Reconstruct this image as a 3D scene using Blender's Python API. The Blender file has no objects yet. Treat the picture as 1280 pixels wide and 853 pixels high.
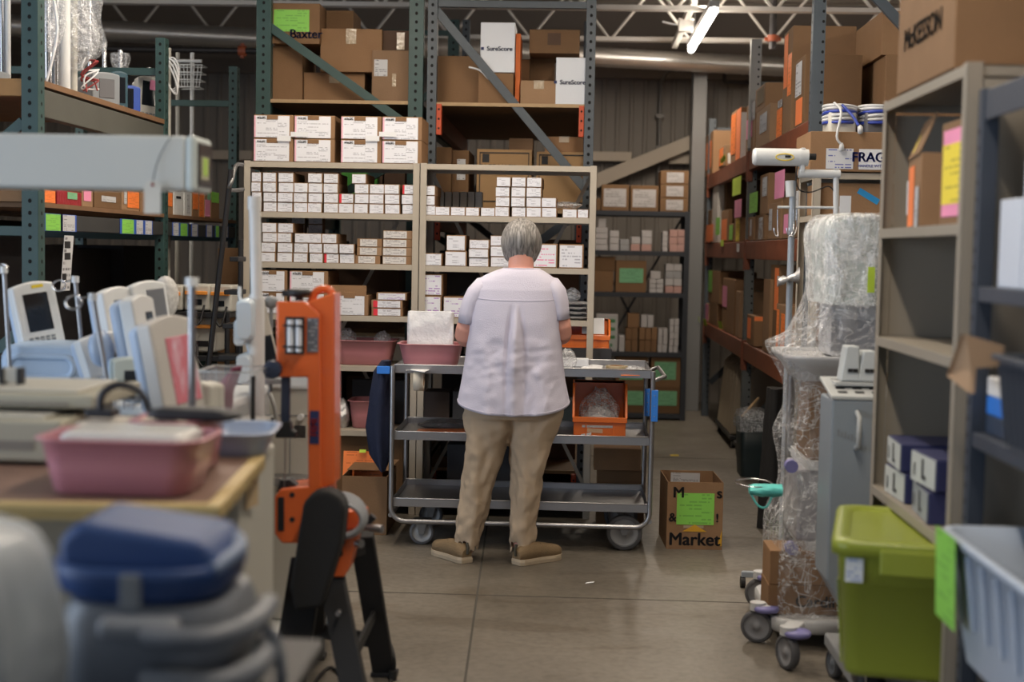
import bpy, bmesh, math, random
from mathutils import Vector, Matrix, Euler, noise
R = math.radians
random.seed(7)
S = bpy.context.scene
C = S.collection
FPX = 50/36*1280
CAMZ = 1.46
# ---------------------------------------------------------------- camera
cd = bpy.data.cameras.new('camera'); cam = bpy.data.objects.new('camera', cd); C.objects.link(cam)
cd.lens = 50; cd.sensor_width = 36; cd.clip_start = .05; cd.clip_end = 100
CR = Matrix.Rotation(R(2.32), 3, 'Z') @ Matrix.Rotation(R(90-3.66), 3, 'X') @ Matrix.Rotation(R(1.1), 3, 'Z')
cam.matrix_world = Matrix.Translation((0, 0, CAMZ)) @ CR.to_4x4()
cd.dof.use_dof = True; cd.dof.focus_distance = 6.9; cd.dof.aperture_fstop = 2.0
S.camera = cam
def ray(px, py): return CR @ Vector(((px-640)/FPX, -(py-426.5)/FPX, -1))
def P(px, py, Y):
    d = ray(px, py); return Vector((0, 0, CAMZ)) + d*(Y/d.y)
def PXp(px, py, X):
    d = ray(px, py); return Vector((0, 0, CAMZ)) + d*(X/d.x)
def PZp(px, py, Z):
    d = ray(px, py); return Vector((0, 0, CAMZ)) + d*((Z-CAMZ)/d.z)
# ---------------------------------------------------------------- materials
MATS = {}
def nodes_of(m):
    m.use_nodes = True
    return m.node_tree.nodes, m.node_tree.links
def mat(name, col, rough=.6, metal=0, var=.12, vscale=6, bump=0, bscale=60, coat=0, sub=0, spec=.5, alpha=1, trans=0):
    if name in MATS: return MATS[name]
    m = bpy.data.materials.new(name); N, L = nodes_of(m); b = N['Principled BSDF']
    b.inputs['Roughness'].default_value = rough; b.inputs['Metallic'].default_value = metal
    b.inputs['Coat Weight'].default_value = coat; b.inputs['Specular IOR Level'].default_value = spec
    b.inputs['Alpha'].default_value = alpha; b.inputs['Transmission Weight'].default_value = trans
    if sub: b.inputs['Subsurface Weight'].default_value = sub; b.inputs['Subsurface Radius'].default_value = (.02, .008, .005)
    tc = N.new('ShaderNodeTexCoord'); nz = N.new('ShaderNodeTexNoise'); nz.inputs['Scale'].default_value = vscale; nz.inputs['Detail'].default_value = 4
    L.new(tc.outputs['Object'], nz.inputs['Vector'])
    mx = N.new('ShaderNodeMix'); mx.data_type = 'RGBA'
    c = Vector(col[:3])
    mx.inputs[6].default_value = (*(c*(1-var)), 1); mx.inputs[7].default_value = (*[min(1, v*(1+var)) for v in c], 1)
    L.new(nz.outputs['Fac'], mx.inputs[0]); L.new(mx.outputs[2], b.inputs['Base Color'])
    if bump:
        n2 = N.new('ShaderNodeTexNoise'); n2.inputs['Scale'].default_value = bscale; n2.inputs['Detail'].default_value = 5
        L.new(tc.outputs['Object'], n2.inputs['Vector'])
        bp = N.new('ShaderNodeBump'); bp.inputs['Strength'].default_value = bump; bp.inputs['Distance'].default_value = .01
        L.new(n2.outputs['Fac'], bp.inputs['Height']); L.new(bp.outputs['Normal'], b.inputs['Normal'])
    MATS[name] = m; return m
def math_node(N, L, op, a, b=None):
    n = N.new('ShaderNodeMath'); n.operation = op
    for i, v in enumerate((a, b)):
        if v is None: continue
        if hasattr(v, 'links'): L.new(v, n.inputs[i])
        else: n.inputs[i].default_value = v
    return n.outputs[0]
def printed(name, base, ink=(.03, .03, .05), rows=8, chars=30, fill=.5, amount=.8, rough=.5, side=None, seed=0):
    """a sheet with rows of small print on it; side = coloured strip along its left edge"""
    if name in MATS: return MATS[name]
    m = bpy.data.materials.new(name); N, L = nodes_of(m); b = N['Principled BSDF']; b.inputs['Roughness'].default_value = rough
    tc = N.new('ShaderNodeTexCoord'); sp = N.new('ShaderNodeSeparateXYZ'); L.new(tc.outputs['UV'], sp.inputs[0])
    u, v = sp.outputs[0], sp.outputs[1]
    r = math_node(N, L, 'MULTIPLY', v, rows); fr = math_node(N, L, 'FRACT', r); fl = math_node(N, L, 'FLOOR', r)
    line = math_node(N, L, 'MULTIPLY', math_node(N, L, 'GREATER_THAN', fr, .3), math_node(N, L, 'LESS_THAN', fr, .72))
    cm = N.new('ShaderNodeCombineXYZ'); L.new(math_node(N, L, 'FLOOR', math_node(N, L, 'MULTIPLY', u, chars)), cm.inputs[0]); L.new(fl, cm.inputs[1]); cm.inputs[2].default_value = seed
    wn = N.new('ShaderNodeTexWhiteNoise'); L.new(cm.outputs[0], wn.inputs[0])
    c2 = N.new('ShaderNodeCombineXYZ'); L.new(math_node(N, L, 'FLOOR', math_node(N, L, 'MULTIPLY', u, 3)), c2.inputs[0]); L.new(fl, c2.inputs[1]); c2.inputs[2].default_value = seed+5
    w2 = N.new('ShaderNodeTexWhiteNoise'); L.new(c2.outputs[0], w2.inputs[0])
    k = math_node(N, L, 'MULTIPLY', line, math_node(N, L, 'LESS_THAN', wn.outputs[0], .72))
    k = math_node(N, L, 'MULTIPLY', k, math_node(N, L, 'LESS_THAN', w2.outputs[0], fill))
    k = math_node(N, L, 'MULTIPLY', k, math_node(N, L, 'MULTIPLY', math_node(N, L, 'GREATER_THAN', u, .08), math_node(N, L, 'LESS_THAN', u, .93)))
    k = math_node(N, L, 'MULTIPLY', k, amount)
    mx = N.new('ShaderNodeMix'); mx.data_type = 'RGBA'; mx.inputs[6].default_value = (*base, 1); mx.inputs[7].default_value = (*ink, 1); L.new(k, mx.inputs[0])
    out = mx.outputs[2]
    if side:
        m2 = N.new('ShaderNodeMix'); m2.data_type = 'RGBA'; L.new(out, m2.inputs[6]); m2.inputs[7].default_value = (*side, 1)
        L.new(math_node(N, L, 'LESS_THAN', u, .16 if side[0] < .75 else .045), m2.inputs[0]); out = m2.outputs[2]
    L.new(out, b.inputs['Base Color']); MATS[name] = m; return m
def wrapmat(name, tint=(.9, .92, .95), opac=.25, rough=.12, scale=14, milk=.3, crease_glint=0):
    """crumpled clear film: see-through, with crease highlights painted in as opaque lines"""
    if name in MATS: return MATS[name]
    m = bpy.data.materials.new(name); N, L = nodes_of(m); b = N['Principled BSDF']
    b.inputs['Base Color'].default_value = (*tint, 1); b.inputs['Roughness'].default_value = rough; b.inputs['Specular IOR Level'].default_value = 1
    tc = N.new('ShaderNodeTexCoord'); mp = N.new('ShaderNodeMapping'); mp.inputs['Scale'].default_value = (1, 1, .55); mp.inputs['Rotation'].default_value = (.5, .4, 0)
    L.new(tc.outputs['Object'], mp.inputs[0])
    nz = N.new('ShaderNodeTexNoise'); nz.inputs['Scale'].default_value = scale; nz.inputs['Detail'].default_value = 6; nz.inputs['Distortion'].default_value = 1.2; L.new(mp.outputs[0], nz.inputs['Vector'])
    vo = N.new('ShaderNodeTexVoronoi'); vo.inputs['Scale'].default_value = scale*1.3; L.new(mp.outputs[0], vo.inputs['Vector'])
    h = math_node(N, L, 'ADD', nz.outputs['Fac'], math_node(N, L, 'MULTIPLY', vo.outputs['Distance'], .6))
    bp = N.new('ShaderNodeBump'); bp.inputs['Strength'].default_value = 1; bp.inputs['Distance'].default_value = .03; L.new(h, bp.inputs['Height']); L.new(bp.outputs[0], b.inputs['Normal'])
    cr = N.new('ShaderNodeValToRGB'); cr.color_ramp.elements[0].position = .45; cr.color_ramp.elements[0].color = (0, 0, 0, 1); cr.color_ramp.elements[1].position = .75; L.new(nz.outputs['Fac'], cr.inputs[0])
    a = math_node(N, L, 'ADD', math_node(N, L, 'MULTIPLY', cr.outputs[0], milk), opac)
    if crease_glint:  # painted glints: thin opaque streaks instead of reflected light
        for k, (st, sd) in enumerate((((.8, .8, 2.2), .9), ((1.6, 1.6, .6), 2.0))):
            m2 = N.new('ShaderNodeMapping'); m2.inputs['Scale'].default_value = st; m2.inputs['Rotation'].default_value = (.3+sd, .7*sd, .2); L.new(tc.outputs['Object'], m2.inputs[0])
            n2 = N.new('ShaderNodeTexNoise'); n2.inputs['Scale'].default_value = scale*.9; n2.inputs['Detail'].default_value = 5; n2.inputs['Distortion'].default_value = sd; L.new(m2.outputs[0], n2.inputs['Vector'])
            d = math_node(N, L, 'ABSOLUTE', math_node(N, L, 'SUBTRACT', n2.outputs['Fac'], .5)); r_ = N.new('ShaderNodeMapRange'); r_.inputs['From Min'].default_value = .028; r_.inputs['From Max'].default_value = .0; L.new(d, r_.inputs[0])
            a = math_node(N, L, 'ADD', a, math_node(N, L, 'MULTIPLY', r_.outputs[0], crease_glint))
    L.new(a, b.inputs['Alpha']); MATS[name] = m; return m
def emis(name, col, s):
    if name in MATS: return MATS[name]
    m = bpy.data.materials.new(name); N, L = nodes_of(m); b = N['Principled BSDF']
    b.inputs['Emission Color'].default_value = (*col, 1); b.inputs['Emission Strength'].default_value = s; b.inputs['Base Color'].default_value = (*col, 1)
    MATS[name] = m; return m
kraft = [mat('cardboard_%d' % i, c, .8, 0, .1, 9, .15, 120, spec=.2) for i, c in enumerate([(.275, .16, .085), (.225, .13, .068), (.32, .20, .115), (.17, .098, .05), (.26, .165, .10)])]
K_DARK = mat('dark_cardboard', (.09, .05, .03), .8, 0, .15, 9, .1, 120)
BEIGE = mat('beige_enamel', (.42, .37, .30), .45, 0, .05, 3, .02, 200)
GREEN_R = mat('rack_green_enamel', (.03, .07, .066), .45, 0, .2, 8, .05, 90)
GREY_R = mat('rack_grey_enamel', (.07, .085, .10), .45, 0, .2, 8, .05, 90)
ORANGE_R = mat('rack_rust_orange', (.20, .055, .022), .5, 0, .5, 9, .08, 60)
ORANGE_B = mat('beam_end_orange', (.5, .07, .02), .5, 0, .2, 8)
DGREY_R = mat('shelving_charcoal', (.035, .04, .05), .5, 0, .15, 8)
BLACK = mat('black_plastic', (.012, .012, .014), .5, 0, .2, 8)
HOLE = mat('punched_hole_dark', (.004, .004, .004), .9)
STEEL = mat('brushed_steel', (.36, .36, .37), .34, .9, .12, 4, .06, 160)
STEEL_D = mat('dull_steel', (.22, .22, .22), .42, .8, .15, 6, .05, 120)
CHROME = mat('chrome', (.7, .7, .72), .15, 1, .05)
PLY = mat('plywood', (.42, .29, .16), .7, 0, .15, 12, .1, 80)
WHITE_P = mat('white_plastic', (.70, .72, .72), .38, 0, .03)
IVORY = mat('ivory_plastic', (.50, .49, .44), .42, 0, .04)
GREYP = mat('grey_plastic', (.22, .24, .26), .45, 0, .06)
BLUEP = mat('pale_blue_plastic', (.44, .55, .72), .4, 0, .05)
PAPER = mat('white_paper', (.72, .73, .75), .7, 0, .03)
TAPE = mat('clear_tape', (.42, .33, .22), .15, 0, .1, 20, .25, 60, spec=.9)
INK = mat('black_ink', (.01, .01, .012), .6)
NAVY = mat('navy_ink', (.015, .025, .10), .6)
PINKP = mat('dusty_pink_plastic', (.48, .19, .21), .38, 0, .05, coat=.15)
ORANGE_P = mat('orange_plastic', (.75, .16, .015), .35, 0, .06, coat=.2)
ORANGE_PAPER = mat('orange_paper', (.86, .22, .06), .7, 0, .05)
LIME_PAPER = printed('lime_paper', (.25, .62, .09), (.10, .30, .05), 9, 24, .5, .5)
YEL_PAPER = printed('yellow_paper', (.85, .68, .06), (.2, .15, .02), 9, 24, .5, .5)
YGREEN_PAPER = mat('yellow_green_paper', (.55, .75, .06), .7)
PINK_PAPER = mat('pink_paper', (.80, .28, .45), .7)
MINT_PAPER = printed('mint_paper', (.20, .48, .26), (.05, .16, .09), 8, 24, .5, .4)
OPRINT = printed('orange_sheet_printed', (.95, .24, .05), (.45, .08, .01), 10, 26, .5, .5)
LBL = [printed('carton_label_%d' % i, (.72, .73, .78), (.10, .10, .16), 7, 22, .36, .5, seed=i) for i in range(3)]
LBL_RED = printed('carton_label_red', (.72, .73, .78), (.12, .1, .15), 7, 22, .3, .75, side=(.70, .03, .05))
LBL_BIG = [printed('big_label_%d' % i, (.74, .75, .80), (.08, .08, .12), 13, 46, .34, .55, side=(.8, .45, .55), seed=i) for i in range(3)]
LBL_VIO = printed('violet_label', (.72, .73, .78), (.3, .08, .45), 8, 26, .4, .8, seed=4)
LBL_GREY = printed('shipping_label', (.55, .56, .58), (.08, .08, .1), 9, 26, .5, .8, seed=9)
FILM = wrapmat('clear_film', opac=.10, milk=.35)
FILM_W = wrapmat('milky_film', opac=.42, milk=.5, scale=9)
BAG = wrapmat('poly_bag', opac=.14, milk=.35, scale=26, crease_glint=.45)
# ---------------------------------------------------------------- mesh builder
class MB:
    def __init__(s): s.v = []; s.f = []; s.mi = []; s.uv = {}; s.sm = []
    def add(s, vs, fs, mi=0, uvs=None, smooth=False):
        o = len(s.v); s.v += [Vector(v) for v in vs]
        for k, f in enumerate(fs):
            if uvs and uvs[k]: s.uv[len(s.f)] = uvs[k]
            s.f.append([i+o for i in f]); s.mi.append(mi); s.sm.append(smooth)
        return s
    def box(s, x0, x1, y0, y1, z0, z1, mi=0, M=None):
        vs = [Vector((x, y, z)) for z in (z0, z1) for y in (y0, y1) for x in (x0, x1)]
        if M is not None: vs = [M @ v for v in vs]
        return s.add(vs, [(0, 2, 3, 1), (4, 5, 7, 6), (0, 1, 5, 4), (1, 3, 7, 5), (3, 2, 6, 7), (2, 0, 4, 6)], mi)
    def bar(s, a, b, w, d, mi=0, up=(0, 0, 1)):
        a = Vector(a); b = Vector(b); t = (b-a).normalized(); u = Vector(up)
        if abs(t.dot(u)) > .98: u = Vector((0, 1, 0))
        r = t.cross(u).normalized(); u = r.cross(t)
        M = Matrix((r, t, u)).transposed().to_4x4(); M.translation = a
        return s.box(-w/2, w/2, 0, (b-a).length, -d/2, d/2, mi, M)
    def cyl(s, a, b, r0, r1=None, n=16, mi=0, cap=True):
        a = Vector(a); b = Vector(b); r1 = r0 if r1 is None else r1
        t = (b-a).normalized(); u = Vector((0, 0, 1)) if abs(t.z) < .9 else Vector((1, 0, 0))
        x = t.cross(u).normalized(); y = t.cross(x); vs = []
        for c, r in ((a, r0), (b, r1)):
            for i in range(n): th = 2*math.pi*i/n; vs.append(c+x*r*math.cos(th)+y*r*math.sin(th))
        s.add(vs, [(i, (i+1) % n, n+(i+1) % n, n+i) for i in range(n)], mi, smooth=True)
        if cap:
            s.add(vs[:n], [tuple(range(n))[::-1]], mi); s.add(vs[n:], [tuple(range(n))], mi)
        return s
    def tube(s, pts, r, n=8, mi=0, closed=False, sub=0):
        pts = [Vector(p) for p in pts]
        if sub:
            q = []; m = len(pts)
            for i in range(m if closed else m-1):
                p0 = pts[(i-1) % m] if closed or i > 0 else pts[i]; p1 = pts[i]; p2 = pts[(i+1) % m]
                p3 = pts[(i+2) % m] if closed or i+2 < m else p2
                for k in range(sub):
                    t = k/sub
                    q.append(.5*((2*p1)+(p2-p0)*t+(2*p0-5*p1+4*p2-p3)*t*t+(3*p1-p0-3*p2+p3)*t**3))
            if not closed: q.append(pts[-1])
            if isinstance(r, (list, tuple)):
                r0 = list(r); L = len(r0); r = []
                for i in range(L if closed else L-1):
                    for k in range(sub): r.append(r0[i]+(r0[(i+1) % L]-r0[i])*k/sub)
                if not closed: r.append(r0[-1])
            pts = q
        m = len(pts); vs = []; pr = None
        for i, p in enumerate(pts):
            a = pts[(i-1) % m] if closed or i > 0 else p; b = pts[(i+1) % m] if closed or i < m-1 else p
            t = (b-a).normalized()
            if pr is None: u = Vector((0, 0, 1)) if abs(t.z) < .9 else Vector((1, 0, 0)); x = t.cross(u).normalized()
            else: x = (pr-t*pr.dot(t)).normalized()
            pr = x; y = t.cross(x); rr = r[i] if isinstance(r, (list, tuple)) else r
            for k in range(n): th = 2*math.pi*k/n; vs.append(p+x*rr*math.cos(th)+y*rr*math.sin(th))
        fs = []
        for i in range(m if closed else m-1):
            for k in range(n):
                j = (i+1) % m; fs.append((i*n+k, j*n+k, j*n+(k+1) % n, i*n+(k+1) % n))
        s.add(vs, fs, mi, smooth=True)
        if not closed: s.add(vs[:n], [tuple(range(n))], mi); s.add(vs[-n:], [tuple(range(n))[::-1]], mi)
        return s
    def lathe(s, prof, c=(0, 0, 0), n=24, mi=0, M=None):
        vs = []
        for r, z in prof:
            for k in range(n):
                th = 2*math.pi*k/n; v = Vector((r*math.cos(th), r*math.sin(th), z))
                if M is not None: v = M @ v
                vs.append(v+Vector(c))
        fs = [(i*n+k, i*n+(k+1) % n, (i+1)*n+(k+1) % n, (i+1)*n+k) for i in range(len(prof)-1) for k in range(n)]
        return s.add(vs, fs, mi, smooth=True)
    def loft(s, rings, cap=True, mi=0, smooth=True):
        n = len(rings[0]); vs = [v for r in rings for v in r]
        fs = [(i*n+k, i*n+(k+1) % n, (i+1)*n+(k+1) % n, (i+1)*n+k) for i in range(len(rings)-1) for k in range(n)]
        s.add(vs, fs, mi, smooth=smooth)
        if cap: s.add(rings[0], [tuple(range(n))[::-1]], mi); s.add(rings[-1], [tuple(range(n))], mi)
        return s
    def prism(s, pts, ext, mi=0):
        e = Vector(ext); p = [Vector(q) for q in pts]; n = len(p)
        s.add(p+[q+e for q in p], [tuple(range(n))[::-1], tuple(range(n, 2*n))]+[(i, (i+1) % n, n+(i+1) % n, n+i) for i in range(n)], mi); return s
    def sheet(s, o, u, v, th=.0008, mi=0):
        """a thin sheet of paper or film with print coordinates on its face: o = lower left corner"""
        o = Vector(o); u = Vector(u); v = Vector(v); n = u.cross(v).normalized()*th
        q = [o+n, o+u+n, o+u+v+n, o+v+n, o, o+u, o+u+v, o+v]
        return s.add(q, [(0, 1, 2, 3), (7, 6, 5, 4), (4, 5, 1, 0), (5, 6, 2, 1), (6, 7, 3, 2), (7, 4, 0, 3)], mi, [[(0, 0), (1, 0), (1, 1), (0, 1)]]+[None]*5)
    def build(s, name, mats, parent=None, origin=(0, 0, 0), bevel=0, seg=2):
        me = bpy.data.meshes.new(name); o = Vector(origin)
        me.from_pydata([v-o for v in s.v], [], s.f)
        for m in (mats if isinstance(mats, (list, tuple)) else [mats]): me.materials.append(m)
        me.polygons.foreach_set('material_index', s.mi); me.polygons.foreach_set('use_smooth', s.sm)
        if s.uv:
            L = me.uv_layers.new(name='UVMap')
            for fi, uvs in s.uv.items():
                for li, uv in zip(me.polygons[fi].loop_indices, uvs): L.data[li].uv = uv
        me.update()
        ob = bpy.data.objects.new(name, me); C.objects.link(ob)
        if parent is None: ob.location = o
        else: ob.parent = parent
        if bevel:
            b = ob.modifiers.new('bevel', 'BEVEL'); b.width = bevel; b.segments = seg; b.limit_method = 'ANGLE'; b.angle_limit = R(40)
            b.harden_normals = False
        return ob
def tag(o, label, cat, group=None, kind=None):
    o['label'] = label; o['category'] = cat
    if group: o['group'] = group
    if kind: o['kind'] = kind
    return o
class Thing:
    """an Empty at the thing's base; parts are given in world space (or in local space when local=True)"""
    def __init__(s, name, label, cat, loc=(0, 0, 0), rot=0, group=None, local=False):
        s.e = bpy.data.objects.new(name, None); C.objects.link(s.e); s.e.empty_display_size = .1
        s.o = Vector(loc); s.e.location = s.o; s.local = local
        if rot: s.e.rotation_euler = (0, 0, rot)
        tag(s.e, label, cat, group)
    def part(s, name, mb, mats, bevel=0, parent=None, seg=2, label=None):
        ob = mb.build(name, mats, parent or s.e, (0, 0, 0) if s.local else s.o, bevel, seg)
        if label: ob['label'] = label
        return ob
def struct(name, mb, mats, bevel=0):
    o = mb.build(name, mats, None, (0, 0, 0), bevel); o['kind'] = 'structure'; return o
def letters(s, size, loc, rot, m, parent, depth=.0006, name='lettering', align='CENTER', bold=0, sx=1):
    cu = bpy.data.curves.new(name, 'FONT'); cu.body = s; cu.size = size; cu.extrude = depth; cu.align_x = align; cu.align_y = 'CENTER'; cu.offset = 0
    tmp = bpy.data.objects.new('tmp', cu); me = bpy.data.meshes.new_from_object(tmp); bpy.data.objects.remove(tmp); me.name = name
    if bold:      # heavier strokes: the outline repeated a hair's breadth to either side
        bm = bmesh.new(); bm.from_mesh(me); bw = min(bold*1.6, size*.028); ge = bm.verts[:]+bm.edges[:]+bm.faces[:]
        for dx, dy in ((bw, 0), (-bw, 0), (0, bw*.6), (0, -bw*.6)):
            r = bmesh.ops.duplicate(bm, geom=ge); bmesh.ops.translate(bm, verts=[v for v in r['geom'] if isinstance(v, bmesh.types.BMVert)], vec=(dx, dy, depth*.1))
        bm.to_mesh(me); bm.free()
    me.materials.clear(); me.materials.append(m); o = bpy.data.objects.new(name, me); C.objects.link(o); o.parent = parent
    o.location = loc; o.rotation_euler = rot; o.scale = (sx, 1, 1); return o
ORD = ['bottom', 'second', 'third', 'fourth', 'fifth', 'sixth']
NTH = ['first', 'second', 'third', 'fourth', 'fifth', 'sixth', 'seventh', 'eighth', 'ninth', 'tenth', 'eleventh', 'twelfth']
def carton(label, x0, x1, y0, y1, z0, z1, m=None, group=None, rot=0, sheets=(), texts=(), cat='box', name='carton', bevel=.003, tape=False, top=None):
    """a closed carton as one mesh; sheets: (face, u0, u1, v0, v1, material, part name); faces front, left, top"""
    m = m or random.choice(kraft[:3]); cx, cy = (x0+x1)/2, (y0+y1)/2; w, d, h = (x1-x0)/2, (y1-y0)/2, z1-z0
    b = MB(); b.box(-w, w, -d, d, 0, h)
    ob = b.build(name, [m, K_DARK], None, (0, 0, 0), bevel); ob.location = (cx, cy, z0); ob.rotation_euler = (0, 0, rot)
    tag(ob, label, cat, group)
    e = .0015
    def frame(face):
        if face == 'front': return Vector((-w, -d-e, 0)), Vector((2*w, 0, 0)), Vector((0, 0, h)), (R(90), 0, 0)
        if face == 'left': return Vector((-w-e, d, 0)), Vector((0, -2*d, 0)), Vector((0, 0, h)), (R(90), 0, R(-90))
        if face == 'top': return Vector((-w, -d, h+e)), Vector((2*w, 0, 0)), Vector((0, 2*d, 0)), (0, 0, 0)
    if tape:
        t = MB()
        for face in ('front', 'top'):
            o, u, v, _ = frame(face); L = .35 if face == 'front' else 1
            a = .5-.03/u.length; v0 = 1-L if face == 'front' else 0
            t.sheet(o+u*a+v*v0, u*.06/u.length, v*L, .0006)
        t.build('packing_tape', TAPE, ob)
    for i_, sh in enumerate(sheets):
        face, u0, u1, v0, v1, mm, nm = sh[:7]; o, u, v, _ = frame(face); o = o+u.cross(v).normalized()*.0009*i_
        t = MB(); t.sheet(o+u*u0+v*v0, u*(u1-u0), v*(v1-v0)); t.build(nm, mm, ob)
    for tx in texts:
        face, st, uu, vv, size, mm = tx[:6]; o, u, v, rt = frame(face); n = u.cross(v).normalized()
        lo = letters(st, size, o+u*uu+v*vv+n*(.002+.0009*len(sheets)), rt, mm, ob, bold=tx[6] if len(tx) > 6 else 0)
        if len(tx) > 7: lo.rotation_euler = (Euler(rt).to_matrix() @ Matrix.Rotation(tx[7], 3, 'Z')).to_euler()
    return ob
def holes(mb, x, y, z0, z1, face, pitch=.05, r=.009, mi=1):
    """a row of punched holes in a post: face '-y' or '+x' or '-x'"""
    z = z0+pitch/2
    while z < z1:
        vs = []
        for k in range(8):
            a = 2*math.pi*k/8; du, dv = r*math.cos(a), r*1.15*math.sin(a)
            vs.append((x+du, y, z+dv) if face == '-y' else (x, y+du, z+dv))
        mb.add(vs, [tuple(range(8))], mi); z += pitch
def smooth(t): t = max(0, min(1, t)); return t*t*(3-2*t)
# ================================================================ the building
def noise_mix(m, c1, c2, scale, detail=6, lo=.4, hi=.65, dist=0):
    pass
def floor_mat():
    m = bpy.data.materials.new('concrete_floor'); N, L = nodes_of(m); b = N['Principled BSDF']
    tc = N.new('ShaderNodeTexCoord')
    def nz(scale, det, dist=0, st=(1, 1, 1)):
        mp = N.new('ShaderNodeMapping'); mp.inputs['Scale'].default_value = st; L.new(tc.outputs['Object'], mp.inputs[0])
        n = N.new('ShaderNodeTexNoise'); n.inputs['Scale'].default_value = scale; n.inputs['Detail'].default_value = det; n.inputs['Distortion'].default_value = dist; L.new(mp.outputs[0], n.inputs[0]); return n.outputs['Fac']
    r = N.new('ShaderNodeValToRGB'); e = r.color_ramp.elements; e[0].position = .3; e[0].color = (.112, .096, .075, 1); e[1].position = .7; e[1].color = (.215, .190, .157, 1)
    L.new(nz(.9, 8, .6), r.inputs[0])
    r2 = N.new('ShaderNodeValToRGB'); e = r2.color_ramp.elements; e[0].position = .56; e[0].color = (1, 1, 1, 1); e[1].position = .75; e[1].color = (.62, .55, .47, 1)
    L.new(nz(2.4, 10, 1.5, (.5, 1.6, 1)), r2.inputs[0])
    r3 = N.new('ShaderNodeValToRGB'); e = r3.color_ramp.elements; e[0].position = .35; e[0].color = (.8, .8, .8, 1); e[1].position = .6; e[1].color = (1.05, 1.05, 1.05, 1)
    L.new(nz(30, 6), r3.inputs[0])
    def mul(a, bb):
        x = N.new('ShaderNodeMix'); x.data_type = 'RGBA'; x.blend_type = 'MULTIPLY'; x.inputs[0].default_value = 1; L.new(a, x.inputs[6]); L.new(bb, x.inputs[7]); return x.outputs[2]
    L.new(mul(mul(r.outputs[0], r2.outputs[0]), r3.outputs[0]), b.inputs['Base Color'])
    rr = N.new('ShaderNodeMapRange'); rr.inputs['To Min'].default_value = .28; rr.inputs['To Max'].default_value = .6; L.new(nz(3, 6), rr.inputs[0]); L.new(rr.outputs[0], b.inputs['Roughness'])
    bp = N.new('ShaderNodeBump'); bp.inputs['Strength'].default_value = .12; bp.inputs['Distance'].default_value = .01; L.new(nz(45, 6), bp.inputs['Height']); L.new(bp.outputs[0], b.inputs['Normal'])
    return m
JOINT = mat('floor_joint_filler', (.06, .055, .045), .8)
fl = MB(); fl.box(-6, 7, -5, 14.2, -.2, 0); struct('floor', fl, floor_mat())
# saw-cut control joints in the slab
j = MB()
a = PZp(625, 745, 0); b_ = PZp(950, 755, 0)
j.box(-6, 7, a.y-.004, a.y+.004, 0, .0012)
j.box(-6, 7, a.y+4.2, a.y+4.208, 0, .0012)
p0 = PZp(604, 690, 0); p1 = PZp(581, 853, 0); dd = (p1-p0).normalized()
j.bar(p0-dd*6, p0+dd*7, .009, .0024)
struct('trim_1', j, JOINT)
WALLM = mat('ribbed_wall_panel', (.21, .185, .16), .6, 0, .06, .8)
WALLU = mat('upper_wall_board', (.19, .16, .135), .85, 0, .08, .8)
WALLD = mat('side_wall_dark', (.10, .095, .09), .8, 0, .1, .8)
TRIMW = mat('girt_cream', (.48, .41, .33), .6, 0, .08, 2)
WY = 14.0
w = MB(); x = -6.0
pts = []
while x < 7:
    pts += [(x, WY), (x+.05, WY), (x+.062, WY-.013), (x+.088, WY-.013), (x+.1, WY)]; x += .135
vs = []
for (a, b_) in pts: vs += [(a, b_, 0), (a, b_, 3.16)]
w.add(vs, [(2*i, 2*i+2, 2*i+3, 2*i+1) for i in range(len(pts)-1)], 0)
w.box(-6, 7, WY+.01, WY+.2, 0, 3.9, 0)
w.box(-6, 7, WY-.08, WY+.01, 3.14, 3.9, 1)
struct('wall_back', w, [WALLM, WALLU])
w = MB(); w.box(-6.2, -6, 4.2, 14.2, 0, 3.9); w.box(-6.2, -6, -5, -3.4, 0, 3.9); w.box(-6.2, -6, -3.4, 4.2, 3.3, 3.9); struct('wall_left', w, WALLD)
w = MB(); w.box(7, 7.2, -5, 14.2, 0, 3.9); struct('wall_right', w, WALLD)
w = MB(); w.box(-6, -1.2, -5.2, -5, 0, 3.9); w.box(3.2, 7, -5.2, -5, 0, 3.9); w.box(-1.2, 3.2, -5.2, -5, 3.3, 3.9); struct('wall_rear', w, WALLD)
# corrugated roof deck
DECK = mat('roof_deck_grey', (.26, .23, .20), .6, 0, .08, 2)
w = MB(); pts = []; y = -5
while y < 14:
    pts += [(y, 3.82), (y+.09, 3.82), (y+.11, 3.78), (y+.17, 3.78), (y+.19, 3.82)]; y += .2
vs = []
for (a, b_) in pts: vs += [(-6, a, b_), (7, a, b_)]
w.add(vs, [(2*i, 2*i+1, 2*i+3, 2*i+2) for i in range(len(pts)-1)])
w.box(-6, 7, -5, 14.2, 3.85, 3.95)
struct('ceiling', w, DECK)
# girts, brace and building column on the back wall
q = MB()
z = P(765, 196, WY-.1).z
q.box(P(742, 196, WY).x-.2, P(789, 196, WY).x, WY-.14, WY-.031, z-.045, z+.045)
q.box(P(835, 205, WY).x, 6.9, WY-.14, WY-.031, z-.06, z+.03)
q.box(P(205, 190, WY).x, P(318, 190, WY).x, WY-.14, WY-.031, z-.09, z+.0)
struct('trim_2', q, TRIMW, .004)
q = MB(); a = P(700, 245, WY-.22); b_ = P(878, 172, WY-.22); q.bar(a, b_, .03, .13, up=(0, 0, 1)); struct('trim_3', q, TRIMW, .004)
cm_ = mat('column_grey', (.24, .24, .24), .55, 0, .05, 2)
q = MB(); x0 = P(859, 400, 13.2).x; x1 = P(876, 400, 13.2).x; q.box(x0, x1, 13.2, 13.45, 0, 3.16); struct('trim_4', q, cm_, .004)
DOORP = mat('brown_panel', (.09, .07, .06), .7)
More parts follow.
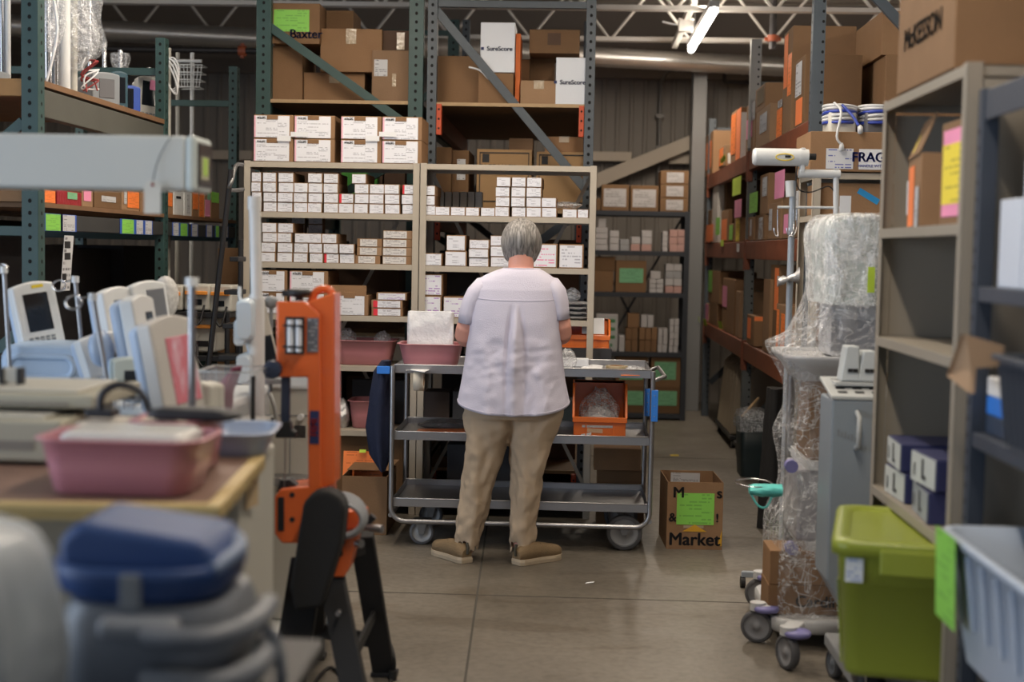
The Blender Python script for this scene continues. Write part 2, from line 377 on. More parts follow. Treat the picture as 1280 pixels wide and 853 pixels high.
# conduit and pipes
PIPEM = mat('conduit_grey', (.17, .16, .15), .5, .3)
t = Thing('conduit', 'grey conduit bending down the ribbed back wall', 'pipe', (P(828, 150, 13.9).x, 13.9, 0))
a = [P(846, 85, 13.92), P(836, 88, 13.92), P(829, 98, 13.92), P(826, 112, 13.92), P(824, 180, 13.92), P(823, 260, 13.92)]
b = MB(); b.tube(a, .018, 10, sub=4); t.part('pipe', b, PIPEM)
b = MB()
for py in (145, 185): b = MB(); p = P(825, py, 13.92); b.box(p.x-.04, p.x+.04, 13.9, 13.95, p.z-.02, p.z+.02); t.part('pipe_clamp', b, PIPEM, .003)
SPR = mat('sprinkler_pipe_dark', (.05, .045, .045), .5, .4)
FIT = mat('orange_coupling', (.42, .10, .04), .5)
t = Thing('sprinkler_pipe', 'dark drop pipe with an orange grooved coupling under the roof', 'pipe', P(966, 30, 11.5))
b = MB(); p = P(966, 49, 11.5); b.cyl((p.x, 11.5, p.z-.08), (p.x, 11.5, 3.78), .028); t.part('pipe', b, SPR)
b = MB(); b.cyl((p.x, 11.5, p.z-.02), (p.x, 11.5, p.z+.03), .045); b.bar((p.x-.065, 11.5, p.z), (p.x+.065, 11.5, p.z), .03, .03); t.part('coupling', b, FIT, .004)
t = Thing('sprinkler_line', 'dark sprinkler pipe running beneath the silver duct', 'pipe', P(200, 64, 11.6))
b = MB(); a = P(120, 61, 11.6); c = P(330, 61, 11.6); b.cyl(a, (c.x+.1, c.y, a.z), .025); t.part('pipe', b, SPR)
b = MB(); p = P(303, 58, 11.6); b.cyl((p.x-.03, 11.6, a.z), (p.x+.03, 11.6, a.z), .042); b.bar((p.x, 11.6, a.z-.06), (p.x, 11.6, a.z+.06), .03, .03); t.part('coupling', b, FIT, .004)
t = Thing('wall_pipe', 'thin dark pipe stub with elbow on the back wall below the duct', 'pipe', P(906, 100, 13.7))
b = MB(); b.tube([P(906, 85, 13.7), P(906, 100, 13.7), P(912, 103, 13.7), P(950, 104, 13.7)], .02, 10, sub=4); t.part('pipe', b, SPR)
# roof trusses (open web joists)
TRW = mat('joist_white', (.72, .68, .63), .5, 0, .06)
def joist(Y, zb, zt, label, pitch=.62):
    t = Thing('roof_joist', label, 'joist', (0, Y, zb), group='white open web roof joists')
    b = MB()
    for z in (zb, zt):
        b.box(-6, 7, Y-.045, Y-.01, z, z+.035); b.box(-6, 7, Y+.01, Y+.045, z, z+.035)
    t.part('chord', b, TRW)
    b = MB(); x = -6
    while x < 7-pitch:
        b.cyl((x, Y, zb+.01), (x+pitch/2, Y, zt+.01), .013, n=6); b.cyl((x+pitch/2, Y, zt+.01), (x+pitch, Y, zb+.01), .013, n=6); x += pitch
    t.part('web', b, TRW)
joist(11.0, 3.30, 3.74, 'white web joist crossing nearest overhead', .75)
joist(12.6, 3.30, 3.74, 'white web joist behind the first, just before the back wall', .7)
for Y in (1.5, 4.7, 7.85): joist(Y, 3.42, 3.74, 'white web joist above the aisle nearer the camera', .75)
# the girder that runs towards the camera, with the duct and the lights
t = Thing('bridging_bar', 'white diagonal bridging bar between roof joists', 'beam', P(845, 50, 11.5))
b = MB(); a = P(843, 57, 12.6); c = P(868, 0, 11.0); b.bar(a, c, .05, .05); t.part('bar', b, TRW, .003)
DUCT = mat('galvanised_duct', (.60, .58, .55), .34, .8, .12, 4, .06, 30)
t = Thing('spiral_duct', 'long silver spiral air duct below the roof joists', 'duct', (0, 12, 3.2))
A = P(120, 45, 11.55); B = P(1000, 84, 13.28); A.z = B.z = 3.18; e0 = A+(A-B)*.37; e1 = B+(B-A)*.05
b = MB(); b.cyl(e0, e1, .085, n=28); L = (e1-e0).length; dr = (e1-e0).normalized(); k = .1
while k < L: c = e0+dr*k; b.cyl(c, c+dr*.012, .089, n=28); k += .16
t.part('duct_pipe', b, DUCT)
# fluorescent strip lights
TUBE = emis('lit_tube', (1, .93, .82), 26)
def strip(x, y0, y1, z, label, xo=0):
    t = Thing('strip_light', label, 'ceiling light', (x, (y0+y1)/2, z), group='fluorescent strip lights')
    b = MB(); b.bar((x+xo, y1, z), (x, y0, z), .075, .05); t.part('housing', b, mat('light_housing', (.5, .5, .5), .4), .004)
    b = MB(); b.cyl((x+xo, y1, z-.048), (x, y0, z-.048), .028, n=14); t.part('tube', b, TUBE)
    for f in (.15, .85): b = MB(); yy = y0+(y1-y0)*f; b.cyl((x+xo*f, yy, z), (x+xo*f, yy, 3.78), .004, n=6); t.part('hanger', b, STEEL_D)
    li = bpy.data.lights.new('tube_light', 'AREA'); li.shape = 'RECTANGLE'; li.size = .12; li.size_y = y1-y0; li.energy = 40; li.color = (1, .86, .70)
    lo = bpy.data.objects.new('tube_light', li); C.objects.link(lo); lo.location = (x+xo/2, (y0+y1)/2, z-.09)
    l2 = bpy.data.lights.new('added_uplight', 'AREA'); l2.shape = 'RECTANGLE'; l2.size = .12; l2.size_y = y1-y0; l2.energy = 26; l2.color = (1, .88, .74); lo = bpy.data.objects.new('added_uplight', l2); C.objects.link(lo); lo.location = (x+xo/2, (y0+y1)/2, z+.05); lo.rotation_euler = (R(180), 0, 0); return li  # extra upward lamp added on the housing to brighten the joists
n1 = P(893, 9, 10.5); f1 = P(864, 60, 12.5)
lights = [strip(n1.x, 10.5, 12.5, 3.27, 'lit white fluorescent strip over the right hand aisle', f1.x-n1.x)]
for (x, y0) in ((.25, 4.9), (.25, 1.4), (-1.3, 5.2), (-4.4, 7.0), (3.6, 9.4), (3.4, 5.2)):
    lights.append(strip(x, y0, y0+(2.2 if y0 < 12 else 1.0), 3.27, 'lit fluorescent strip over the aisle nearer the camera'))
b = MB(); 
t = Thing('junction_box', 'small galvanised junction box above the lit strip light', 'box', P(856, 32, 11.6)); p = P(857, 32, 11.6)
b.box(p.x-.06, p.x+.06, 11.55, 11.65, p.z-.05, p.z+.05); t.part('box_body', b, TRW, .004)
b = MB(); b.tube([P(828, 27, 11.6), P(840, 30, 11.6), p], .008, 6, sub=3); t.part('cable', b, PAPER)

# ================================================================ beige shelving, middle
zLR=None
def angle_post(mb, x, y, z1, w=.036, sx=1, sy=1, z0=0):
    mb.box(min(x, x+sx*w), max(x, x+sx*w), min(y, y+sy*.003), max(y, y+sy*.003), z0, z1); mb.box(min(x, x+sx*.003), max(x, x+sx*.003), min(y, y+sy*w), max(y, y+sy*w), z0, z1)
def shelf_unit(label, X0, X1, Y0, Y1, ztop, zs, m, group, shelf_t=.03, back=False, brace=True, side=True, pw=.036, name='shelving_unit'):
    t = Thing(name, label, 'shelving unit', ((X0+X1)/2, (Y0+Y1)/2, 0), group=group)
    for sx, x in ((1, X0), (-1, X1)):
        for sy, y in ((1, Y0), (-1, Y1)):
            b = MB(); angle_post(b, x, y, ztop, pw, sx, sy); t.part('post', b, m, .001)
    for z in zs:
        b = MB(); b.box(X0+.004, X1-.004, Y0+.004, Y1-.004, z-.004, z); b.box(X0+.004, X1-.004, Y0+.002, Y0+.008, z-shelf_t, z); b.box(X0+.004, X1-.004, Y1-.008, Y1-.004, z-shelf_t, z)
        b.box(X0+.004, X0+.008, Y0+.008, Y1-.008, z-shelf_t, z); b.box(X1-.008, X1-.004, Y0+.008, Y1-.008, z-shelf_t, z)
        t.part('shelf', b, m, .001)
    if brace:
        b = MB(); b.bar((X0+.01, Y1-.002, zs[-1]), (X1-.01, Y1-.002, zs[0]), .003, .02); b.bar((X1-.01, Y1+.003, zs[-1]), (X0+.01, Y1+.003, zs[0]), .003, .02); t.part('cross_brace', b, m)
    if back: b = MB(); b.box(X0+.002, X1-.002, Y1, Y1+.003, .03, ztop-.01); t.part('back_panel', b, m)
    return t
SY = 7.7; SD = .42
sx0, sx1, sx2 = P(304, 320, SY).x, P(523.5, 320, SY).x, P(744, 320, SY).x
zL = [P(420, y, SY).z for y in (203.5, 266.5, 329.5, 394.5, 457, 538)]
zR = [P(632, y, SY).z for y in (206.5, 271, 334.5, 399.5, 457, 540)]
zL.append(.08); zR.append(.08)
shelf_unit('left beige steel shelving unit stacked with white labelled cartons', sx0, sx1-.001, SY, SY+SD, zL[0]+.004, zL, BEIGE, 'beige steel shelving')
shelf_unit('right beige steel shelving unit behind the person and the cart', sx1+.001, sx2, SY, SY+SD, zR[0]+.004, zR, BEIGE, 'beige steel shelving')
GAP = .0012
def stack(px0, px1, n, h, z, which, unit, y=SY+.012, D=.30, reds=(), dx=None, lm=None, dz=0, km=0, colname=None, side=None, short=False):
    """a stack of small white fronted cartons on a beige shelf"""
    xa, xb = P(px0, 300, SY).x, P(px1, 300, SY).x
    for i in range(n):
        o = (random.random()-.5)*.006+(dx[i] if dx else 0); yo = random.random()*.012; rz = (random.random()-.5)*.03
        zz = z+.0006+i*(h+GAP)
        lab = LBL_RED if i in reds else (lm or random.choice(LBL))
        pos = ('only one' if n == 1 else 'topmost' if i == n-1 else ORD[i])
        txt = f"{'red-striped ' if i in reds else ''}white-fronted carton, {pos+' in ' if n > 1 or 'stack from' in which else ''}{which}, {unit}"
        carton(txt, xa+o, xb+o-.004, y+yo, y+yo+D, zz, zz+h, kraft[(km+i) % 3], f'small cartons on {unit}', rz, [('front', .02, .94, .05, .95, lab, 'label')], bevel=.0015)
u1 = 'left beige unit, top shelf'
cols = [(313.5, 325, 4, ()), (327.5, 344, 4, ()), (346.5, 365.5, 4, ()), (366, 383, 3, ()), (384.5, 402, 4, ()), (403.5, 421.5, 4, ()), (422.5, 440.5, 2, (1,)), (442, 459.5, 4, ()), (460.5, 478.5, 3, ()), (479.5, 498, 3, ()), (502, 517, 3, (2,))]
for i, (a, b_, n, rd) in enumerate(cols):
    stack(a, b_+1.5, n, .0525, zL[1], f'{NTH[i]} stack from the left', u1, reds=rd, dx=(0, 0, 0, -.012) if i == 7 else None)
u2 = 'left beige unit, second shelf'
cols = [(326, 344, 4, ()), (346, 365, 4, ()), (366, 383.5, 3, ()), (385.5, 402, 3, ()), (403.5, 422, 3, ()), (422.5, 441, 2, ())]
for i, (a, b_, n, rd) in enumerate(cols):
    stack(a, b_+1.5, n, .0525, zL[2], f'{NTH[i]} stack from the left', u2, dx=[(random.random()-.5)*.014 for _ in range(4)], reds=(0,) if i == 4 else ())
stack(348, 367, 5, .0525, zL[2], 'rear stack behind the second', u2, y=SY+.345, D=.07)
stack(371, 391, 5, .0525, zL[2], 'rear stack behind the third', u2, y=SY+.345, D=.07)
stack(314, 324, 3, .0525, zL[2], 'narrow stack beside the unit post', u2)
LBW = printed('long_label', (.62, .60, .58), (.08, .07, .08), 5, 30, .5, .7, seed=2)
def wide(px0, px1, n, h, z, which, unit, lm=LBW, y=SY+.02, D=.26, u=(.12, .8), dx=None):
    xa, xb = P(px0, 300, SY).x, P(px1, 300, SY).x
    for i in range(n):
        pos = 'only one' if n == 1 else 'topmost' if i == n-1 else ORD[i]; o = dx[i] if dx else 0
        carton(f"flat wide carton, {pos+' in ' if n > 1 else ''}{which}, {unit}", xa+o, xb+o, y, y+D, z+.0006+i*(h+GAP), z+.0006+i*(h+GAP)+h, kraft[2 if i % 2 else 0], f'flat wide cartons on {unit}', (random.random()-.5)*.03, [('front', u[0], u[1], .08, .92, lm, 'label')], bevel=.0015)
wide(444, 475, 3, .045, zL[2], 'the stack right of centre', u2, dx=(0, .006, .008))
wide(478, 515, 4, .045, zL[2], 'the right end stack', u2, u=(.02, .8))
u3 = 'left beige unit, third shelf'
def bigbox(px0, px1, z0, h, label, unit, y=SY+.006, D=.38, lm=None, grp=None, slot=True, yy=300, Y=SY):
    xa, xb = P(px0, yy, Y).x, P(px1, yy, Y).x
    ob = carton(label, xa, xb, y, y+D, z0+.0006, z0+h, kraft[0], grp, (random.random()-.5)*.01, [('front', .01, .9, .03, .96, lm or random.choice(LBL_BIG), 'label')], [('front', 'PHILIPS', .19, .86, .014, INK, .0006)] if slot else (), bevel=.002)
    if slot:
        w = xb-xa; b = MB(); b.box(-w*.14-w*.03, w*.14-w*.03, -D/2-.004, -D/2-.0025, h*.80, h*.975); b.build('handle_flap', kraft[1], ob)
    return ob
bh = .119
for i, (a, b_) in enumerate(((325, 359), (362, 410))):
    for k in range(2):
        bigbox(a, b_, zL[3]+k*(bh+.001), bh, f"large white-labelled carton, {('lower', 'upper')[k]} of {('the left', 'the second')[i]} pair, {u3}", u3, grp=f'large cartons on {u3}')
o = bigbox(414, 461, zL[3], .112, 'carton with raised kraft lid flap and cut-out, left beige unit, third shelf', u3, slot=False)
b = MB(); w = (P(461, 300, SY).x-P(414, 300, SY).x)/2; b.box(-w, w*.9, -.19, -.186, .1, .165); b.box(-w*.3, w*.3, -.195, -.190, .095, .128); b.build('raised_flap', kraft[0], o, (0, 0, 0), .001)
wide(465, 504, 2, .043, zL[3], 'the low right hand stack', u3, lm=LBL_RED, u=(.06, .93))
wide(471, 509, 1, .040, zL[3]+.088, 'lying askew above the low right hand stack', u3, lm=LBL_VIO, u=(.06, .95))
# the eight big cartons on top of the left unit
xs = [(317, 366.5), (367.5, 418), (426, 476.5), (477.5, 527)]
for i, (a, b_) in enumerate(xs):
    for k in range(2):
        bigbox(a, b_, zL[0]+k*.127, .1255, f"large white-labelled carton, {('lower', 'upper')[k]} row, {NTH[i]} from left, on top of left beige unit", 'top', grp='large cartons on top of the left beige unit', yy=175, D=.36)
for i, px in enumerate((366.5, 477)):
    t = Thing('paper_note', f'white paper slips taped across the {("left", "right")[i]} four large cartons', 'paper', P(px, 172, SY))
    b = MB(); p = P(px-20, 176.5, SY); b.sheet((p.x, SY-.006, p.z), (.075, 0, 0), (0, 0, .028)); p = P(px-3, 171, SY); b.sheet((p.x, SY-.007, p.z), (.095, 0, 0), (0, 0, .026)); t.part('slip', b, PAPER)
# right unit
v1 = 'right beige unit, top shelf'
cols = [(529, 543, 3), (544, 562, 1), (563, 581, 1), (582, 599, 1), (600.5, 618, 1), (618.5, 636, 4), (638, 655.5, 4), (657, 675.5, 4), (676.5, 695, 2), (702, 720, 1), (721.5, 734.5, 1)]
for i, (a, b_, n) in enumerate(cols):
    stack(a, b_+1.3, n, .0525 if n > 1 else .047, zR[1], f'{NTH[i]} stack from the left', v1)
v2 = 'right beige unit, second shelf'
stack(529, 553, 1, .068, zR[2], 'the left end', v2)
stack(556, 584, 1, .082, zR[2], 'lower of the stepped pair', v2); stack(558, 583, 1, .085, zR[2]+.0835, 'upper of the stepped pair', v2)
stack(586, 612.5, 3, .048, zR[2], 'the stack left of the head', v2); stack(613.5, 640, 3, .056, zR[2], 'the stack partly behind the head', v2)
LBL_PK = printed('pink_head_label', (.74, .75, .80), (.75, .10, .30), 8, 20, .3, .8, seed=6)
stack(668, 699, 1, .132, zR[2], 'pink-printed, right of the head', v2, lm=LBL_PK); stack(699.5, 731, 1, .132, zR[2], 'tall, at the right end', v2)
v3 = 'right beige unit, third shelf'
stack(527, 554, 2, .118, zR[3], 'the left end pair', v3, lm=LBL_VIO); stack(555, 585, 1, .116, zR[3], 'beside the left end pair', v3, lm=LBL_VIO)
# silver wrapped packs right of the person, and the bag on the top shelf
def bag(label, c, sx, sy, sz, m=BAG, seed=0, cat='plastic bag', name='plastic_bag', flat=.25, n=18, rings=9, crump=.18, grp=None):
    """a crumpled bag standing on its base at c"""
    rnd = random.Random(seed); rr = []
    for i in range(rings):
        f = i/(rings-1); k = (math.sin(math.pi*min(1, f*.85+.12)))**.5*(1-.15*f); ring = []
        for q in range(n):
            th = 2*math.pi*q/n; r_ = k*(1+(rnd.random()-.5)*crump*2); cx, sy_ = math.cos(th), math.sin(th)
            ring.append(Vector((abs(cx)**.7*math.copysign(1, cx)*sx*r_, abs(sy_)**.7*math.copysign(1, sy_)*sy*r_, f*sz*(1+(rnd.random()-.5)*crump*.6*(f > .3)))))
        rr.append(ring)
    b = MB(); b.loft(rr, True); ob = b.build(name, m, None); ob.location = c; tag(ob, label, cat, grp)
    sb = ob.modifiers.new('s', 'SUBSURF'); sb.levels = sb.render_levels = 1
    return ob
SILV = mat('silver_pouch', (.45, .45, .46), .28, .6, .25, 30, .8, 40)
for i in range(4):
    p = P(718, 397-i*9.0, SY+.15); t = Thing('sterile_pouch', f"silvery sealed pouch, {['bottom', 'second', 'third', 'top'][i]} of the pile right of the person's shoulder", 'pouch', (p.x, p.y, zR[3]+.001+i*.026), group='silvery pouches on the right beige unit', local=True, rot=(i-1.5)*.08)
    b = MB(); rr = []
    for f, k in ((-1, .02), (-.85, .7), (-.3, 1), (.3, 1), (.85, .7), (1, .02)):
        rr.append([Vector((.085*math.cos(a)*(1 if abs(f) < .9 else .9), f*.10, .0125+.0125*k*math.sin(a)+.002*math.sin(7*a+i))) for a in [2*math.pi*q/14 for q in range(14)]])
    b.loft(rr, True); t.part('pouch_body', b, SILV)
bag('crinkled clear bag standing on the silvery pouches', (P(715, 380, SY).x, SY+.12, zR[3]+.105), .05, .05, .07, seed=3)
bag('flat clear bag of sachets lying over small cartons, right beige unit', (P(706, 250, SY).x, SY+.12, zR[1]+.055), .10, .08, .035, seed=4)
# lower bays
# ================================================================ bins and basins
def rrect(hw, hd, r, n=5):
    out = []
    for cx, cy, a0 in ((hw-r, hd-r, 0), (-hw+r, hd-r, 90), (-hw+r, -hd+r, 180), (hw-r, -hd+r, 270)):
        for i in range(n+1): a = R(a0+90*i/n); out.append((cx+r*math.cos(a), cy+r*math.sin(a)))
    return out
def basin_mesh(w, d, h, taper=.82, r=.05, lip=.012, t=.003):
    b = MB(); rings = []
    for z, k, e in ((0, taper, -.012), (.006, taper, 0), (h*.5, (1+taper)/2, 0), (h-.004, 1, 0), (h-.003, 1, lip), (h, 1, lip), (h, 1, -t), (h-.004, 1, -t), (h*.5, (1+taper)/2, -t), (.01, taper, -t), (.006, taper, -.012)):
        rings.append([Vector((x, y, z)) for x, y in rrect(w/2*k+e, d/2*k+e, max(.01, r*k+e))])
    b.loft(rings, True); return b
def basin(label, c, w=.33, d=.26, h=.135, rot=0, grp='dusty pink wash basins', m=None, name='wash_basin', cat='basin', taper=.82):
    t = Thing(name, label, cat, c, rot, grp, local=True)
    t.part('basin_body', basin_mesh(w, d, h, taper), m or PINKP); return t
def hopper(label, c, w, d, h, rot=0, grp=None, front=.5, m=None):
    """stacking bin: tall at the back, low front wall with a lip"""
    t = Thing('stacking_bin', label, 'bin', c, rot, grp, local=True); m = m or ORANGE_P; w2, d2 = w/2, d/2; th = .004
    b = MB(); b.box(-w2, w2, -d2, d2, 0, th); b.box(-w2, w2, d2-th, d2, th, h); b.box(-w2+.004, w2-.004, -d2, -d2+th, th, h*front)
    for s in (-1, 1):
        x = s*w2 if s < 0 else w2-th
        b.prism([(x, -d2, th), (x, d2-th, th), (x, d2-th, h), (x, -d2+d*.30, h), (x, -d2+.0, h*front)], (th, 0, 0))
    t.part('bin_body', b, m, .0015)
    b = MB(); b.box(-w2-.006, w2+.006, -d2-.012, -d2+.004, h*front-.022, h*front+.004)
    for s in (-1, 1): b.bar((s*(w2+.002), -d2, h*front), (s*(w2+.002), -d2+d*.30, h), .012, .012)
    t.part('rim', b, m, .002); b = MB(); b.box(-w2-.006, w2+.006, d2-.004, d2+.006, h-.015, h); t.part('back_rim', b, m, .002)
    b = MB(); b.box(-w2*.55, -w2*.5, -d2-.004, -d2, .01, h*front-.02); b.box(w2*.5, w2*.55, -d2-.004, -d2, .01, h*front-.02); t.part('rib', b, m, .001)
    return t
u4 = 'left beige unit'
p = P(458, 457, SY+.16); basin('dusty pink wash basin on the left beige unit beside the cart', (p.x, p.y, zL[4]), .325, .27, .137)
p = P(456, 500, SY+.2); basin('small dusty pink basin on the lower shelf of the left beige unit', (P(457, 530, SY+.2).x, SY+.2, zL[5]), .16, .26, .155, taper=.8)
bag('crumpled silvery foil bag left of the small pink basin', (P(427, 520, SY+.15).x, SY+.14, zL[5]+.001), .055, .07, .16, SILV, 5, crump=.22)
bag('clear film heap sticking out of the left shelf basin', (P(429, 440, SY+.15).x+.02, SY+.15, zL[4]+.10), .06, .05, .095, BAG, 6)
bag('second clear film tuft in the left shelf basin', (P(480, 440, SY+.15).x-.01, SY+.15, zL[4]+.10), .05, .05, .085, BAG, 16)
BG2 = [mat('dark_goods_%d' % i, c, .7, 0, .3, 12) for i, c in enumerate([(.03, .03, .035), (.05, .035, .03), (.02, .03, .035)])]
def block(label, px0, px1, Y, D, z0, h, m, cat='box', name='storage_box', grp=None, yy=500): 
    xa, xb = P(px0, yy, Y).x, P(px1, yy, Y).x; return carton(label, xa, xb, Y, Y+D, z0+.001, z0+h, m, grp, 0, name=name, cat=cat)
block('black crate deep on the lower shelf of the left beige unit', 440, 508, SY+.34, .07, zL[5], .25, BG2[0], 'crate', 'crate')
block('brown carton on the floor bay of the left beige unit, behind the open box', 421, 505, SY+.05, .33, zL[6], .34, kraft[3])
block('dark crate behind the tape roll on the right beige unit', 530, 562, SY+.2, .2, zR[5], .19, BG2[1], 'crate', 'crate')
block('black crate on the right beige unit behind the person', 566, 640, SY+.15, .25, zR[5], .2, BG2[0], 'crate', 'crate')
block('charcoal crate right of the person on the right beige unit', 690, 732, SY+.15, .25, zR[5], .16, BG2[2], 'crate', 'crate')
block('dark crate in the bottom bay behind the person', 560, 640, SY+.1, .3, zR[6], .30, BG2[0], 'crate', 'crate')
# orange bins right of the person
hopper('orange stacking bin behind the white post of the right beige unit, right of the person', (P(731, 445, SY+.2).x, SY+.2, zR[4]+.10), P(760, 445, SY+.2).x-P(702, 445, SY+.2).x, .27, .15, front=.45)
b = MB(); cxx = P(731, 445, SY+.2).x; ww = (P(760, 445, SY+.2).x-P(702, 445, SY+.2).x)/2
t = Thing('paper_sheet', 'bright white sheet leaning over the orange bin by the shelf post', 'paper', (cxx, SY+.1, zR[4]+.2)); b.sheet((cxx-.02, SY+.062, zR[4]+.178), (ww*.95, 0, 0), (0, .14, .08)); t.part('sheet', b, PAPER)
block('long dark tray under the orange bin right of the person', 700, 765, SY+.06, .3, zR[4], .098, BG2[0], 'tray', 'tray', yy=440)
# open cartons on the floor
def openbox(label, x0, x1, y0, y1, z0, h, m, grp=None, rot=0, flap=True, sheets=(), texts=()):
    cx, cy = (x0+x1)/2, (y0+y1)/2; w, d = (x1-x0)/2, (y1-y0)/2; t_ = .004
    b = MB(); b.box(-w, w, -d, d, 0, t_); b.box(-w, w, -d, -d+t_, t_, h); b.box(-w, w, d-t_, d, t_, h); b.box(-w, -w+t_, -d+t_, d-t_, t_, h); b.box(w-t_, w, -d+t_, d-t_, t_, h)
    ob = b.build('open_carton', [m], None, (0, 0, 0), .001); ob.location = (cx, cy, z0); ob.rotation_euler = (0, 0, rot); tag(ob, label, 'box', grp)
    if flap:
        for s in (-1, 1):
            b = MB(); b.prism([(s*w, -d, h), (s*w, d, h), (s*(w+.01), d-.02, h-.09 if s < 0 else h-.1), (s*(w+.01), -d+.02, h-.09)], (s*.003, 0, 0)); b.build('flap', m, ob)
    for (u0, u1, v0, v1, mm, nm) in sheets:
        b = MB(); b.sheet((-w+2*w*u0, -d-.0015, h*v0), (2*w*(u1-u0), 0, 0), (0, 0, h*(v1-v0))); b.build(nm, mm, ob)
    for (st, u, v, sz, mm, bo) in texts: letters(st, sz, (-w+2*w*u, -d-.002, h*v), (R(90), 0, 0), mm, ob, bold=bo)
    return ob
a, c = P(427, 670, 7.12), P(483, 675, 7.12)
ob = openbox('brown open carton on the floor left of the cart', a.x, c.x, 7.12, 7.50, 0, .30, kraft[1], flap=False)
b = MB(); b.prism([(-.12, .0, .30), (.10, .0, .30), (.13, .19, .33), (-.09, .19, .33)], (0, 0, .003)); b.build('flap', kraft[1], ob)
t = Thing('orange_notice', 'bright orange printed sheet standing in the open carton on the floor', 'paper', P(452, 600, 7.4)); b = MB(); q0 = P(428, 606, 7.42); q1 = P(478, 593, 7.42)
b.sheet((q0.x, 7.42, .24), (q1.x-q0.x, 0, 0), (0, .03, .14)); t.part('sheet', b, OPRINT); b = MB(); b.sheet(((q0.x+q1.x)/2-.02, 7.43, .375), (.035, 0, 0), (0, .01, .015)); t.part('tab', b, YGREEN_PAPER)
a, c = P(831, 680, 6.98), P(901, 680, 6.98)
mk = openbox('open brown produce carton with lime notice on the floor right of the cart', a.x, c.x, 6.98, 7.36, 0, .335, kraft[0], flap=False,
    sheets=[(.17, .84, .37, .84, LIME_PAPER, 'lime_notice'), (.3, .66, .32, .36, TAPE, 'tape_strip')],
    texts=[('M', .20, .84, .075, INK, .003), ('s', .93, .84, .075, INK, .003), ('&', .10, .47, .06, INK, .002), ('!', .90, .47, .06, INK, .002), ('Market', .50, .145, .088, INK, .0032)])
mk.rotation_euler = (0, 0, R(2))
b = MB(); b.prism([(-.06, -.1915, .09), (-.0, -.1915, .125), (.06, -.1915, .09)], (0, -.001, 0)); b.prism([(.115, -.1915, .02), (.135, -.1915, .02), (.135, -.1915, .10)], (0, -.001, 0)); b.build('printed_mark', mat('yellow_print', (.62, .33, .02), .7), mk)
t = Thing('shipping_sheet', 'white printed label sheet inside the open produce carton', 'paper', (mk.location.x, 7.3, .3)); b = MB(); b.sheet((mk.location.x-.09, 7.345, .265), (.15, 0, 0), (0, 0, .06), .001); t.part('sheet', b, LBL_GREY)
# cartons lying under the cart
carton('brown carton under the cart between the wheels, flat on the floor', P(745, 600, 7.8).x, P(803, 600, 7.8).x, 7.55, 7.68, 0, .30, kraft[3])
o = carton('tilted brown carton leaning under the right end of the cart', P(742, 580, 7.6).x, P(800, 580, 7.6).x, 7.50, 7.66, .303, .42, kraft[1]); 
# scraps on the floor
t = Thing('paper_scrap', 'small yellow paper scrap on the floor beyond the produce carton', 'paper', PZp(843, 569, 0)); p = PZp(843, 569, .001); b = MB(); b.sheet((p.x-.03, p.y-.06, .001), (.06, .01, 0), (0, .07, 0)); t.part('scrap', b, mat('yellow_scrap', (.5, .36, .02), .7))
t = Thing('paper_scrap', 'tiny white paper scrap on the open floor in front of the carton', 'paper', PZp(737, 730, 0)); p = PZp(737, 730, .001); b = MB(); b.sheet((p.x-.018, p.y, .001), (.035, .004, .004), (.004, .02, 0)); t.part('scrap', b, PAPER)
t = Thing('floor_tag', 'small blue grey tag lying on the floor left of the cart wheel', 'tag', PZp(467, 706, 0)); p = PZp(467, 706, .001); b = MB(); b.sheet((p.x-.03, p.y-.02, .001), (.055, .01, 0), (-.01, .03, 0)); t.part('tag_body', b, GREYP)
# ================================================================ pallet racks behind
def rack_frame(T, x0, x1, y, zt, m, w=.075, braces=(), bars=()):
    for x in (x0, x1-w):
        b = MB(); b.box(x, x+w, y, y+.06, 0, zt); holes(b, x+w/2, y-.001, .1, zt, '-y'); T.part('upright', b, [m, HOLE], .002)
        b = MB(); b.box(x-.02, x+w+.02, y-.02, y+.08, 0, .008); T.part('foot_plate', b, m)
    for (za, zb) in braces:
        b = MB(); b.bar((x0+w*.8, y+.03, za), (x1-w*.8, y+.03, zb), .032, .05, up=(0, 0, 1)); T.part('brace', b, m, .002)
    for z in bars:
        b = MB(); b.box(x0+w, x1-w, y+.015, y+.045, z-.02, z+.02); T.part('crossbar', b, m, .002)
def mid_rack(label, pxa, pxb, Y, m, w, zdeck, orange, braces, bars, y2=10.9):
    x0, x1 = P(pxa, 80, Y).x, P(pxb, 80, Y).x
    T = Thing('pallet_rack', label, 'pallet rack', ((x0+x1)/2, Y, 0), group='pallet racks')
    rack_frame(T, x0, x1, Y, 3.2, m, w, braces, bars); rack_frame(T, x0, x1, y2, 3.2, m, w, [(b_, a_) for a_, b_ in braces], bars)
    for z in zdeck:
        for x in (x0, x1-.05):
            b = MB(); b.box(x, x+.05, Y+.06, y2, z-.13, z-.02); T.part('beam', b, ORANGE_R if orange else m, .003)
        if orange:
            for x in (x0+w+.002, x1-w-.032):
                b = MB(); b.box(x, x+.03, Y-.004, Y+.05, z-.19, z-.01); holes(b, x+.015, Y-.006, z-.18, z-.02, '-y', .055, .006); T.part('beam_connector', b, [ORANGE_B, HOLE], .003)
        b = MB(); b.box(x0+.02, x1-.02, Y+.02 if z > 2 else Y+.1, y2, z-.02, z); T.part('deck', b, mat('shaded_board', (.15, .095, .05), .8, 0, .2, 14), .001)  # deck shade put into a darker board colour, edge left pale
        b = MB(); ye = Y+.02 if z > 2 else Y+.1; b.box(x0+.02, x1-.02, ye-.012, ye, z-.02, z); T.part('deck_edge', b, PLY, .001)
    return x0, x1
RY = 8.35
zdg = P(425, 125, RY).z; zdr = P(640, 129, RY).z
def zz(py, Y=RY, px=425): return P(px, py, Y).z
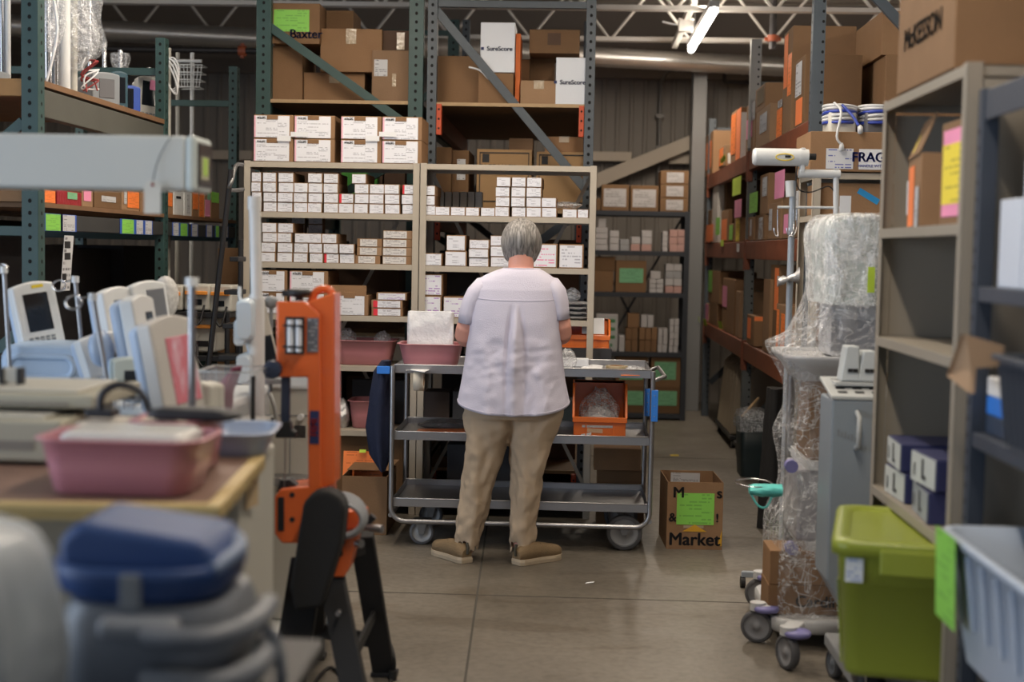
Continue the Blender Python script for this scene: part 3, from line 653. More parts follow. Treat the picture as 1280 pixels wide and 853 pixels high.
mid_rack('green pallet rack behind the left beige unit, with diagonal brace', 320, 529, RY, GREEN_R, .086, [zdg, 1.72, .95, .15], False, [(zz(33), zz(158)), (zz(300), zz(190))], [3.1])
mid_rack('grey pallet rack behind the right beige unit, with orange connectors', 534, 744, RY, GREY_R, .056, [zdr, 1.70, .95, .15], True, [(zz(10), zz(230)), (zz(400), zz(255))], [zz(2)])
EX = .004
def rb(label, a, b_, top, z0, Y=8.42, D=.5, m=None, **k):
    xa, xb = P(a, 90, Y).x, P(b_, 90, Y).x; h = P((a+b_)/2, top, Y).z
    return carton(label, xa, xb, Y, Y+D, z0+.001, h, m, 'cartons on the green and grey racks', **k)
z = zdg
rb('tall plain brown carton at the left end of the green rack deck', 341, 378, 57, z, 8.47, .45, kraft[1])
o = rb('brown carton with green notice and blue lettering, at the top left of the green rack', 340, 399, 4, P(370, 57, 8.47).z, 8.40, .5, kraft[1], sheets=[('front', .03, .78, .30, .84, LIME_PAPER, 'green_notice')])
letters('Baxter', .072, (.06, -.253, .055), (R(90), R(0), 0), NAVY, o, bold=.0015)
rb('low brown carton with strapping tape, middle of the green rack deck', 380, 456, 91, z, 8.5, .5, kraft[0], tape=True)
rb('brown taped carton on top of the low strapped carton, green rack', 400, 477, 36, P(420, 91, 8.5).z, 8.46, .5, kraft[0], tape=True)
rb('small dark carton standing highest on the green rack', 407, 441, 13, P(420, 36, 8.46).z, 8.6, .3, kraft[3])
rb('brown carton with white shipping label at the right end of the green rack deck', 465, 511, 63, z, 8.44, .4, kraft[4], sheets=[('front', .06, .42, .5, .82, LBL_GREY, 'label'), ('front', .55, .66, .3, .55, TAPE, 'tape_strip')])
rb('dark brown taped carton on the labelled carton, green rack', 476, 515, 38, P(480, 63, 8.44).z, 8.5, .35, K_DARK, sheets=[('front', .5, .75, .1, .9, TAPE, 'tape_strip')])
z = zdr
rb('big brown carton at the left end of the grey rack deck', 546, 600, 70, z, 8.5, .5, kraft[1])
rb('brown carton underneath the left white carton, grey rack', 598, 642, 91, z, 8.40, .5, kraft[1])
def sure(label, a, b_, top, z0):
    o = rb(label, a, b_, top, z0, 8.39, .3, mat('white_carton', (.66, .69, .74), .35, 0, .03, 6, .05, 12, coat=.3))
    letters('SureScore', .036, (.012, -.1525, o.dimensions.z*.47 if o.dimensions.z else .12), (R(90), 0, 0), NAVY, o, bold=.0008); 
    b = MB(); hh = .13; zc = (P((a+b_)/2, top, 8.39).z-z0)*.47; b.box(-.097, -.08, -.1515, -.15, zc-.008, zc+.009); b.build('logo_mark', NAVY, o); return o
sure('white glossy carton standing high on a brown carton, grey rack', 600, 643, 28, P(620, 91, 8.40).z)
o = sure('white glossy carton at the right end of the grey rack deck', 695, 732, 72, z)
rb('orange edged flat carton right of the high white carton', 644, 650, 42, P(647, 91, 8.42).z-.18, 8.45, .3, ORANGE_PAPER)
rb('dark brown carton between the brown pile and the tan one, lower level', 648, 662, 74, z, 8.62, .2, kraft[3])
rb('tan carton with glossy tape at the front of the grey rack deck', 651, 697, 101, z, 8.40, .3, kraft[2], tape=True)
rb('dark carton standing behind the tan one, grey rack', 662, 693, 73, z, 8.72, .3, kraft[3])
rb('wide dark carton with faint print on top of the grey rack pile', 661, 724, 37, P(680, 73, 8.72).z, 8.5, .45, kraft[3], sheets=[('front', .36, .62, .35, .85, K_DARK, 'faded_print')])
t = Thing('cable_tie', 'white cord with dark plug lying over the brown carton, grey rack', 'cord', P(615, 100, 8.38)); b = MB(); b.tube([P(586, 84, 8.39), P(600, 88, 8.385), P(610, 98, 8.385), P(621, 104, 8.385)], .006, 6, sub=3); t.part('cord', b, PAPER); b = MB(); q = P(624, 105, 8.385); b.lathe([(0, -.02), (.016, -.012), (.018, .005), (0, .02)], q, 10); t.part('plug', b, NAVY)
z = 1.70
FM = mat('face_mask_kraft', (.33, .20, .09), .7, 0, .06)
def fm(label, a, b_, top, z0, Y=8.5, txt=True, D=.5):
    o = rb(label, a, b_, top, z0, Y, D, FM); w = (P(b_, 90, Y).x-P(a, 90, Y).x)/2; h = P((a+b_)/2, top, Y).z-z0
    b = MB()
    for (x0, x1, z0_, z1_) in ((-w*.88, w*.88, h*.93, h*.95), (-w*.88, w*.88, h*.12, h*.14), (-w*.9, -w*.87, h*.12, h*.95), (w*.87, w*.9, h*.12, h*.95), (-w*.8, -w*.55, h*.78, h*.92)): b.box(x0, x1, -D/2-.0025, -D/2, z0_, z1_)
    b.build('printed_border', INK, o)
    if txt: letters('FACE MASK', .042, (-w*.24, -D/2-.003, h*.70), (R(90), 0, 0), INK, o, bold=.0012)
    return o
fm('brown carton printed FACE MASK, left one behind the top of the right beige unit', 598, 667, 187, z)
fm('brown carton printed FACE MASK, right one behind the top of the right beige unit', 673, 736, 190, z)
rb('small brown carton on the left FACE MASK carton', 638, 668, 173, P(630, 187, 8.5).z, 8.7, .25, kraft[4])
rb('small brown taped carton on the right FACE MASK carton', 683, 731, 171, P(700, 190, 8.5).z, 8.6, .35, kraft[0], tape=True)
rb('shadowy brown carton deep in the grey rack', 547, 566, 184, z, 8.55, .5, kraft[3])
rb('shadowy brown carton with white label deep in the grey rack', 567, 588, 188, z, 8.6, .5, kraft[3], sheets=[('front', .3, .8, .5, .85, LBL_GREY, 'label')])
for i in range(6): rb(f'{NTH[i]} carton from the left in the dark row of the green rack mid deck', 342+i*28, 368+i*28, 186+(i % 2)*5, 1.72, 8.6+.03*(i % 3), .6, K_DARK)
for i in range(6): rb(f'grey carton, {NTH[i]} from left in the back row of right unit top shelf', 549+i*9.6, 557.5+i*9.6, 240, zR[1], 8.02, .09, mat('grey_card', (.30, .30, .29), .7), name='carton')
GREENBOX = mat('green_tote', (.05, .25, .03), .5)
carton('green tote glimpsed behind the small cartons of the left beige unit', P(425, 220, 8.5).x, P(470, 220, 8.5).x, 8.55, 8.9, 1.721, P(440, 211, 8.55).z, GREENBOX, name='storage_tote', cat='tote')
# dark stock filling the rack bays behind the beige units
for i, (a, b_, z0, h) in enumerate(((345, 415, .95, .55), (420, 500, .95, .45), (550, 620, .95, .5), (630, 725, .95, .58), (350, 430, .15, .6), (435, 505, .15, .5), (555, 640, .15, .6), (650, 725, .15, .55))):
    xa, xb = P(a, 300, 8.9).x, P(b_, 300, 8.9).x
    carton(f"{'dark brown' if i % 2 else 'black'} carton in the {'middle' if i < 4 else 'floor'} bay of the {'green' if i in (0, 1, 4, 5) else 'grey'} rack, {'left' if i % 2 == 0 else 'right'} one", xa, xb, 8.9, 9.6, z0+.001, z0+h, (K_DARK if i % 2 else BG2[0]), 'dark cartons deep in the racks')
# ================================================================ the cart
cm = Thing('utility_cart', 'large stainless steel three shelf utility cart in front of the person', 'cart', ((P(488, 465, 6.85).x+P(818, 470, 6.85).x)/2, 7.15, 0))
CY0, CY1 = 6.85, 7.47
cx0, cx1 = P(488, 465, CY0).x, P(819, 472, CY0).x
zt = P(650, 465, CY0).z; zm = P(650, 549, CY0).z; zb = P(650, 633, CY0).z; zbar = P(650, 656, CY0).z
for z in (zt, zm, zb):
    b = MB(); b.box(cx0+.02, cx1-.02, CY0+.02, CY1-.02, z-.012, z-.009)
    for (xa, xb, ya, yb) in ((cx0+.016, cx1-.016, CY0+.015, CY0+.019), (cx0+.016, cx1-.016, CY1-.019, CY1-.015), (cx0+.016, cx0+.02, CY0+.02, CY1-.02), (cx1-.02, cx1-.016, CY0+.02, CY1-.02)): b.box(xa, xb, ya, yb, z-.02, z+.02)
    b.tube([(cx0+.018, CY0+.017, z+.02), (cx1-.018, CY0+.017, z+.02), (cx1-.018, CY1-.017, z+.02), (cx0+.018, CY1-.017, z+.02)], .004, 6, closed=True)
    cm.part('shelf', b, STEEL, .001)
for y in (CY0+.006, CY1-.006):
    b = MB(); r = .07; pts = [(cx0+.01, y, zt+.015), (cx0+.01, y, zbar+r)]
    for k in range(1, 7): a = R(15*k); pts.append((cx0+.01+r-r*math.cos(a), y, zbar+r-r*math.sin(a)))
    for k in range(0, 7): a = R(15*k); pts.append((cx1-.01-r+r*math.sin(a), y, zbar+r-r*math.cos(a)))
    pts.append((cx1-.01, y, zt+.015)); b.tube(pts, .0125, 10); cm.part('tube_frame', b, STEEL)
b = MB()
for x in (cx0+.01, cx1-.01): b.cyl((x, CY0, zbar+.03), (x, CY1, zbar+.03), .012)
cm.part('end_rail', b, STEEL)
b = MB(); b.tube([(cx1, CY0+.03, zt-.03), (cx1+.05, CY0+.03, zt-.01), (cx1+.05, CY1-.03, zt-.01), (cx1, CY1-.03, zt-.03)], .010, 8); cm.part('push_handle', b, STEEL)
RUB = mat('grey_rubber', (.09, .09, .095), .6); HUB = mat('wheel_hub', (.32, .32, .32), .5, .2)
def wheel_mesh(c, r, w, ax=(0, 1, 0)):
    M = Vector((0, 0, 1)).rotation_difference(Vector(ax)).to_matrix()
    t = MB(); t.lathe([(r*.78, -w/2), (r*.93, -w/2), (r, -w*.3), (r, w*.3), (r*.93, w/2), (r*.78, w/2), (r*.78, -w/2)], c, 28, 0, M)
    h = MB(); h.lathe([(0, -w*.42), (r*.2, -w*.42), (r*.22, -w*.28), (r*.7, -w*.2), (r*.79, -w*.42), (r*.79, w*.42), (r*.7, w*.2), (r*.22, w*.28), (r*.2, w*.42), (0, w*.42)], c, 28, 0, M)
    return t, h
for (px, y, r, sw) in ((527, CY0+.08, .062, .02), (780, CY0+.07, .088, 0), (527, CY1-.08, .062, .02), (780, CY1-.07, .088, 0)):
    x = P(px, 675, CY0+.07).x; b = MB()
    b.box(x-.045, x+.045, y-.04, y+.04, zbar-.006, zbar-.001+.002)
    for s in (-1, 1): b.prism([(x-.03, y+s*.026, zbar-.004), (x+.03, y+s*.026, zbar-.004), (x+.012, y+s*.026, r-.01), (x-.012, y+s*.026, r-.01)], (0, .003*s, 0))
    fo = cm.part('caster', b, STEEL_D, .001)
    tt, hh = wheel_mesh((x, y, r), r, .036); cm.part('tyre', tt, RUB, parent=fo); cm.part('hub', hh, HUB, parent=fo)
CLIPB = mat('blue_clip', (.03, .20, .70), .45)
for (px, y, yt, yb_) in ((806, CY1-.006, 486, 520), (818, CY0+.006, 488, 527)):
    b = MB(); top = P(px, yt, y).z; bot = P(px, yb_, y).z; x = cx1-.01; b.box(x-.006, x+.026, y-.017, y+.017, bot, top); 
    for k in range(3): b.cyl((x+.01, y-.0175, bot+(top-bot)*(k+.5)/3), (x+.01, y-.019, bot+(top-bot)*(k+.5)/3), .003, n=8, mi=1)
    cm.part('blue_sleeve', b, [CLIPB, STEEL], .003, label='bright blue plastic sleeve on the cart post')
# things on the cart
TOP = zt-.0085
p = P(539, 456, 7.03); basin('dusty pink wash basin on the cart, left of the person, holding white film', (P(538.5, 440, 7.0).x, 7.03, TOP), .305, .25, .128)
def film_stack(label, c, w, h, d=.1):
    rnd = random.Random(2); rr = []
    for i in range(9):
        f = i/8; rr.append([Vector((x*(1-.03*f)+(rnd.random()-.5)*.008, y*(1-.55*f)+(rnd.random()-.5)*.02, f*h+(rnd.random()-.5)*.012*(f > .5))) for x, y in rrect(w/2, d/2, .025, 5)])
    b = MB(); b.loft(rr, True); ob = b.build('plastic_sheeting', mat('white_sheeting', (.66, .67, .69), .35, 0, .12, 14, .9, 22), None); ob.location = c; tag(ob, label, 'plastic sheeting'); ob.modifiers.new('s', 'SUBSURF').render_levels = 1
film_stack('folded wad of white plastic sheeting standing in the cart basin', (P(538, 420, 7.05).x, 7.05, TOP+.02), .235, .262)
t = Thing('masking_tape', 'cream roll of tape hanging on the front of the cart top shelf', 'tape roll', (P(523.5, 478, 6.83).x, 6.835, zt-.08))
M = Matrix.Rotation(R(90), 3, 'Y'); b = MB(); c0 = (P(523.5, 478, 6.82).x, 6.825, P(523.5, 477, 6.82).z)
b.lathe([(.022, -.024), (.046, -.024), (.046, .024), (.022, .024), (.022, -.024)], c0, 28, 0, M); t.part('roll', b, mat('cream_tape', (.56, .51, .42), .7)); b = MB(); b.lathe([(.019, -.024), (.022, -.024), (.022, .024), (.019, .024), (.019, -.024)], c0, 24, 0, M); t.part('core', b, kraft[0])
def flat(name, label, cat, pts, z, m, th=.004, part='sheet'):
    b = MB(); q = [PZp(px, py, z) for px, py in pts]; b.prism(q, (0, 0, th)); o = b.build(part, m, None); 
    c = sum(q, Vector())/len(q)
    for v in o.data.vertices: v.co -= c
    o.location = c; o.name = name; tag(o, label, cat); return o
flat('sachet', 'white printed sachet on the cart in front of the pink basin', 'packet', [(499, 457), (517, 453), (534, 460), (508, 464)], TOP+.001, LBL_GREY, .004)
flat('sachet', 'small clear sachet at the front left corner of the cart', 'packet', [(512, 463), (537, 457), (545, 459), (530, 466)], TOP+.0055, PAPER, .003)
flat('label_strip', 'thin white label strip on the cart, right of the pink basin', 'label', [(546, 457), (572, 457), (572, 461), (546, 461)], TOP+.001, PAPER, .002)
flat('paper_tray', 'shallow white tray at the back right of the cart top', 'tray', [(755, 453), (803, 453), (804, 457), (753, 456)], TOP+.001, PAPER, .006)
flat('label_strip', 'curved white strip on the cart right of the clear bag', 'label', [(726, 460), (741, 456), (754, 458), (752, 462), (733, 463)], TOP+.001, PAPER, .003)
flat('orange_label_sheet', 'orange edged paper at the front right of the cart top', 'paper', [(776, 470), (781, 466), (800, 467), (802, 470)], TOP+.001, ORANGE_PAPER, .003)
bag('small clear bag on the right end of the cart top', (P(792, 463, 7.1).x, 7.12, TOP), .05, .04, .03, seed=11)
bag('crinkled clear bag on the cart beside the person’s right elbow', (P(709, 455, 7.05).x, 7.05, TOP), .055, .06, .11, seed=12, crump=.26)
t = Thing('packing_tape_roll', 'flat tan tape roll lying on the cart top, right end', 'tape roll', (P(771, 462, 7.2).x, 7.2, TOP)); c0 = (P(771, 462, 7.15).x, 7.15, TOP+.001)
b = MB(); b.lathe([(.038, 0), (.056, 0), (.056, .024), (.038, .024), (.038, 0)], c0, 28); t.part('roll', b, mat('tan_tape', (.30, .24, .14), .35)); b = MB(); b.lathe([(.035, 0), (.038, 0), (.038, .024), (.035, .024), (.035, 0)], c0, 28); t.part('core', b, kraft[0])
carton('low white box at the back of the cart, right of the person', P(700, 445, 7.35).x, P(736, 445, 7.35).x, 7.33, 7.42, TOP, TOP+.04, mat('white_card', (.6, .62, .66), .6), name='carton')
MID = zm-.0085
o = flat('orange_tray', 'flat orange tray on the cart middle shelf left of the person', 'tray', [(519, 546), (523, 540), (600, 540), (600, 547)], MID+.001, ORANGE_P, .016); 
bag('dark translucent film heap on the cart middle shelf', (P(560, 535, 7.2).x, 7.25, MID), .16, .09, .05, wrapmat('smoky_film', (.12, .12, .13), .5), 21)
hb = hopper('orange stacking bin on the cart middle shelf holding a clear bag', (P(749, 553, 6.9).x, 7.03, MID), P(783, 530, 6.9).x-P(715, 530, 6.9).x-.012, .28, .275, front=.42)
b = MB(); b.sheet((-.085, -.1415, .068), (.155, 0, 0), (0, 0, .011)); hb.part('label_strip', b, LBL_GREY); b = MB(); b.sheet((-.06, -.1415, .045), (.075, 0, -.004), (0, 0, .02)); hb.part('torn_label', b, mat('torn_paper', (.62, .42, .28), .8, 0, .2, 40)); b = MB(); b.sheet((-.09, -.1415, .022), (.05, 0, .01), (0, 0, .012)); hb.part('torn_label', b, PAPER)
bag('clear bag of white fittings inside the orange cart bin', (hb.o.x-.0, hb.o.y+.02, MID+.006), .11, .10, .235, BAG, 22, crump=.24)
bag('white fittings at the bottom of the clear bag in the orange bin', (hb.o.x+.0, hb.o.y-.01, MID+.006), .10, .09, .15, mat('white_fittings', (.62, .62, .63), .5, 0, .2, 40, .8, 60), 23, crump=.2, cat='fittings', name='fittings_heap')
# garment hung at the left end of the cart
GN = mat('navy_cloth', (.010, .016, .045), .85, 0, .25, 20, .3, 60)
rr = []; gx = P(476, 500, 6.95).x
for i, (f, hw, dx) in enumerate(((0, .022, .02), (.1, .04, .0), (.3, .055, -.005), (.6, .06, -.012), (.85, .05, -.0), (1, .012, .012))):
    zc = zt+.03-f*.55; rr.append([Vector((gx+dx+hw*math.cos(a)*(1+.18*math.sin(5*a+f*4)), 6.98+.05*math.sin(a)*(1+.2*math.cos(4*a)), zc)) for a in [2*math.pi*k/20 for k in range(20)]])
b = MB(); b.loft(rr, True); t = Thing('hanging_jacket', 'dark navy jacket hanging from the left end of the cart', 'jacket', (gx, 6.98, zt-.5)); t.part('cloth', b, GN); b = MB(); q = P(478, 463, 6.9); b.box(q.x-.03, q.x+.035, 6.915, 6.925, q.z-.02, q.z+.018); t.part('blue_tab', b, CLIPB, .003)
# ================================================================ the person
PY = 6.60
SKIN = mat('skin', (.62, .30, .23), .5, 0, .08, 12, .05, 90, sub=.15)
def Q(px, py, dy=0): return P(px, py, PY+dy)
def ellip(mb, c, r, n=20, m=14, rot=None, mi=0):
    rings = []
    for i in range(m+1):
        a = math.pi*i/m; rr = math.sin(a); zc = -math.cos(a)
        rings.append([Vector((r[0]*rr*math.cos(2*math.pi*k/n), r[1]*rr*math.sin(2*math.pi*k/n), r[2]*zc)) for k in range(n)])
    if rot is not None: rings = [[rot @ v for v in q] for q in rings]
    rings = [[v+Vector(c) for v in q] for q in rings]
    mb.loft(rings, True, mi)
pe = Thing('person', 'grey-haired person seen from behind, pale lavender top and khaki trousers, at the steel cart', 'person', (Q(640, 705).x, PY, 0))
b = MB()
hc = Q(651.5, 305, .05); TILT = Matrix.Rotation(R(-24), 3, 'X')
ellip(b, hc, (.074, .094, .112), rot=TILT)
def hp(x, y, z): return hc+TILT @ Vector((x, y, z))
ellip(b, hp(0, .045, -.045), (.055, .055, .068), rot=TILT)            # jaw
b.tube([hp(0, .094, .0), hp(0, .112, -.022), hp(0, .104, -.036)], [.009, .014, .011], 8)      # nose
ellip(b, hp(0, .098, -.066), (.024, .010, .008), rot=TILT); ellip(b, hp(0, .082, -.098), (.022, .018, .014), rot=TILT)
for s in (-1, 1):
    ellip(b, hp(s*.078, .002, -.014), (.010, .018, .032), rot=TILT); ellip(b, hp(s*.032, .083, .018), (.02, .012, .006), rot=TILT); ellip(b, hp(s*.036, .072, -.03), (.022, .02, .018), rot=TILT)
nk = Q(651, 341, 0); b.tube([hp(0, -.02, -.04), nk+Vector((0, .01, .02)), nk+Vector((0, -.005, -.06))], [.058, .060, .085], 16)
ch = Q(644, 420); hip = Q(643, 505)
def ring(c, hw, hd, n=28, p=.8): return [Vector((c.x+hw*abs(math.cos(a))**p*math.copysign(1, math.cos(a)), c.y+hd*abs(math.sin(a))**p*math.copysign(1, math.sin(a)), c.z)) for a in [2*math.pi*k/n for k in range(n)]]
b.loft([ring(Q(648, 345), .09, .07), ring(Q(645, 362), .19, .09), ring(Q(644, 400), .19, .11), ring(Q(643, 450), .19, .13), ring(Q(642, 495), .21, .14), ring(Q(642, 515), .20, .13)])
LA = {}
for s, sh, el, wr, pl in ((-1, Q(600, 368, .0), Q(580, 420, -.01), P(611, 428, 6.93), P(622, 432, 7.0)), (1, Q(692, 368, .0), Q(703, 417, -.01), P(690, 426, 6.93), P(682, 432, 7.0))):
    b.tube([sh, sh.lerp(el, .5), el, el.lerp(wr, .35), wr], [.062, .052, .044, .042, .027], 14, sub=3)
    # hand: palm, four bent fingers of different lengths and a thumb from the side of the palm
    d = (pl-wr).normalized(); lat = d.cross(Vector((0, 0, 1))).normalized(); dn = lat.cross(d)*-1
    if dn.z > 0: dn = -dn
    pc = wr+d*.045; Mx = Matrix((lat, d, dn)).transposed(); ellip(b, pc, (.040, .052, .016), rot=Mx)
    for k, (o_, L_) in enumerate(((-.030, .066), (-.010, .076), (.010, .072), (.029, .058))):
        f0 = pc+d*.038+lat*o_; b.tube([f0-d*.02, f0+d*L_*.4, f0+d*L_*.75+dn*L_*.25, f0+d*L_*.9+dn*L_*.55], [.0095, .0088, .0082, .007], 8)
    t0 = pc-d*.02-lat*s*.032; b.tube([t0, t0-lat*s*.022+d*.022+dn*.008, t0-lat*s*.026+d*.048+dn*.022], [.012, .0105, .009], 8)
for s, pts in ((-1, ((614, 515), (599, 600), (584, 685))), (1, ((668, 515), (660, 600), (651, 685)))):
    q = [Q(*p_) for p_ in pts]; b.tube(q, [.075, .05, .036], 14)
    ft = Q(pts[2][0], 700); dr = Vector((s*.62, .78, 0)).normalized(); b.tube([q[2]+Vector((0, 0, .02)), Vector((q[2].x, q[2].y, .05)), Vector((q[2].x, q[2].y, .05))+dr*.13-Vector((0, 0, .01))], [.04, .036, .028], 12)
body = pe.part('body', b, SKIN)
rm = body.modifiers.new('r', 'REMESH'); rm.mode = 'VOXEL'; rm.voxel_size = .0055; rm.use_smooth_shade = True
sm = body.modifiers.new('sm', 'SMOOTH'); sm.factor = .5; sm.iterations = 3
EYE = mat('eye_white', (.8, .8, .78), .2)
for s in (-1, 1):
    b = MB(); ellip(b, hp(s*.031, .080, .001), (.012, .009, .010)); ellip(b, hp(s*.031, .088, .0), (.005, .002, .005), mi=1); pe.part('eye', b, [EYE, INK])
# hair: short, grey, covering crown, sides and nape
HAIR = bpy.data.materials.new('grey_hair'); N, L = nodes_of(HAIR); bb = N['Principled BSDF']; bb.inputs['Roughness'].default_value = .45
tc = N.new('ShaderNodeTexCoord'); mp = N.new('ShaderNodeMapping'); mp.inputs['Scale'].default_value = (150, 60, 9); L.new(tc.outputs['Object'], mp.inputs[0]); nz = N.new('ShaderNodeTexNoise'); nz.inputs['Scale'].default_value = 1; nz.inputs['Detail'].default_value = 5; nz.inputs['Distortion'].default_value = .4; L.new(mp.outputs[0], nz.inputs[0])
cr = N.new('ShaderNodeValToRGB'); e = cr.color_ramp.elements; e[0].position = .32; e[0].color = (.075, .07, .065, 1); e[1].position = .66; e[1].color = (.34, .32, .30, 1); L.new(nz.outputs['Fac'], cr.inputs[0]); L.new(cr.outputs[0], bb.inputs['Base Color'])
bp = N.new('ShaderNodeBump'); bp.inputs['Strength'].default_value = .8; bp.inputs['Distance'].default_value = .006; L.new(nz.outputs['Fac'], bp.inputs['Height']); L.new(bp.outputs[0], bb.inputs['Normal'])
rnd = random.Random(5); rings = []
n = 72
for i in range(15):
    f = i/14; a = math.pi*(.0+.80*f)      # from the crown down
    rg = []
    for k in range(n):
        th = 2*math.pi*k/n; back = max(0, -math.sin(th)); front = max(0, math.sin(th))
        aa = a*(1-.48*front**1.5)*(1+.02*back)
        rr = (1.14+.03*math.sin(9*th+3*f)+.018*math.sin(23*th)+(rnd.random()-.5)*.02)*(1-.10*max(0, f-.75)/.25*(back+.3))
        nap = 1-.22*smooth((f-.72)/.28)*back; rr *= nap*1.04; x = .080*rr*math.sin(aa)*math.cos(th); y = .100*rr*math.sin(aa)*math.sin(th); z = .113*(1.06 if f < .9 else 1.08)*math.cos(aa)
        if f > .9: z += (rnd.random()-.5)*.010
        rg.append(hp(x, y-.002, z+.002))
    rings.append(rg)
inner = [[hc+(v-hc)*.93 for v in rg] for rg in rings[::-1]]
b = MB(); b.loft(rings+inner, True); hr = pe.part('hair', b, HAIR); hr.modifiers.new('s', 'SUBSURF').render_levels = 1
# the top: yoke, back pleat, drape, curved hem, short sleeves
def cloth(name, col, bs=220):
    m = mat(name, col, .85, 0, .04, 5, .25, bs, spec=.2); return m
SHIRT = cloth('lavender_cotton', (.60, .575, .68)); KHAKI = cloth('khaki_twill', (.45, .35, .25))
KEY = [(335, 652, 21, .070, 0), (339, 650, 31, .083, 0), (345, 648, 42, .095, 0), (352, 647, 51, .105, 0), (362, 646.5, 55.5, .118, 0), (380, 645, 57, .132, 0), (400, 644, 57.5, .142, 0), (425, 643, 58.5, .150, 0), (450, 642.5, 61, .155, 0), (475, 642, 64.5, .165, 0), (492, 642, 68, .175, .6), (502, 642, 70, .18, 1)]
def skey(py):
    for a_, b_ in zip(KEY, KEY[1:]):
        if py <= b_[0]: t = (py-a_[0])/(b_[0]-a_[0]); return [x+(y-x)*t for x, y in zip(a_, b_)]
    return list(KEY[-1])
PM = 267.0
def shirt_pt(py, th, off=0):
    k = skey(py); c = Q(k[1], py); hw = k[2]/PM; hd = k[3]; cs, sn = math.cos(th), math.sin(th)
    x = hw*abs(cs)**.86*math.copysign(1, cs); y = hd*abs(sn)**.80*math.copysign(1, sn)
    v = (py-335)/167; dback = 0
    if sn < 0:
        low = smooth((py-372)/50); u = x/hw
        # inverted pleat below the yoke and soft vertical folds
        wd = .55+.75*smooth((py-372)/70); dback += .010*noise.noise(Vector((x*13, py*.045, 3)))*smooth((py-385)/40)+.005*noise.noise(Vector((x*30+py*.03, py*.12, 7)))*smooth((py-400)/60); dback += low*(.028*math.exp(-((x-.008)/(.016*wd))**2) - .022*math.exp(-((x+.022*wd)/.009)**2) - .018*math.exp(-((x-.040*wd)/.010)**2))*(1-smooth((py-440)/70)*.7)
        dback += low*.008*math.sin(x*46+1.3)*(1-abs(u))*smooth((py-380)/90)
        dback += .003*smooth((py-428)/8)*(1-smooth((py-436)/8))*smooth((x+.04)/.08)*math.sin((py-425)/3.2+x*14)
        dback += .0014*math.sin((py-440)/3.6+x*12)*smooth((py-436)/8)*(1-smooth((py-456)/12))
    dback += .006*math.sin(th*7+py*.03)*smooth((py-400)/90)
    hem = k[4]*(.052 if sn < 0 else .05)*abs(sn)**1.2
    y -= (dback+off)*abs(sn) if sn < 0 else -off
    x += off*cs
    return Vector((c.x+x, c.y+y, c.z-hem))
def shirt_build(names):
    b = MB(); n = 220; rings = []
    pys = [335+(502-335)*i/110 for i in range(111)]
    for py in pys: rings.append([shirt_pt(py, 2*math.pi*k/n) for k in range(n)])
    last = rings[-1]; c = sum(last, Vector())/n
    rings.append([c+(v-c)*.965+Vector((0, 0, .004)) for v in last]); rings.append([c+(v-c)*.80+Vector((0, 0, .06)) for v in last])
    first = rings[0]; c = sum(first, Vector())/n; rings.insert(0, [c+(v-c)*.93-Vector((0, 0, .004)) for v in first])
    b.loft(rings, True)
    return b
b = shirt_build(0)
def sleeve(pts, n=28):
    rings = []
    for i, (c, rx, ry) in enumerate(pts):
        a = pts[max(0, i-1)][0]; d_ = pts[min(len(pts)-1, i+1)][0]; t = (d_-a).normalized(); x = t.cross(Vector((0, 1, 0))).normalized(); y = x.cross(t)
        rings.append([c+x*rx*math.cos(2*math.pi*k/n)*(1+.03*math.sin(3*2*math.pi*k/n+i*.6))+y*ry*math.sin(2*math.pi*k/n) for k in range(n)])
    return rings
# sleeve rings: from inside the shoulder to the hem, then turned inward
slv = sleeve([(Q(616, 352), .030, .06), (Q(605, 358), .050, .082), (Q(597, 368), .055, .088), (Q(591, 380), .054, .086), (Q(587, 392), .050, .082), (Q(586, 404), .050, .080), (Q(586, 405), .044, .073), (Q(589, 392), .042, .068)])
b.loft(slv, True)
srv = sleeve([(Q(678, 352), .030, .06), (Q(688, 358), .050, .082), (Q(694, 367), .052, .088), (Q(697.5, 378), .048, .086), (Q(699.5, 389), .044, .082), (Q(700.5, 399), .044, .080), (Q(700.5, 400), .039, .073), (Q(699, 388), .037, .068)])
b.loft(srv, True)
top = pe.part('shirt', b, SHIRT); 
b = MB(); ts = [R(200+140*i/30) for i in range(31)]
b.tube([shirt_pt(372+3*math.sin(math.pi*i/30), t_, .001) for i, t_ in enumerate(ts)], .0016, 6); pe.part('yoke_seam', b, SHIRT, parent=top)
b = MB(); b.tube([shirt_pt(335.6, 2*math.pi*k/40, .001) for k in range(40)], .0022, 6, closed=True); pe.part('neckline', b, SHIRT, parent=top)
b = MB(); b.tube([shirt_pt(500, 2*math.pi*k/60, .001) for k in range(60)], .0015, 6, closed=True); pe.part('hem_stitch', b, SHIRT, parent=top)
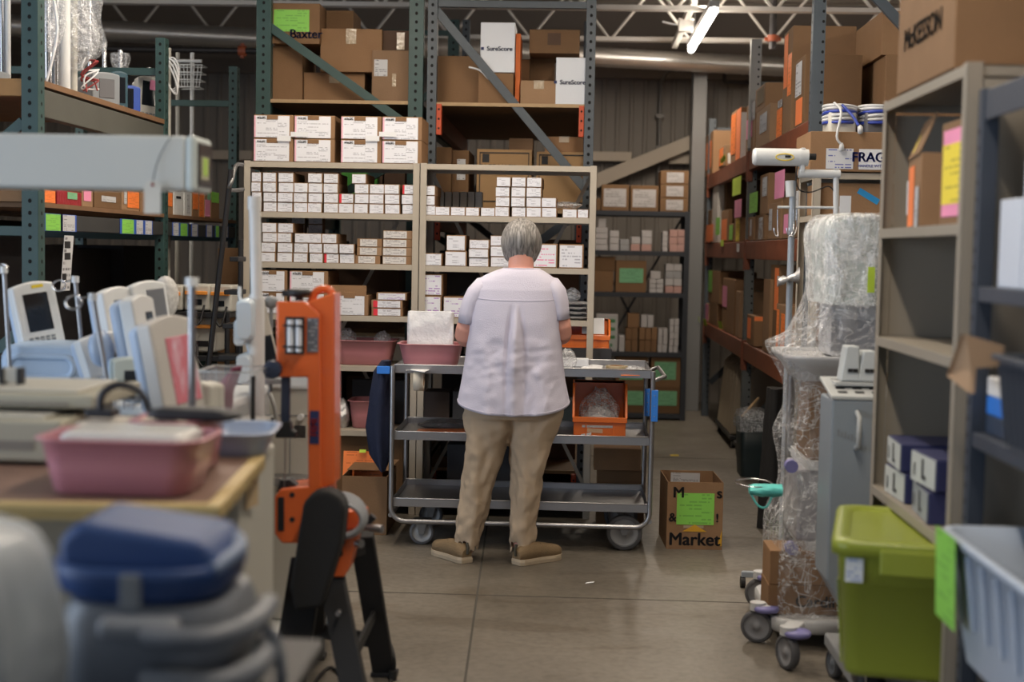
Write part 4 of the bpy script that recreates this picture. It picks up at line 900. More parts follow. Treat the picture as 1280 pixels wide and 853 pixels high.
# trousers
def leg_rings(rows, s):
    rings = []; n = 44
    for i, (py, xl, xr, hd) in enumerate(rows):
        c = Q((xl+xr)/2, py); hw = (xr-xl)/2/PM; rg = []
        for k in range(n):
            th = 2*math.pi*k/n; w_ = .005*math.sin(3*th+py*.03*s)+.0025*math.sin(5*th-py*.045)
            if py > 640: w_ += .0035*math.sin(py*.20+3*th+1)*smooth((py-640)/20)
            if 520 < py < 600: w_ += .003*math.sin(py*.09+2*th+s)
            w_ += .011*noise.noise(Vector((math.cos(th)*2.2+s*5, math.sin(th)*2.2, py*.035)))+.007*noise.noise(Vector((math.cos(th)*3+s*9, math.sin(th)*3+py*.03, py*.10)))
            rg.append(Vector((c.x+(hw+w_)*math.cos(th), c.y+(hd+w_)*math.sin(th), c.z)))
        rings.append(rg)
    return rings
def dens(rows, k=7):
    out = []
    for a_, b_ in zip(rows, rows[1:]):
        for i in range(k): out.append([x+(y-x)*i/k for x, y in zip(a_, b_)])
    out.append(list(rows[-1])); return out
b = MB()
Lr = [(508, 584, 647, .12), (520, 580, 646.5, .122), (536, 580.5, 641, .118), (550, 581, 634, .112), (575, 580, 628, .104), (592, 578, 621, .098), (615, 575.5, 615, .092), (635, 573, 611, .088), (655, 570.5, 605, .082), (677, 567.5, 601, .078), (686, 567, 600, .078)]
Rr = [(508, 640, 704, .12), (520, 639, 703, .122), (536, 638.5, 698, .118), (550, 638.5, 691, .112), (575, 639, 685, .104), (592, 639.5, 680, .098), (615, 638.5, 677, .092), (635, 637.5, 674, .088), (655, 636.5, 669, .082), (677, 636, 667, .078), (688, 636, 666.5, .078)]
for rows, s in ((Lr, -1), (Rr, 1)):
    rg = leg_rings(dens(rows), s); last = rg[-1]; c = sum(last, Vector())/len(last); rg.append([c+(v-c)*.93 for v in last]); rg.append([c+(v-c)*.9+Vector((0, 0, .05)) for v in last]); b.loft(rg, True)
b.loft([ring(Q(643, 470), .20, .13, 44), ring(Q(643, 495), .232, .148, 44, .85), ring(Q(642.5, 512), .233, .145, 44, .85), ring(Q(642.5, 522), .226, .135, 44, .85)], True)
tr = pe.part('trousers', b, KHAKI)
rm = tr.modifiers.new('r', 'REMESH'); rm.mode = 'VOXEL'; rm.voxel_size = .007; rm.use_smooth_shade = True; sm = tr.modifiers.new('sm', 'SMOOTH'); sm.factor = .5; sm.iterations = 2
# shoes
SUEDE = mat('brown_suede', (.20, .135, .07), .85, 0, .15, 40, .3, 160); SOLE = mat('tan_sole', (.42, .34, .24), .6, 0, .1); SDK = mat('shoe_tab', (.05, .045, .03), .7)
def shoe(heel, ang, L=.275):
    M = Matrix.Rotation(ang, 3, 'Z')
    def tr_(x, y, z): return Vector(heel)+M @ Vector((x, y, z))
    prof = [(0, .026), (.02, .036), (.06, .037), (.11, .036), (.16, .041), (.20, .046), (.24, .040), (.262, .026), (.275, .006)]
    hts = [.066, .090, .098, .098, .090, .080, .072, .062, .045]
    b = MB(); rings = []
    for (y, w), h in zip(prof, hts):
        rings.append([tr_(w*1.06*math.copysign(abs(math.cos(a))**.7, math.cos(a)), y, max(.022, .026+(h-.026)*max(0, math.sin(a))**.65)) for a in [2*math.pi*k/18 for k in range(18)]])
    b.loft(rings, True); up = pe.part('shoe', b, SUEDE)
    b = MB(); out = [(w*1.14, y) for y, w in prof]+[(-w*1.14, y) for y, w in prof[::-1]]
    lo = [tr_(x, y-.002, .002) for x, y in out]; mid = [tr_(x*1.04, y-.003, .018) for x, y in out]; hi = [tr_(x, y, .030) for x, y in out]
    b.loft([lo, mid, hi], True, smooth=False); pe.part('sole', b, SOLE, .002, parent=up)
    b = MB(); b.tube([tr_(0, -.004, .045), tr_(0, -.008, .075), tr_(0, .0, .098)], .007, 8); pe.part('heel_tab', b, SDK, parent=up)
    b = MB(); b.tube([tr_(-.038, .15, .045), tr_(-.02, .13, .088), tr_(.02, .13, .088), tr_(.038, .15, .045)], .005, 6); b.tube([tr_(-.042, .19, .035), tr_(0, .17, .078), tr_(.042, .19, .035)], .004, 6); pe.part('strap', b, SDK, parent=up)
h1 = Q(585, 700); shoe((h1.x, PY-.075, 0), R(38)); h2 = Q(646, 700); shoe((h2.x, PY-.085, 0), R(-47))
# ================================================================ left pallet rack along the wall side
LX = -2.2
def lz(px, py): return PXp(px, py, LX).z
LT = Thing('pallet_rack', 'green pallet rack running along the left side of the aisle', 'pallet rack', (LX, 7.5, 0), group='pallet racks')
ys = [5.80, 7.62, 9.27]; LW = .07
zu = 2.125; zl = 1.62
for i, y in enumerate(ys):
    LW = (.07, .052, .055)[i]; zt_ = (3.0, 2.56, 2.62)[i]
    for x in (LX-LW, LX-1.07):
        b = MB(); b.box(x, x+LW, y, y+.075, 0, zt_); holes(b, x+LW/2, y-.001, .1, zt_, '-y', .05, .008); holes(b, x+LW+.001, y+.0375, .1, zt_, '+x', .05, .008); LT.part('upright', b, [GREEN_R, HOLE], .002)
    for (za, zb_) in ((.3, 1.1), (1.15, 1.95), (2.15, 2.55)) if i == 0 else ((.3, 1.1),):
        b = MB(); b.bar((LX-LW, y+.03, zb_), (LX-1.0, y+.03, za), .03, .045); LT.part('brace', b, GREEN_R, .002)
    for z in ((2.69, 1.5) if i == 0 else (2.38, 1.5)):
        b = MB(); b.box(LX-1.0, LX-LW, y+.015, y+.045, z-.02, z+.02); LT.part('crossbar', b, GREEN_R, .002)
GBM = mat('rack_beam_khaki', (.085, .085, .072), .55, 0, .15, 6)
GBD = mat('rack_beam_dark', (.035, .035, .035), .6, 0, .15, 6)
PLYD = mat('old_particle_board', (.18, .095, .045), .75, 0, .2, 14)
for k, (ya, yb_) in enumerate(((5.875, 7.62), (7.695, 9.27))):
    for x in (LX-.055, LX-1.07):
        if k == 0: b = MB(); b.box(x, x+.05, ya, yb_, zu-.15, zu-.035); LT.part('beam', b, GBM, .003)
        b = MB(); b.box(x, x+.05, ya, yb_, zl-.115, zl-.045); LT.part('beam', b, GBD, .003)
        b = MB(); b.box(x, x+.05, ya, yb_, .70, .80); LT.part('beam', b, GREEN_R, .003)
    if k == 0: b = MB(); b.box(LX-1.07, LX-.0, ya, yb_, zu-.025, zu); LT.part('deck', b, PLYD, .001)
    b = MB(); b.box(LX-1.07, LX+.0, ya, yb_, zl-.02, zl); LT.part('deck', b, PLYD, .001)
    b = MB(); b.box(LX-1.07, LX-.0, ya, yb_, .80, .82); LT.part('deck', b, PLYD, .001)
b = MB(); b.box(LX-1.0, LX-LW, 5.81, 5.86, zu-.07, zu); LT.part('end_beam', b, mat('timber_edge', (.38, .2, .07), .7, 0, .2, 20), .002)
# paper tags on the lower beam
TAGB = mat('blue_tag_tape', (.03, .10, .45), .6)
tg = [(57.5, 76, 0), (79, 94, 1), (153, 167.5, 0), (171, 179, 1), (182, 190, 1), (217, 223.5, 1), (226, 234.5, 0), (240.5, 247, 1), (259, 265, 1), (270, 274, 0), (280, 285, 1)]
for i, (a, b_, kx) in enumerate(tg):
    pa, pb = PXp(a, 290, LX+.0), PXp(b_, 290, LX+.0); z1 = zl-.043; z0 = zl-.117
    t = Thing('shelf_tag', f"{('bright green', 'white')[kx]} shelf tag with blue tape edges, {NTH[i]} along the lower beam from the left", 'label', (LX, (pa.y+pb.y)/2, z0), group='shelf tags on the left rack beam')
    b = MB(); ex = (pb.y-pa.y)*.16; b.sheet((LX-.003, pa.y-ex, z0), (0, pb.y-pa.y+2*ex, 0), (0, 0, z1-z0)); t.part('tape_border', b, TAGB)
    b = MB(); b.sheet((LX-.0015, pa.y, z0+.002), (0, pb.y-pa.y, 0), (0, 0, z1-z0-.004)); t.part('tag_card', b, LIME_PAPER if not kx else LBL_GREY)
b = MB(); q = PXp(85, 296, LX+.02); t = Thing('hanging_tag', 'long white picture tag hanging from the lower left beam', 'tag', q)
b.sheet((LX+.004, q.y-.05, q.z-.235), (0, .115, 0), (.0, .05, .24)); t.part('tag_card', b, LBL_GREY); b = MB(); b.box(LX+.005, LX+.006, q.y-.0, q.y+.07, q.z-.05, q.z-.02); b.box(LX+.005, LX+.006, q.y-.0, q.y+.07, q.z-.1, q.z-.07); b.box(LX+.005, LX+.006, q.y-.03, q.y+.02, q.z-.20, q.z-.16); t.part('picture', b, INK)
# boxes on the lower deck: faces towards the aisle
def lbox(label, pa, pb, top, z0, m, sheets=(), D=.35, name='carton', cat='box', xo=0, tapes=False):
    ya, yb_ = PXp(pa, 270, LX).y, PXp(pb, 270, LX).y; h = PXp(pa, top, LX).z
    cy = (ya+yb_)/2; w = (yb_-ya)/2; hh = h-z0
    b = MB(); b.box(-D, 0, -w, w, 0, hh); o = b.build(name, [m], None, (0, 0, 0), .003); o.location = (LX-.03-xo, cy, z0+.001); tag(o, label, cat, 'cartons on the left rack')
    for (u0, u1, v0, v1, mm, nm) in sheets:
        b = MB(); b.sheet((.0015, -w+2*w*u0, hh*v0), (0, 2*w*(u1-u0), 0), (0, 0, hh*(v1-v0))); b.build(nm, mm, o)
    return o
K = kraft
lbox('narrow carton with orange strip beside the green post, left rack', 51, 60, 237, zl, K[0], [(.0, .4, .2, 1, OPRINT, 'orange_sheet')])
lbox('carton with big orange sheet, left rack lower deck', 61, 78, 237, zl, K[0], [(.1, .95, .05, .95, OPRINT, 'orange_sheet')])
RED = mat('red_bag', (.30, .012, .02), .5, 0, .3, 20, .5, 40)
o = lbox('dark red soft pack with mint note on the left rack', 80, 110, 238, zl, RED, [(.4, .8, .45, .95, MINT_PAPER, 'mint_note')], name='soft_pack', cat='bag')
lbox('carton with pink sheet beside the dark red pack', 111, 124, 238, zl, K[2], [(.1, .8, .35, 1, PINK_PAPER, 'pink_sheet')])
lbox('dark brown carton with a white label in the middle of the left rack lower deck', 126, 158, 237, zl, K[3], [(.25, .8, .38, .7, LBL_GREY, 'label')])
lbox('tan carton with orange and white sheets left of the hanging arm tag', 160, 181, 237, zl, K[2], [(.3, .98, .15, .95, OPRINT, 'orange_sheet'), (.1, .25, .3, .95, LBL_GREY, 'label')])
lbox('brown carton behind the white arm tag, left rack', 183, 200, 238, zl, K[0])
lbox('carton with orange sheet just beyond the second green post', 209, 223, 238, zl, K[0], [(.2, .9, .35, .95, OPRINT, 'orange_sheet')])
lbox('grey white equipment housing on the lower deck of the left rack', 224, 236, 239, zl, WHITE_P, [(.2, .7, .7, .8, INK, 'slot')], name='equipment_housing', cat='equipment')
lbox('white equipment panel next to the housing, left rack', 237, 246, 240, zl, WHITE_P, [(.3, .7, .1, .9, LBL_GREY, 'label')], name='equipment_housing', cat='equipment')
lbox('carton fully faced with orange paper towards the far end of the left rack', 247, 254, 240, zl, K[0], [(0, .95, .3, 1, OPRINT, 'orange_sheet')])
lbox('narrow carton with orange white sheet, left rack far end', 255, 261, 240, zl, K[0], [(0, .95, .02, 1, OPRINT, 'orange_sheet')])
lbox('narrow carton with pink sheet, left rack far end', 262, 269, 240, zl, K[2], [(0, .9, .05, .7, PINK_PAPER, 'pink_sheet'), (.4, 1, .7, 1, MINT_PAPER, 'mint_note')])
lbox('narrow carton with green sheet at the very far end of the left rack', 270, 280, 240, zl, K[1], [(0, .9, .6, 1, LIME_PAPER, 'green_sheet')])
carton('pale blue bin on the rack bay left of the green post', -3.1, -2.5, 5.90, 6.2, 1.62, 1.80, mat('pale_bin', (.5, .58, .66), .5), name='storage_bin', cat='bin')
# made-up black boxes, added to keep the rack interior dark
for i, (ya, yb_, z0, h, x) in enumerate(((5.95, 6.7, .822, .66, -2.6), (6.75, 7.55, .822, .62, -2.65), (7.75, 8.4, .822, .6, -2.75), (8.5, 9.2, .822, .62, -2.7), (6, 6.8, .05, .62, -2.5), (6.9, 7.55, .05, .6, -2.5), (7.75, 8.6, .05, .6, -2.5))):
    carton(f"black {'tote' if i < 4 else 'crate'}, {NTH[i%4]} from the camera on the {'middle' if i < 4 else 'floor'} level of the left rack, added for darkness", x-.45, x, ya, yb_, z0, z0+h, BG2[0], 'added dark fillers inside the left rack', name='storage_tote', cat='tote')
SCRN = mat('dark_screen', (.012, .014, .018), .12, 0, .1)
def monitor(label, c, w, h, d, yaw, lean=0, tilt=0, body=WHITE_P, back=None, screen=(.16, .84, .2, .85), smat=None, keys=True, arch=True, name='patient_monitor', cat='monitor', grp=None, stand=None, accent=None):
    """a bedside monitor: housing with a shallow arched top, screen, key rows, coloured rear shell, optional foot"""
    t = Thing(name, label, cat, c, yaw, grp, local=True); t.e.rotation_mode = 'ZYX'; t.e.rotation_euler = (tilt, lean, yaw)
    b = MB(); n = 8; pts = [(-w/2, 0), (w/2, 0), (w/2, h*(.95 if arch else 1))]
    if arch: pts += [(w/2*(1-2*i/n), h*.95+h*.06*math.sin(math.pi*i/n)) for i in range(1, n)]
    pts.append((-w/2, h*(.95 if arch else 1))); b.prism([(x, -d/2, z) for x, z in pts], (0, d*.55, 0)); t.part('housing', b, body, .008, seg=3)
    b = MB(); b.prism([(x*.94, d*.05, z*.96+h*.015) for x, z in pts], (0, d*.45, 0)); t.part('rear_shell', b, back or BLUEP, .015, seg=3)
    b = MB(); u0, u1, v0, v1 = screen; b.box(-w/2+w*u0, -w/2+w*u1, -d/2-.003, -d/2+.002, h*v0, h*v1); t.part('screen', b, smat or SCRN, .002)
    if keys:
        b = MB()
        for i in range(5):
            for r_ in range(2): b.box(-w*.34+w*.13*i, -w*.25+w*.13*i, -d/2-.003, -d/2+.001, h*.05+r_*h*.05, h*.085+r_*h*.05)
        t.part('keys', b, GREYP, .001)
    if accent: b = MB(); b.box(-w*.05, w*.22, -d/2-.002, -d/2+.001, h*.90, h*.95); t.part('badge', b, accent)
    return t
YEL = mat('yellow_sticker', (.8, .6, .02), .5)
# equipment on the upper deck
def lu(px, dx=.0, py=140): p = PXp(px, py, LX-.12-dx); return (p.x, p.y, zu+.002)
monitor('squat grey blue monitor with round grille on the left rack upper deck', lu(122, .02), .14, .155, .22, R(40), body=GREYP, back=GREYP, screen=(.25, .8, .2, .8), smat=mat('grille_grey', (.12, .12, .13), .6), keys=False, grp='monitors on the left rack')
monitor('dark teal monitor standing beside the squat one on the left rack', lu(141, .05), .09, .20, .22, R(35), body=mat('teal_plastic', (.02, .07, .10), .4), back=mat('teal_plastic', (.02, .07, .10), .4), grp='monitors on the left rack')
monitor('blue pump shaped monitor between two white ones on the left rack', lu(158, .03), .10, .15, .14, R(40), body=mat('royal_blue', (.02, .07, .38), .4), back=mat('royal_blue', (.02, .07, .38), .4), screen=(.1, .6, .2, .9), keys=False, grp='monitors on the left rack')
m_ = monitor('white portable monitor with dark screen and pink note at the end of the left rack', lu(184, .02), .17, .235, .12, R(38), R(0), R(-10), grp='monitors on the left rack', body=IVORY, back=IVORY, screen=(.15, .8, .3, .88))
b = MB(); b.sheet((-.02, -.066, .16), (.05, 0, 0), (0, 0, .055)); m_.part('pink_note', b, PINK_PAPER)
def pole(name, label, cat, p0, p1, r, m, extra=None, wrap=None):
    t = Thing(name, label, cat, p0); b = MB(); b.cyl(p0, p1, r, n=14); t.part('pole', b, m)
    if wrap: 
        rr = []; rnd = random.Random(int(abs(p0[0]*1000)) % 97); zt_, zb_, w = wrap
        for i in range(9):
            f = i/8; z = zb_+(zt_-zb_)*f; k = 1+.25*math.sin(f*9)+(.0 if i else -.6); rr.append([Vector((p0[0]+w*k*math.cos(a)*(1+(rnd.random()-.5)*.35), p0[1]+w*k*.8*math.sin(a)*(1+(rnd.random()-.5)*.35), z)) for a in [2*math.pi*q/14 for q in range(14)]])
        b = MB(); b.loft(rr, True); o = t.part('plastic_cover', b, BAG); o.modifiers.new('s', 'SUBSURF').render_levels = 1
    return t
def up_pole(px, r, m, zt_, label, wrap=None, dx=0, name='infusion_pole'):
    p = PXp(px, 110, LX-.15-dx); return pole(name, label, 'pole', (p.x, p.y, zu+.001), (p.x, p.y, zt_), r, m, wrap=wrap)
up_pole(60, .018, CHROME, 2.95, 'chrome pole in clear film next to the green post, left rack upper deck', (2.92, 2.30, .07))
up_pole(68, .03, CHROME, 2.95, 'second film wrapped chrome pole on the left rack, hung with red tubing', (2.95, 2.32, .09), .15)
up_pole(81, .026, WHITE_P, 2.95, 'thick white pole standing on the left rack upper deck', None, .02)
up_pole(92, .018, IVORY, 2.95, 'ivory pole with a long crinkled plastic cover and red cords, left rack', (2.95, 2.27, .10), .03)
up_pole(112, .016, CHROME, 2.90, 'chrome pole with plastic cover behind the squat grey monitor', (2.9, 2.45, .08), .3)
up_pole(130, .014, CHROME, 2.6, 'slim chrome pole behind the teal monitor, left rack', None, .35)
up_pole(150, .014, CHROME, 2.6, 'slim chrome pole behind the blue monitor, left rack', (2.58, 2.3, .05), .35)
up_pole(186, .014, CHROME, 2.55, 'slim chrome pole behind the white monitor with pink note', (2.5, 2.3, .05), .3)
REDC = mat('red_cord', (.25, .02, .02), .5)
t = Thing('tubing_bundle', 'tangled red and white tubing among the wrapped poles on the left rack', 'tubing', lu(88)); b = MB(); rnd = random.Random(3); c = Vector(lu(92, .0))+Vector((.09, -.04, 0))
for k in range(5): b.tube([c+Vector((.035*math.cos(k*2+j*(1.4+.3*k)), .03*math.sin(k*2.7+j*1.9), .03+.028*j+.02*math.sin(k*3+j*2))) for j in range(6)], .004, 6, sub=4, mi=k % 2)
t.part('tubes', b, [REDC, PAPER])
t = Thing('cable', 'white cable curling down beside the red tubing, left rack', 'cable', lu(60)); c = Vector(lu(58, -.05)); b = MB(); b.tube([c+Vector((0, 0, .02)), c+Vector((.02, .02, .12)), c+Vector((.03, .05, .25)), c+Vector((0, .07, .42))], .006, 6, sub=4); t.part('cord', b, PAPER)
t = Thing('wrapped_device', 'film covered blue lidded device lying on the upper rack left of the green post', 'equipment', (-2.75, 5.98, zu)); b = MB(); b.box(-3.0, -2.42, 5.89, 6.07, zu+.001, zu+.05); t.part('device_body', b, GREYP, .01)
for px in (3, 10): p = P(px, 60, 6.3); pole('infusion_pole', f"slim {('silver', 'white')[px > 5]} pole behind the green rack brace at top left", 'pole', (p.x, 6.3, zu+.001), (p.x, 6.3, 2.62), .012, CHROME if px < 5 else WHITE_P)
# stands and wire basket between the racks, far left
for i, px in enumerate((222, 240)):
    p = P(px, 120, 9.9); t = Thing('infusion_stand', f"tall grey infusion stand by the back wall, {('left', 'right')[i]} of the pair with the wire basket", 'stand', (p.x, 9.9, 0), group='infusion stands behind the left rack')
    b = MB(); b.cyl((p.x, 9.9, .05), (p.x, 9.9, P(px, 66, 9.9).z), .014); t.part('pole', b, WHITE_P if i else IVORY)
    b = MB()
    for k in range(5): a = 2*math.pi*k/5; b.bar((p.x, 9.9, .08), (p.x+.09*math.cos(a), 9.9+.3*math.sin(a), .05), .03, .03); b.cyl((p.x+.09*math.cos(a), 9.89+.3*math.sin(a), .028), (p.x+.09*math.cos(a), 9.91+.3*math.sin(a), .028), .028)
    t.part('base', b, GREYP)
p = P(238, 92, 9.8); t = Thing('wire_basket', 'white wire basket clamped to the tall stands by the back wall', 'basket', (p.x, 9.8, p.z)); b = MB()
for z, k in ((.05, 1), (.0, .95), (-.05, .88), (-.10, .8)): b.tube([(p.x-.10*k, 9.72, p.z+z), (p.x+.10*k, 9.72, p.z+z), (p.x+.10*k, 9.86, p.z+z), (p.x-.10*k, 9.86, p.z+z)], .004, 5, closed=True)
for k in range(9): x = -.1+.025*k; b.cyl((p.x+x, 9.72, p.z+.05), (p.x+x*.8, 9.73, p.z-.10), .003, n=5)
for s in (.075, ): b.tube([(p.x-.1, 9.72, p.z+s), (p.x+.1, 9.72, p.z+s)], .012, 6)
t.part('wire_frame', b, WHITE_P)
p = P(209, 120, 8.1); pole('cable_pole', 'cream pole with cable hooks right behind the second green post', 'pole', (p.x, 8.1, .0), (p.x, 8.1, P(209, 60, 8.1).z), .022, IVORY)
t = Thing('cable_hank', 'hank of white cable hung near the top of the cream pole', 'cable', P(216, 95, 8.0)); b = MB(); q = P(215, 92, 8.02)
for k in range(4): b.tube([q+Vector((.04*math.cos(a+k*.3), -.01*k, .09*math.sin(a)-.01*k)) for a in [2*math.pi*j/10 for j in range(10)]], .005, 6, closed=True, sub=2)
t.part('coils', b, PAPER)
# black rolling ladder between the left rack and the beige unit
t = Thing('rolling_ladder', 'black rolling step ladder with a grey hooked handrail left of the beige shelving', 'ladder', (P(275, 430, 7.1).x, 7.1, 0)); YL = 7.0
def rail(pxa, pya, pxb, pyb, ya, yb_, r, m, nm): b = MB(); b.tube([P(pxa, pya, ya), P(pxb, pyb, yb_)], r, 8); t.part(nm, b, m)
fa = P(262, 450, YL); rail(289, 212, 261, 455, YL, YL, .014, BLACK, 'side_rail'); fz = P(261, 455, YL)
for (a, b_) in (((fz.x, YL, fz.z), (fz.x-.08, YL, .02)), ((P(300, 455, 7.3).x, 7.3, P(300, 300, 7.3).z), (P(300, 455, 7.3).x, 7.3, .02))): b = MB(); b.cyl(a, b_, .014); t.part('side_rail', b, BLACK)
for py, pa in ((324, 291), (365, 284), (407, 282), (446, 277), (500, 270), (560, 262)):
    b = MB(); q = P(pa, py, 7.1); q2 = P(302, py, 7.1); b.box(q.x, q2.x, 7.03, 7.2, q.z-.012, q.z+.012); t.part('step', b, BLACK, .003)
b = MB(); b.tube([P(304, 237, 7.2), P(292, 238, 7.1), P(286, 236, 7.0), P(290, 225, 7.0), P(295, 207, 7.1), P(303, 206, 7.2)], .010, 8, sub=4); t.part('handrail', b, STEEL_D)
# pump racks with orange trays beyond, at the left rack's middle level
for i, (px0, px1, py0, py1) in enumerate(((206, 228, 357, 388), (230, 262, 356, 388), (262, 290, 357, 390), (214, 238, 396, 430), (240, 270, 398, 440))):
    Y = 7.45+.01*i; a, b_ = P(px0, py1, Y), P(px1, py0, Y); z0 = a.z
    t = Thing('infusion_pump', f"ivory pump with {'an orange tray' if i != 3 else 'a coiled lead'}, {NTH[i]} in the cluster beyond the blue monitors", 'pump', ((a.x+b_.x)/2, Y+.1, z0), group='ivory pumps in the far cluster')
    b = MB(); b.box(a.x, b_.x, Y, Y+.2, z0, b_.z); t.part('housing', b, IVORY, .01)
    b = MB(); b.box(a.x+.01, b_.x-.01, Y-.03, Y+.02, b_.z-.055, b_.z-.035); t.part('orange_tray', b, mat('amber_plastic', (.75, .28, .04), .4), .004)
    b = MB(); b.box(a.x+.02, b_.x-.04, Y-.004, Y, z0+.03, z0+.06); t.part('display', b, SCRN); 
    b = MB(); b.tube([(a.x+.03, Y-.01, z0+.04), (a.x+.05, Y-.06, z0-.04), (b_.x-.04, Y-.07, z0-.07), (b_.x-.02, Y-.03, z0+.03)], .006, 6, sub=4); t.part('lead', b, BLACK)
t = Thing('pump_trolley', 'dark trolley frame carrying the ivory pumps beyond the blue monitors', 'trolley', (P(245, 440, 7.5).x, 7.55, 0)); a = P(204, 388, 7.45); c = P(287, 388, 7.45)
for z in (P(240, 389, 7.45).z-.004, P(240, 440, 7.5).z-.015): b = MB(); b.box(a.x, c.x, 7.43, 7.69, z-.03, z); t.part('shelf', b, BLACK, .003)
for x in (a.x+.01, c.x-.01):
    for y in (7.442, 7.678): b = MB(); b.cyl((x, y, 0), (x, y, 1.1), .014); t.part('leg', b, BLACK)
block('tall brown carton standing beyond the ivory pumps, beside the ladder', 272, 300, 8.5, .4, 0, 1.44, kraft[1], yy=400)
# ---------------------------------------------------------------- monitors and trolleys in the middle distance
def fr(px, py, Y): return P(px, py, Y)
def trolley(label, x0, x1, y0, y1, ztop, m=WHITE_P, grp='equipment trolleys on the left'):
    t = Thing('equipment_trolley', label, 'trolley', ((x0+x1)/2, (y0+y1)/2, 0), group=grp)
    b = MB(); b.box(x0, x1, y0, y1, ztop-.03, ztop); t.part('top', b, m, .008)
    b = MB(); b.box(x0+.04, x1-.04, y0+.05, y1-.05, .16, ztop-.03); t.part('cabinet', b, IVORY, .01)
    b = MB()
    for k in range(1, 4): z = .16+(ztop-.2)*k/4; b.box(x0+.05, x1-.05, y0+.046, y0+.05, z-.003, z+.003)
    t.part('drawer_gap', b, BLACK)
    for x in (x0+.06, x1-.06):
        for y in (y0+.06, y1-.06): tt, hh = wheel_mesh((x, y, .05), .05, .03); w_ = t.part('caster', tt, BLACK); t.part('hub', hh, GREYP, parent=w_); b = MB(); b.cyl((x, y, .09), (x, y, .17), .012); t.part('fork', b, STEEL_D, parent=w_)
    return t
ZT = 1.02
trolley('white trolley under the pale blue padded bolster', P(-20, 500, 4.6).x, P(116, 500, 4.6).x, 4.45, 4.95, P(60, 486, 4.6).z-.002)
trolley('white trolley under the cluster of blue backed monitors', P(122, 500, 4.3).x, P(283, 500, 4.3).x, 4.19, 4.9, P(60, 500, 4.3).z)
zt1 = P(60, 486, 4.6).z; zt2 = P(60, 500, 4.3).z
# padded bolster
t = Thing('padded_bolster', 'pale blue padded bolster lying in front of the leftmost monitor', 'cushion', (P(60, 485, 4.6).x, 4.62, zt1)); x0, x1 = P(6, 460, 4.6).x, P(116, 460, 4.6).x; zb1 = P(60, 428, 4.6).z; h = zb1-zt1; mx_ = (x0+x1)/2; w = (x1-x0)/2
BB = mat('bolster_blue', (.40, .52, .68), .45, 0, .04); b = MB(); rings = []
for dy, k in ((-.085, .80), (-.08, .90), (-.06, .97), (0, 1), (.1, 1), (.15, .9)):
    rings.append([Vector((mx_+x*k, 4.62+dy, zt1+h/2+z*k)) for x, z in rrect(w, h/2, h*.38, 7)])
b.loft(rings, True); t.part('pad', b, BB); b = MB(); b.tube([Vector((mx_+x, 4.62-.083, zt1+h/2+z)) for x, z in rrect(w*.72, h*.22, h*.2, 7)], .012, 8, closed=True); t.part('piping', b, BB)
# leftmost tilted monitor
def at_monitor(label, px, pyb, pyt, Y, w, d, yaw, lean, z0=None, **k):
    p = P(px, pyb, Y); h = P(px, pyt, Y).z-p.z; return monitor(label, (p.x, Y, p.z), w, h, d, yaw, R(lean), grp='blue backed monitors on the left', **k), p, h
def neck(T_, p, ztab, local=False):
    b = MB(); b.cyl((p.x, p.y+.02, ztab), (p.x, p.y+.02, ztab+.015), .07); b.cyl((p.x, p.y+.02, ztab), (p.x, p.y+.02, p.z+.03), .02); return b
def stand_for(label, p, ztab):
    t = Thing('monitor_stand', label, 'stand', (p.x, p.y+.02, ztab), group='monitor stands on the left'); t.part('column', neck(None, p, ztab), GREYP, .003)
m1, p, h = at_monitor('leftmost tilted monitor with blank dark screen and yellow sticker', 50, 432, 353, 4.72, .155, .075, R(50), -12, screen=(.2, .78, .22, .82), accent=YEL)
p = p.copy(); stand_for('grey column under the leftmost tilted monitor', P(50, 432, 4.8), zt1)
m2, p, h = at_monitor('tall white monitor half hidden, left one of the close trio', 152, 455, 360, 4.65, .15, .085, R(64), -10, screen=(.3, .95, .38, .84), smat=mat('grey_screen', (.16, .17, .19), .3)); stand_for('grey column under the left monitor of the trio', P(156, 455, 4.72), zt2)
m3, p, h = at_monitor('tall white monitor with grey screen behind the trio, beside the speckled cover', 190, 440, 352, 4.75, .15, .07, R(58), -9, screen=(.4, .9, .45, .88), smat=mat('grey_screen', (.16, .17, .19), .3)); stand_for('grey column under the rear monitor of the trio', P(192, 440, 4.82), zt2)
m4, p, h = at_monitor('white monitor seen edge-on with a blue knob at its back', 180, 478, 370, 4.25, .15, .085, R(82), -10, keys=False, screen=(.5, .8, .5, .8)); stand_for('grey column under the edge-on monitor', P(182, 478, 4.32), zt2)
b = MB(); b.lathe([(0, -.02), (.05, -.015), (.06, .01), (.03, .03), (0, .03)], (-.06, .09, .12), 20, 0, Matrix.Rotation(R(90), 3, 'X')); m4.part('blue_knob', b, BLUEP)
m5, p, h = at_monitor('small white monitor with grey screen leaning left of the slim poles', 128, 470, 418, 4.35, .13, .075, R(52), -18, screen=(.25, .85, .28, .85), smat=mat('grey_screen2', (.14, .15, .18), .3), keys=False); stand_for('short column under the small leaning monitor', P(130, 470, 4.42), zt2)
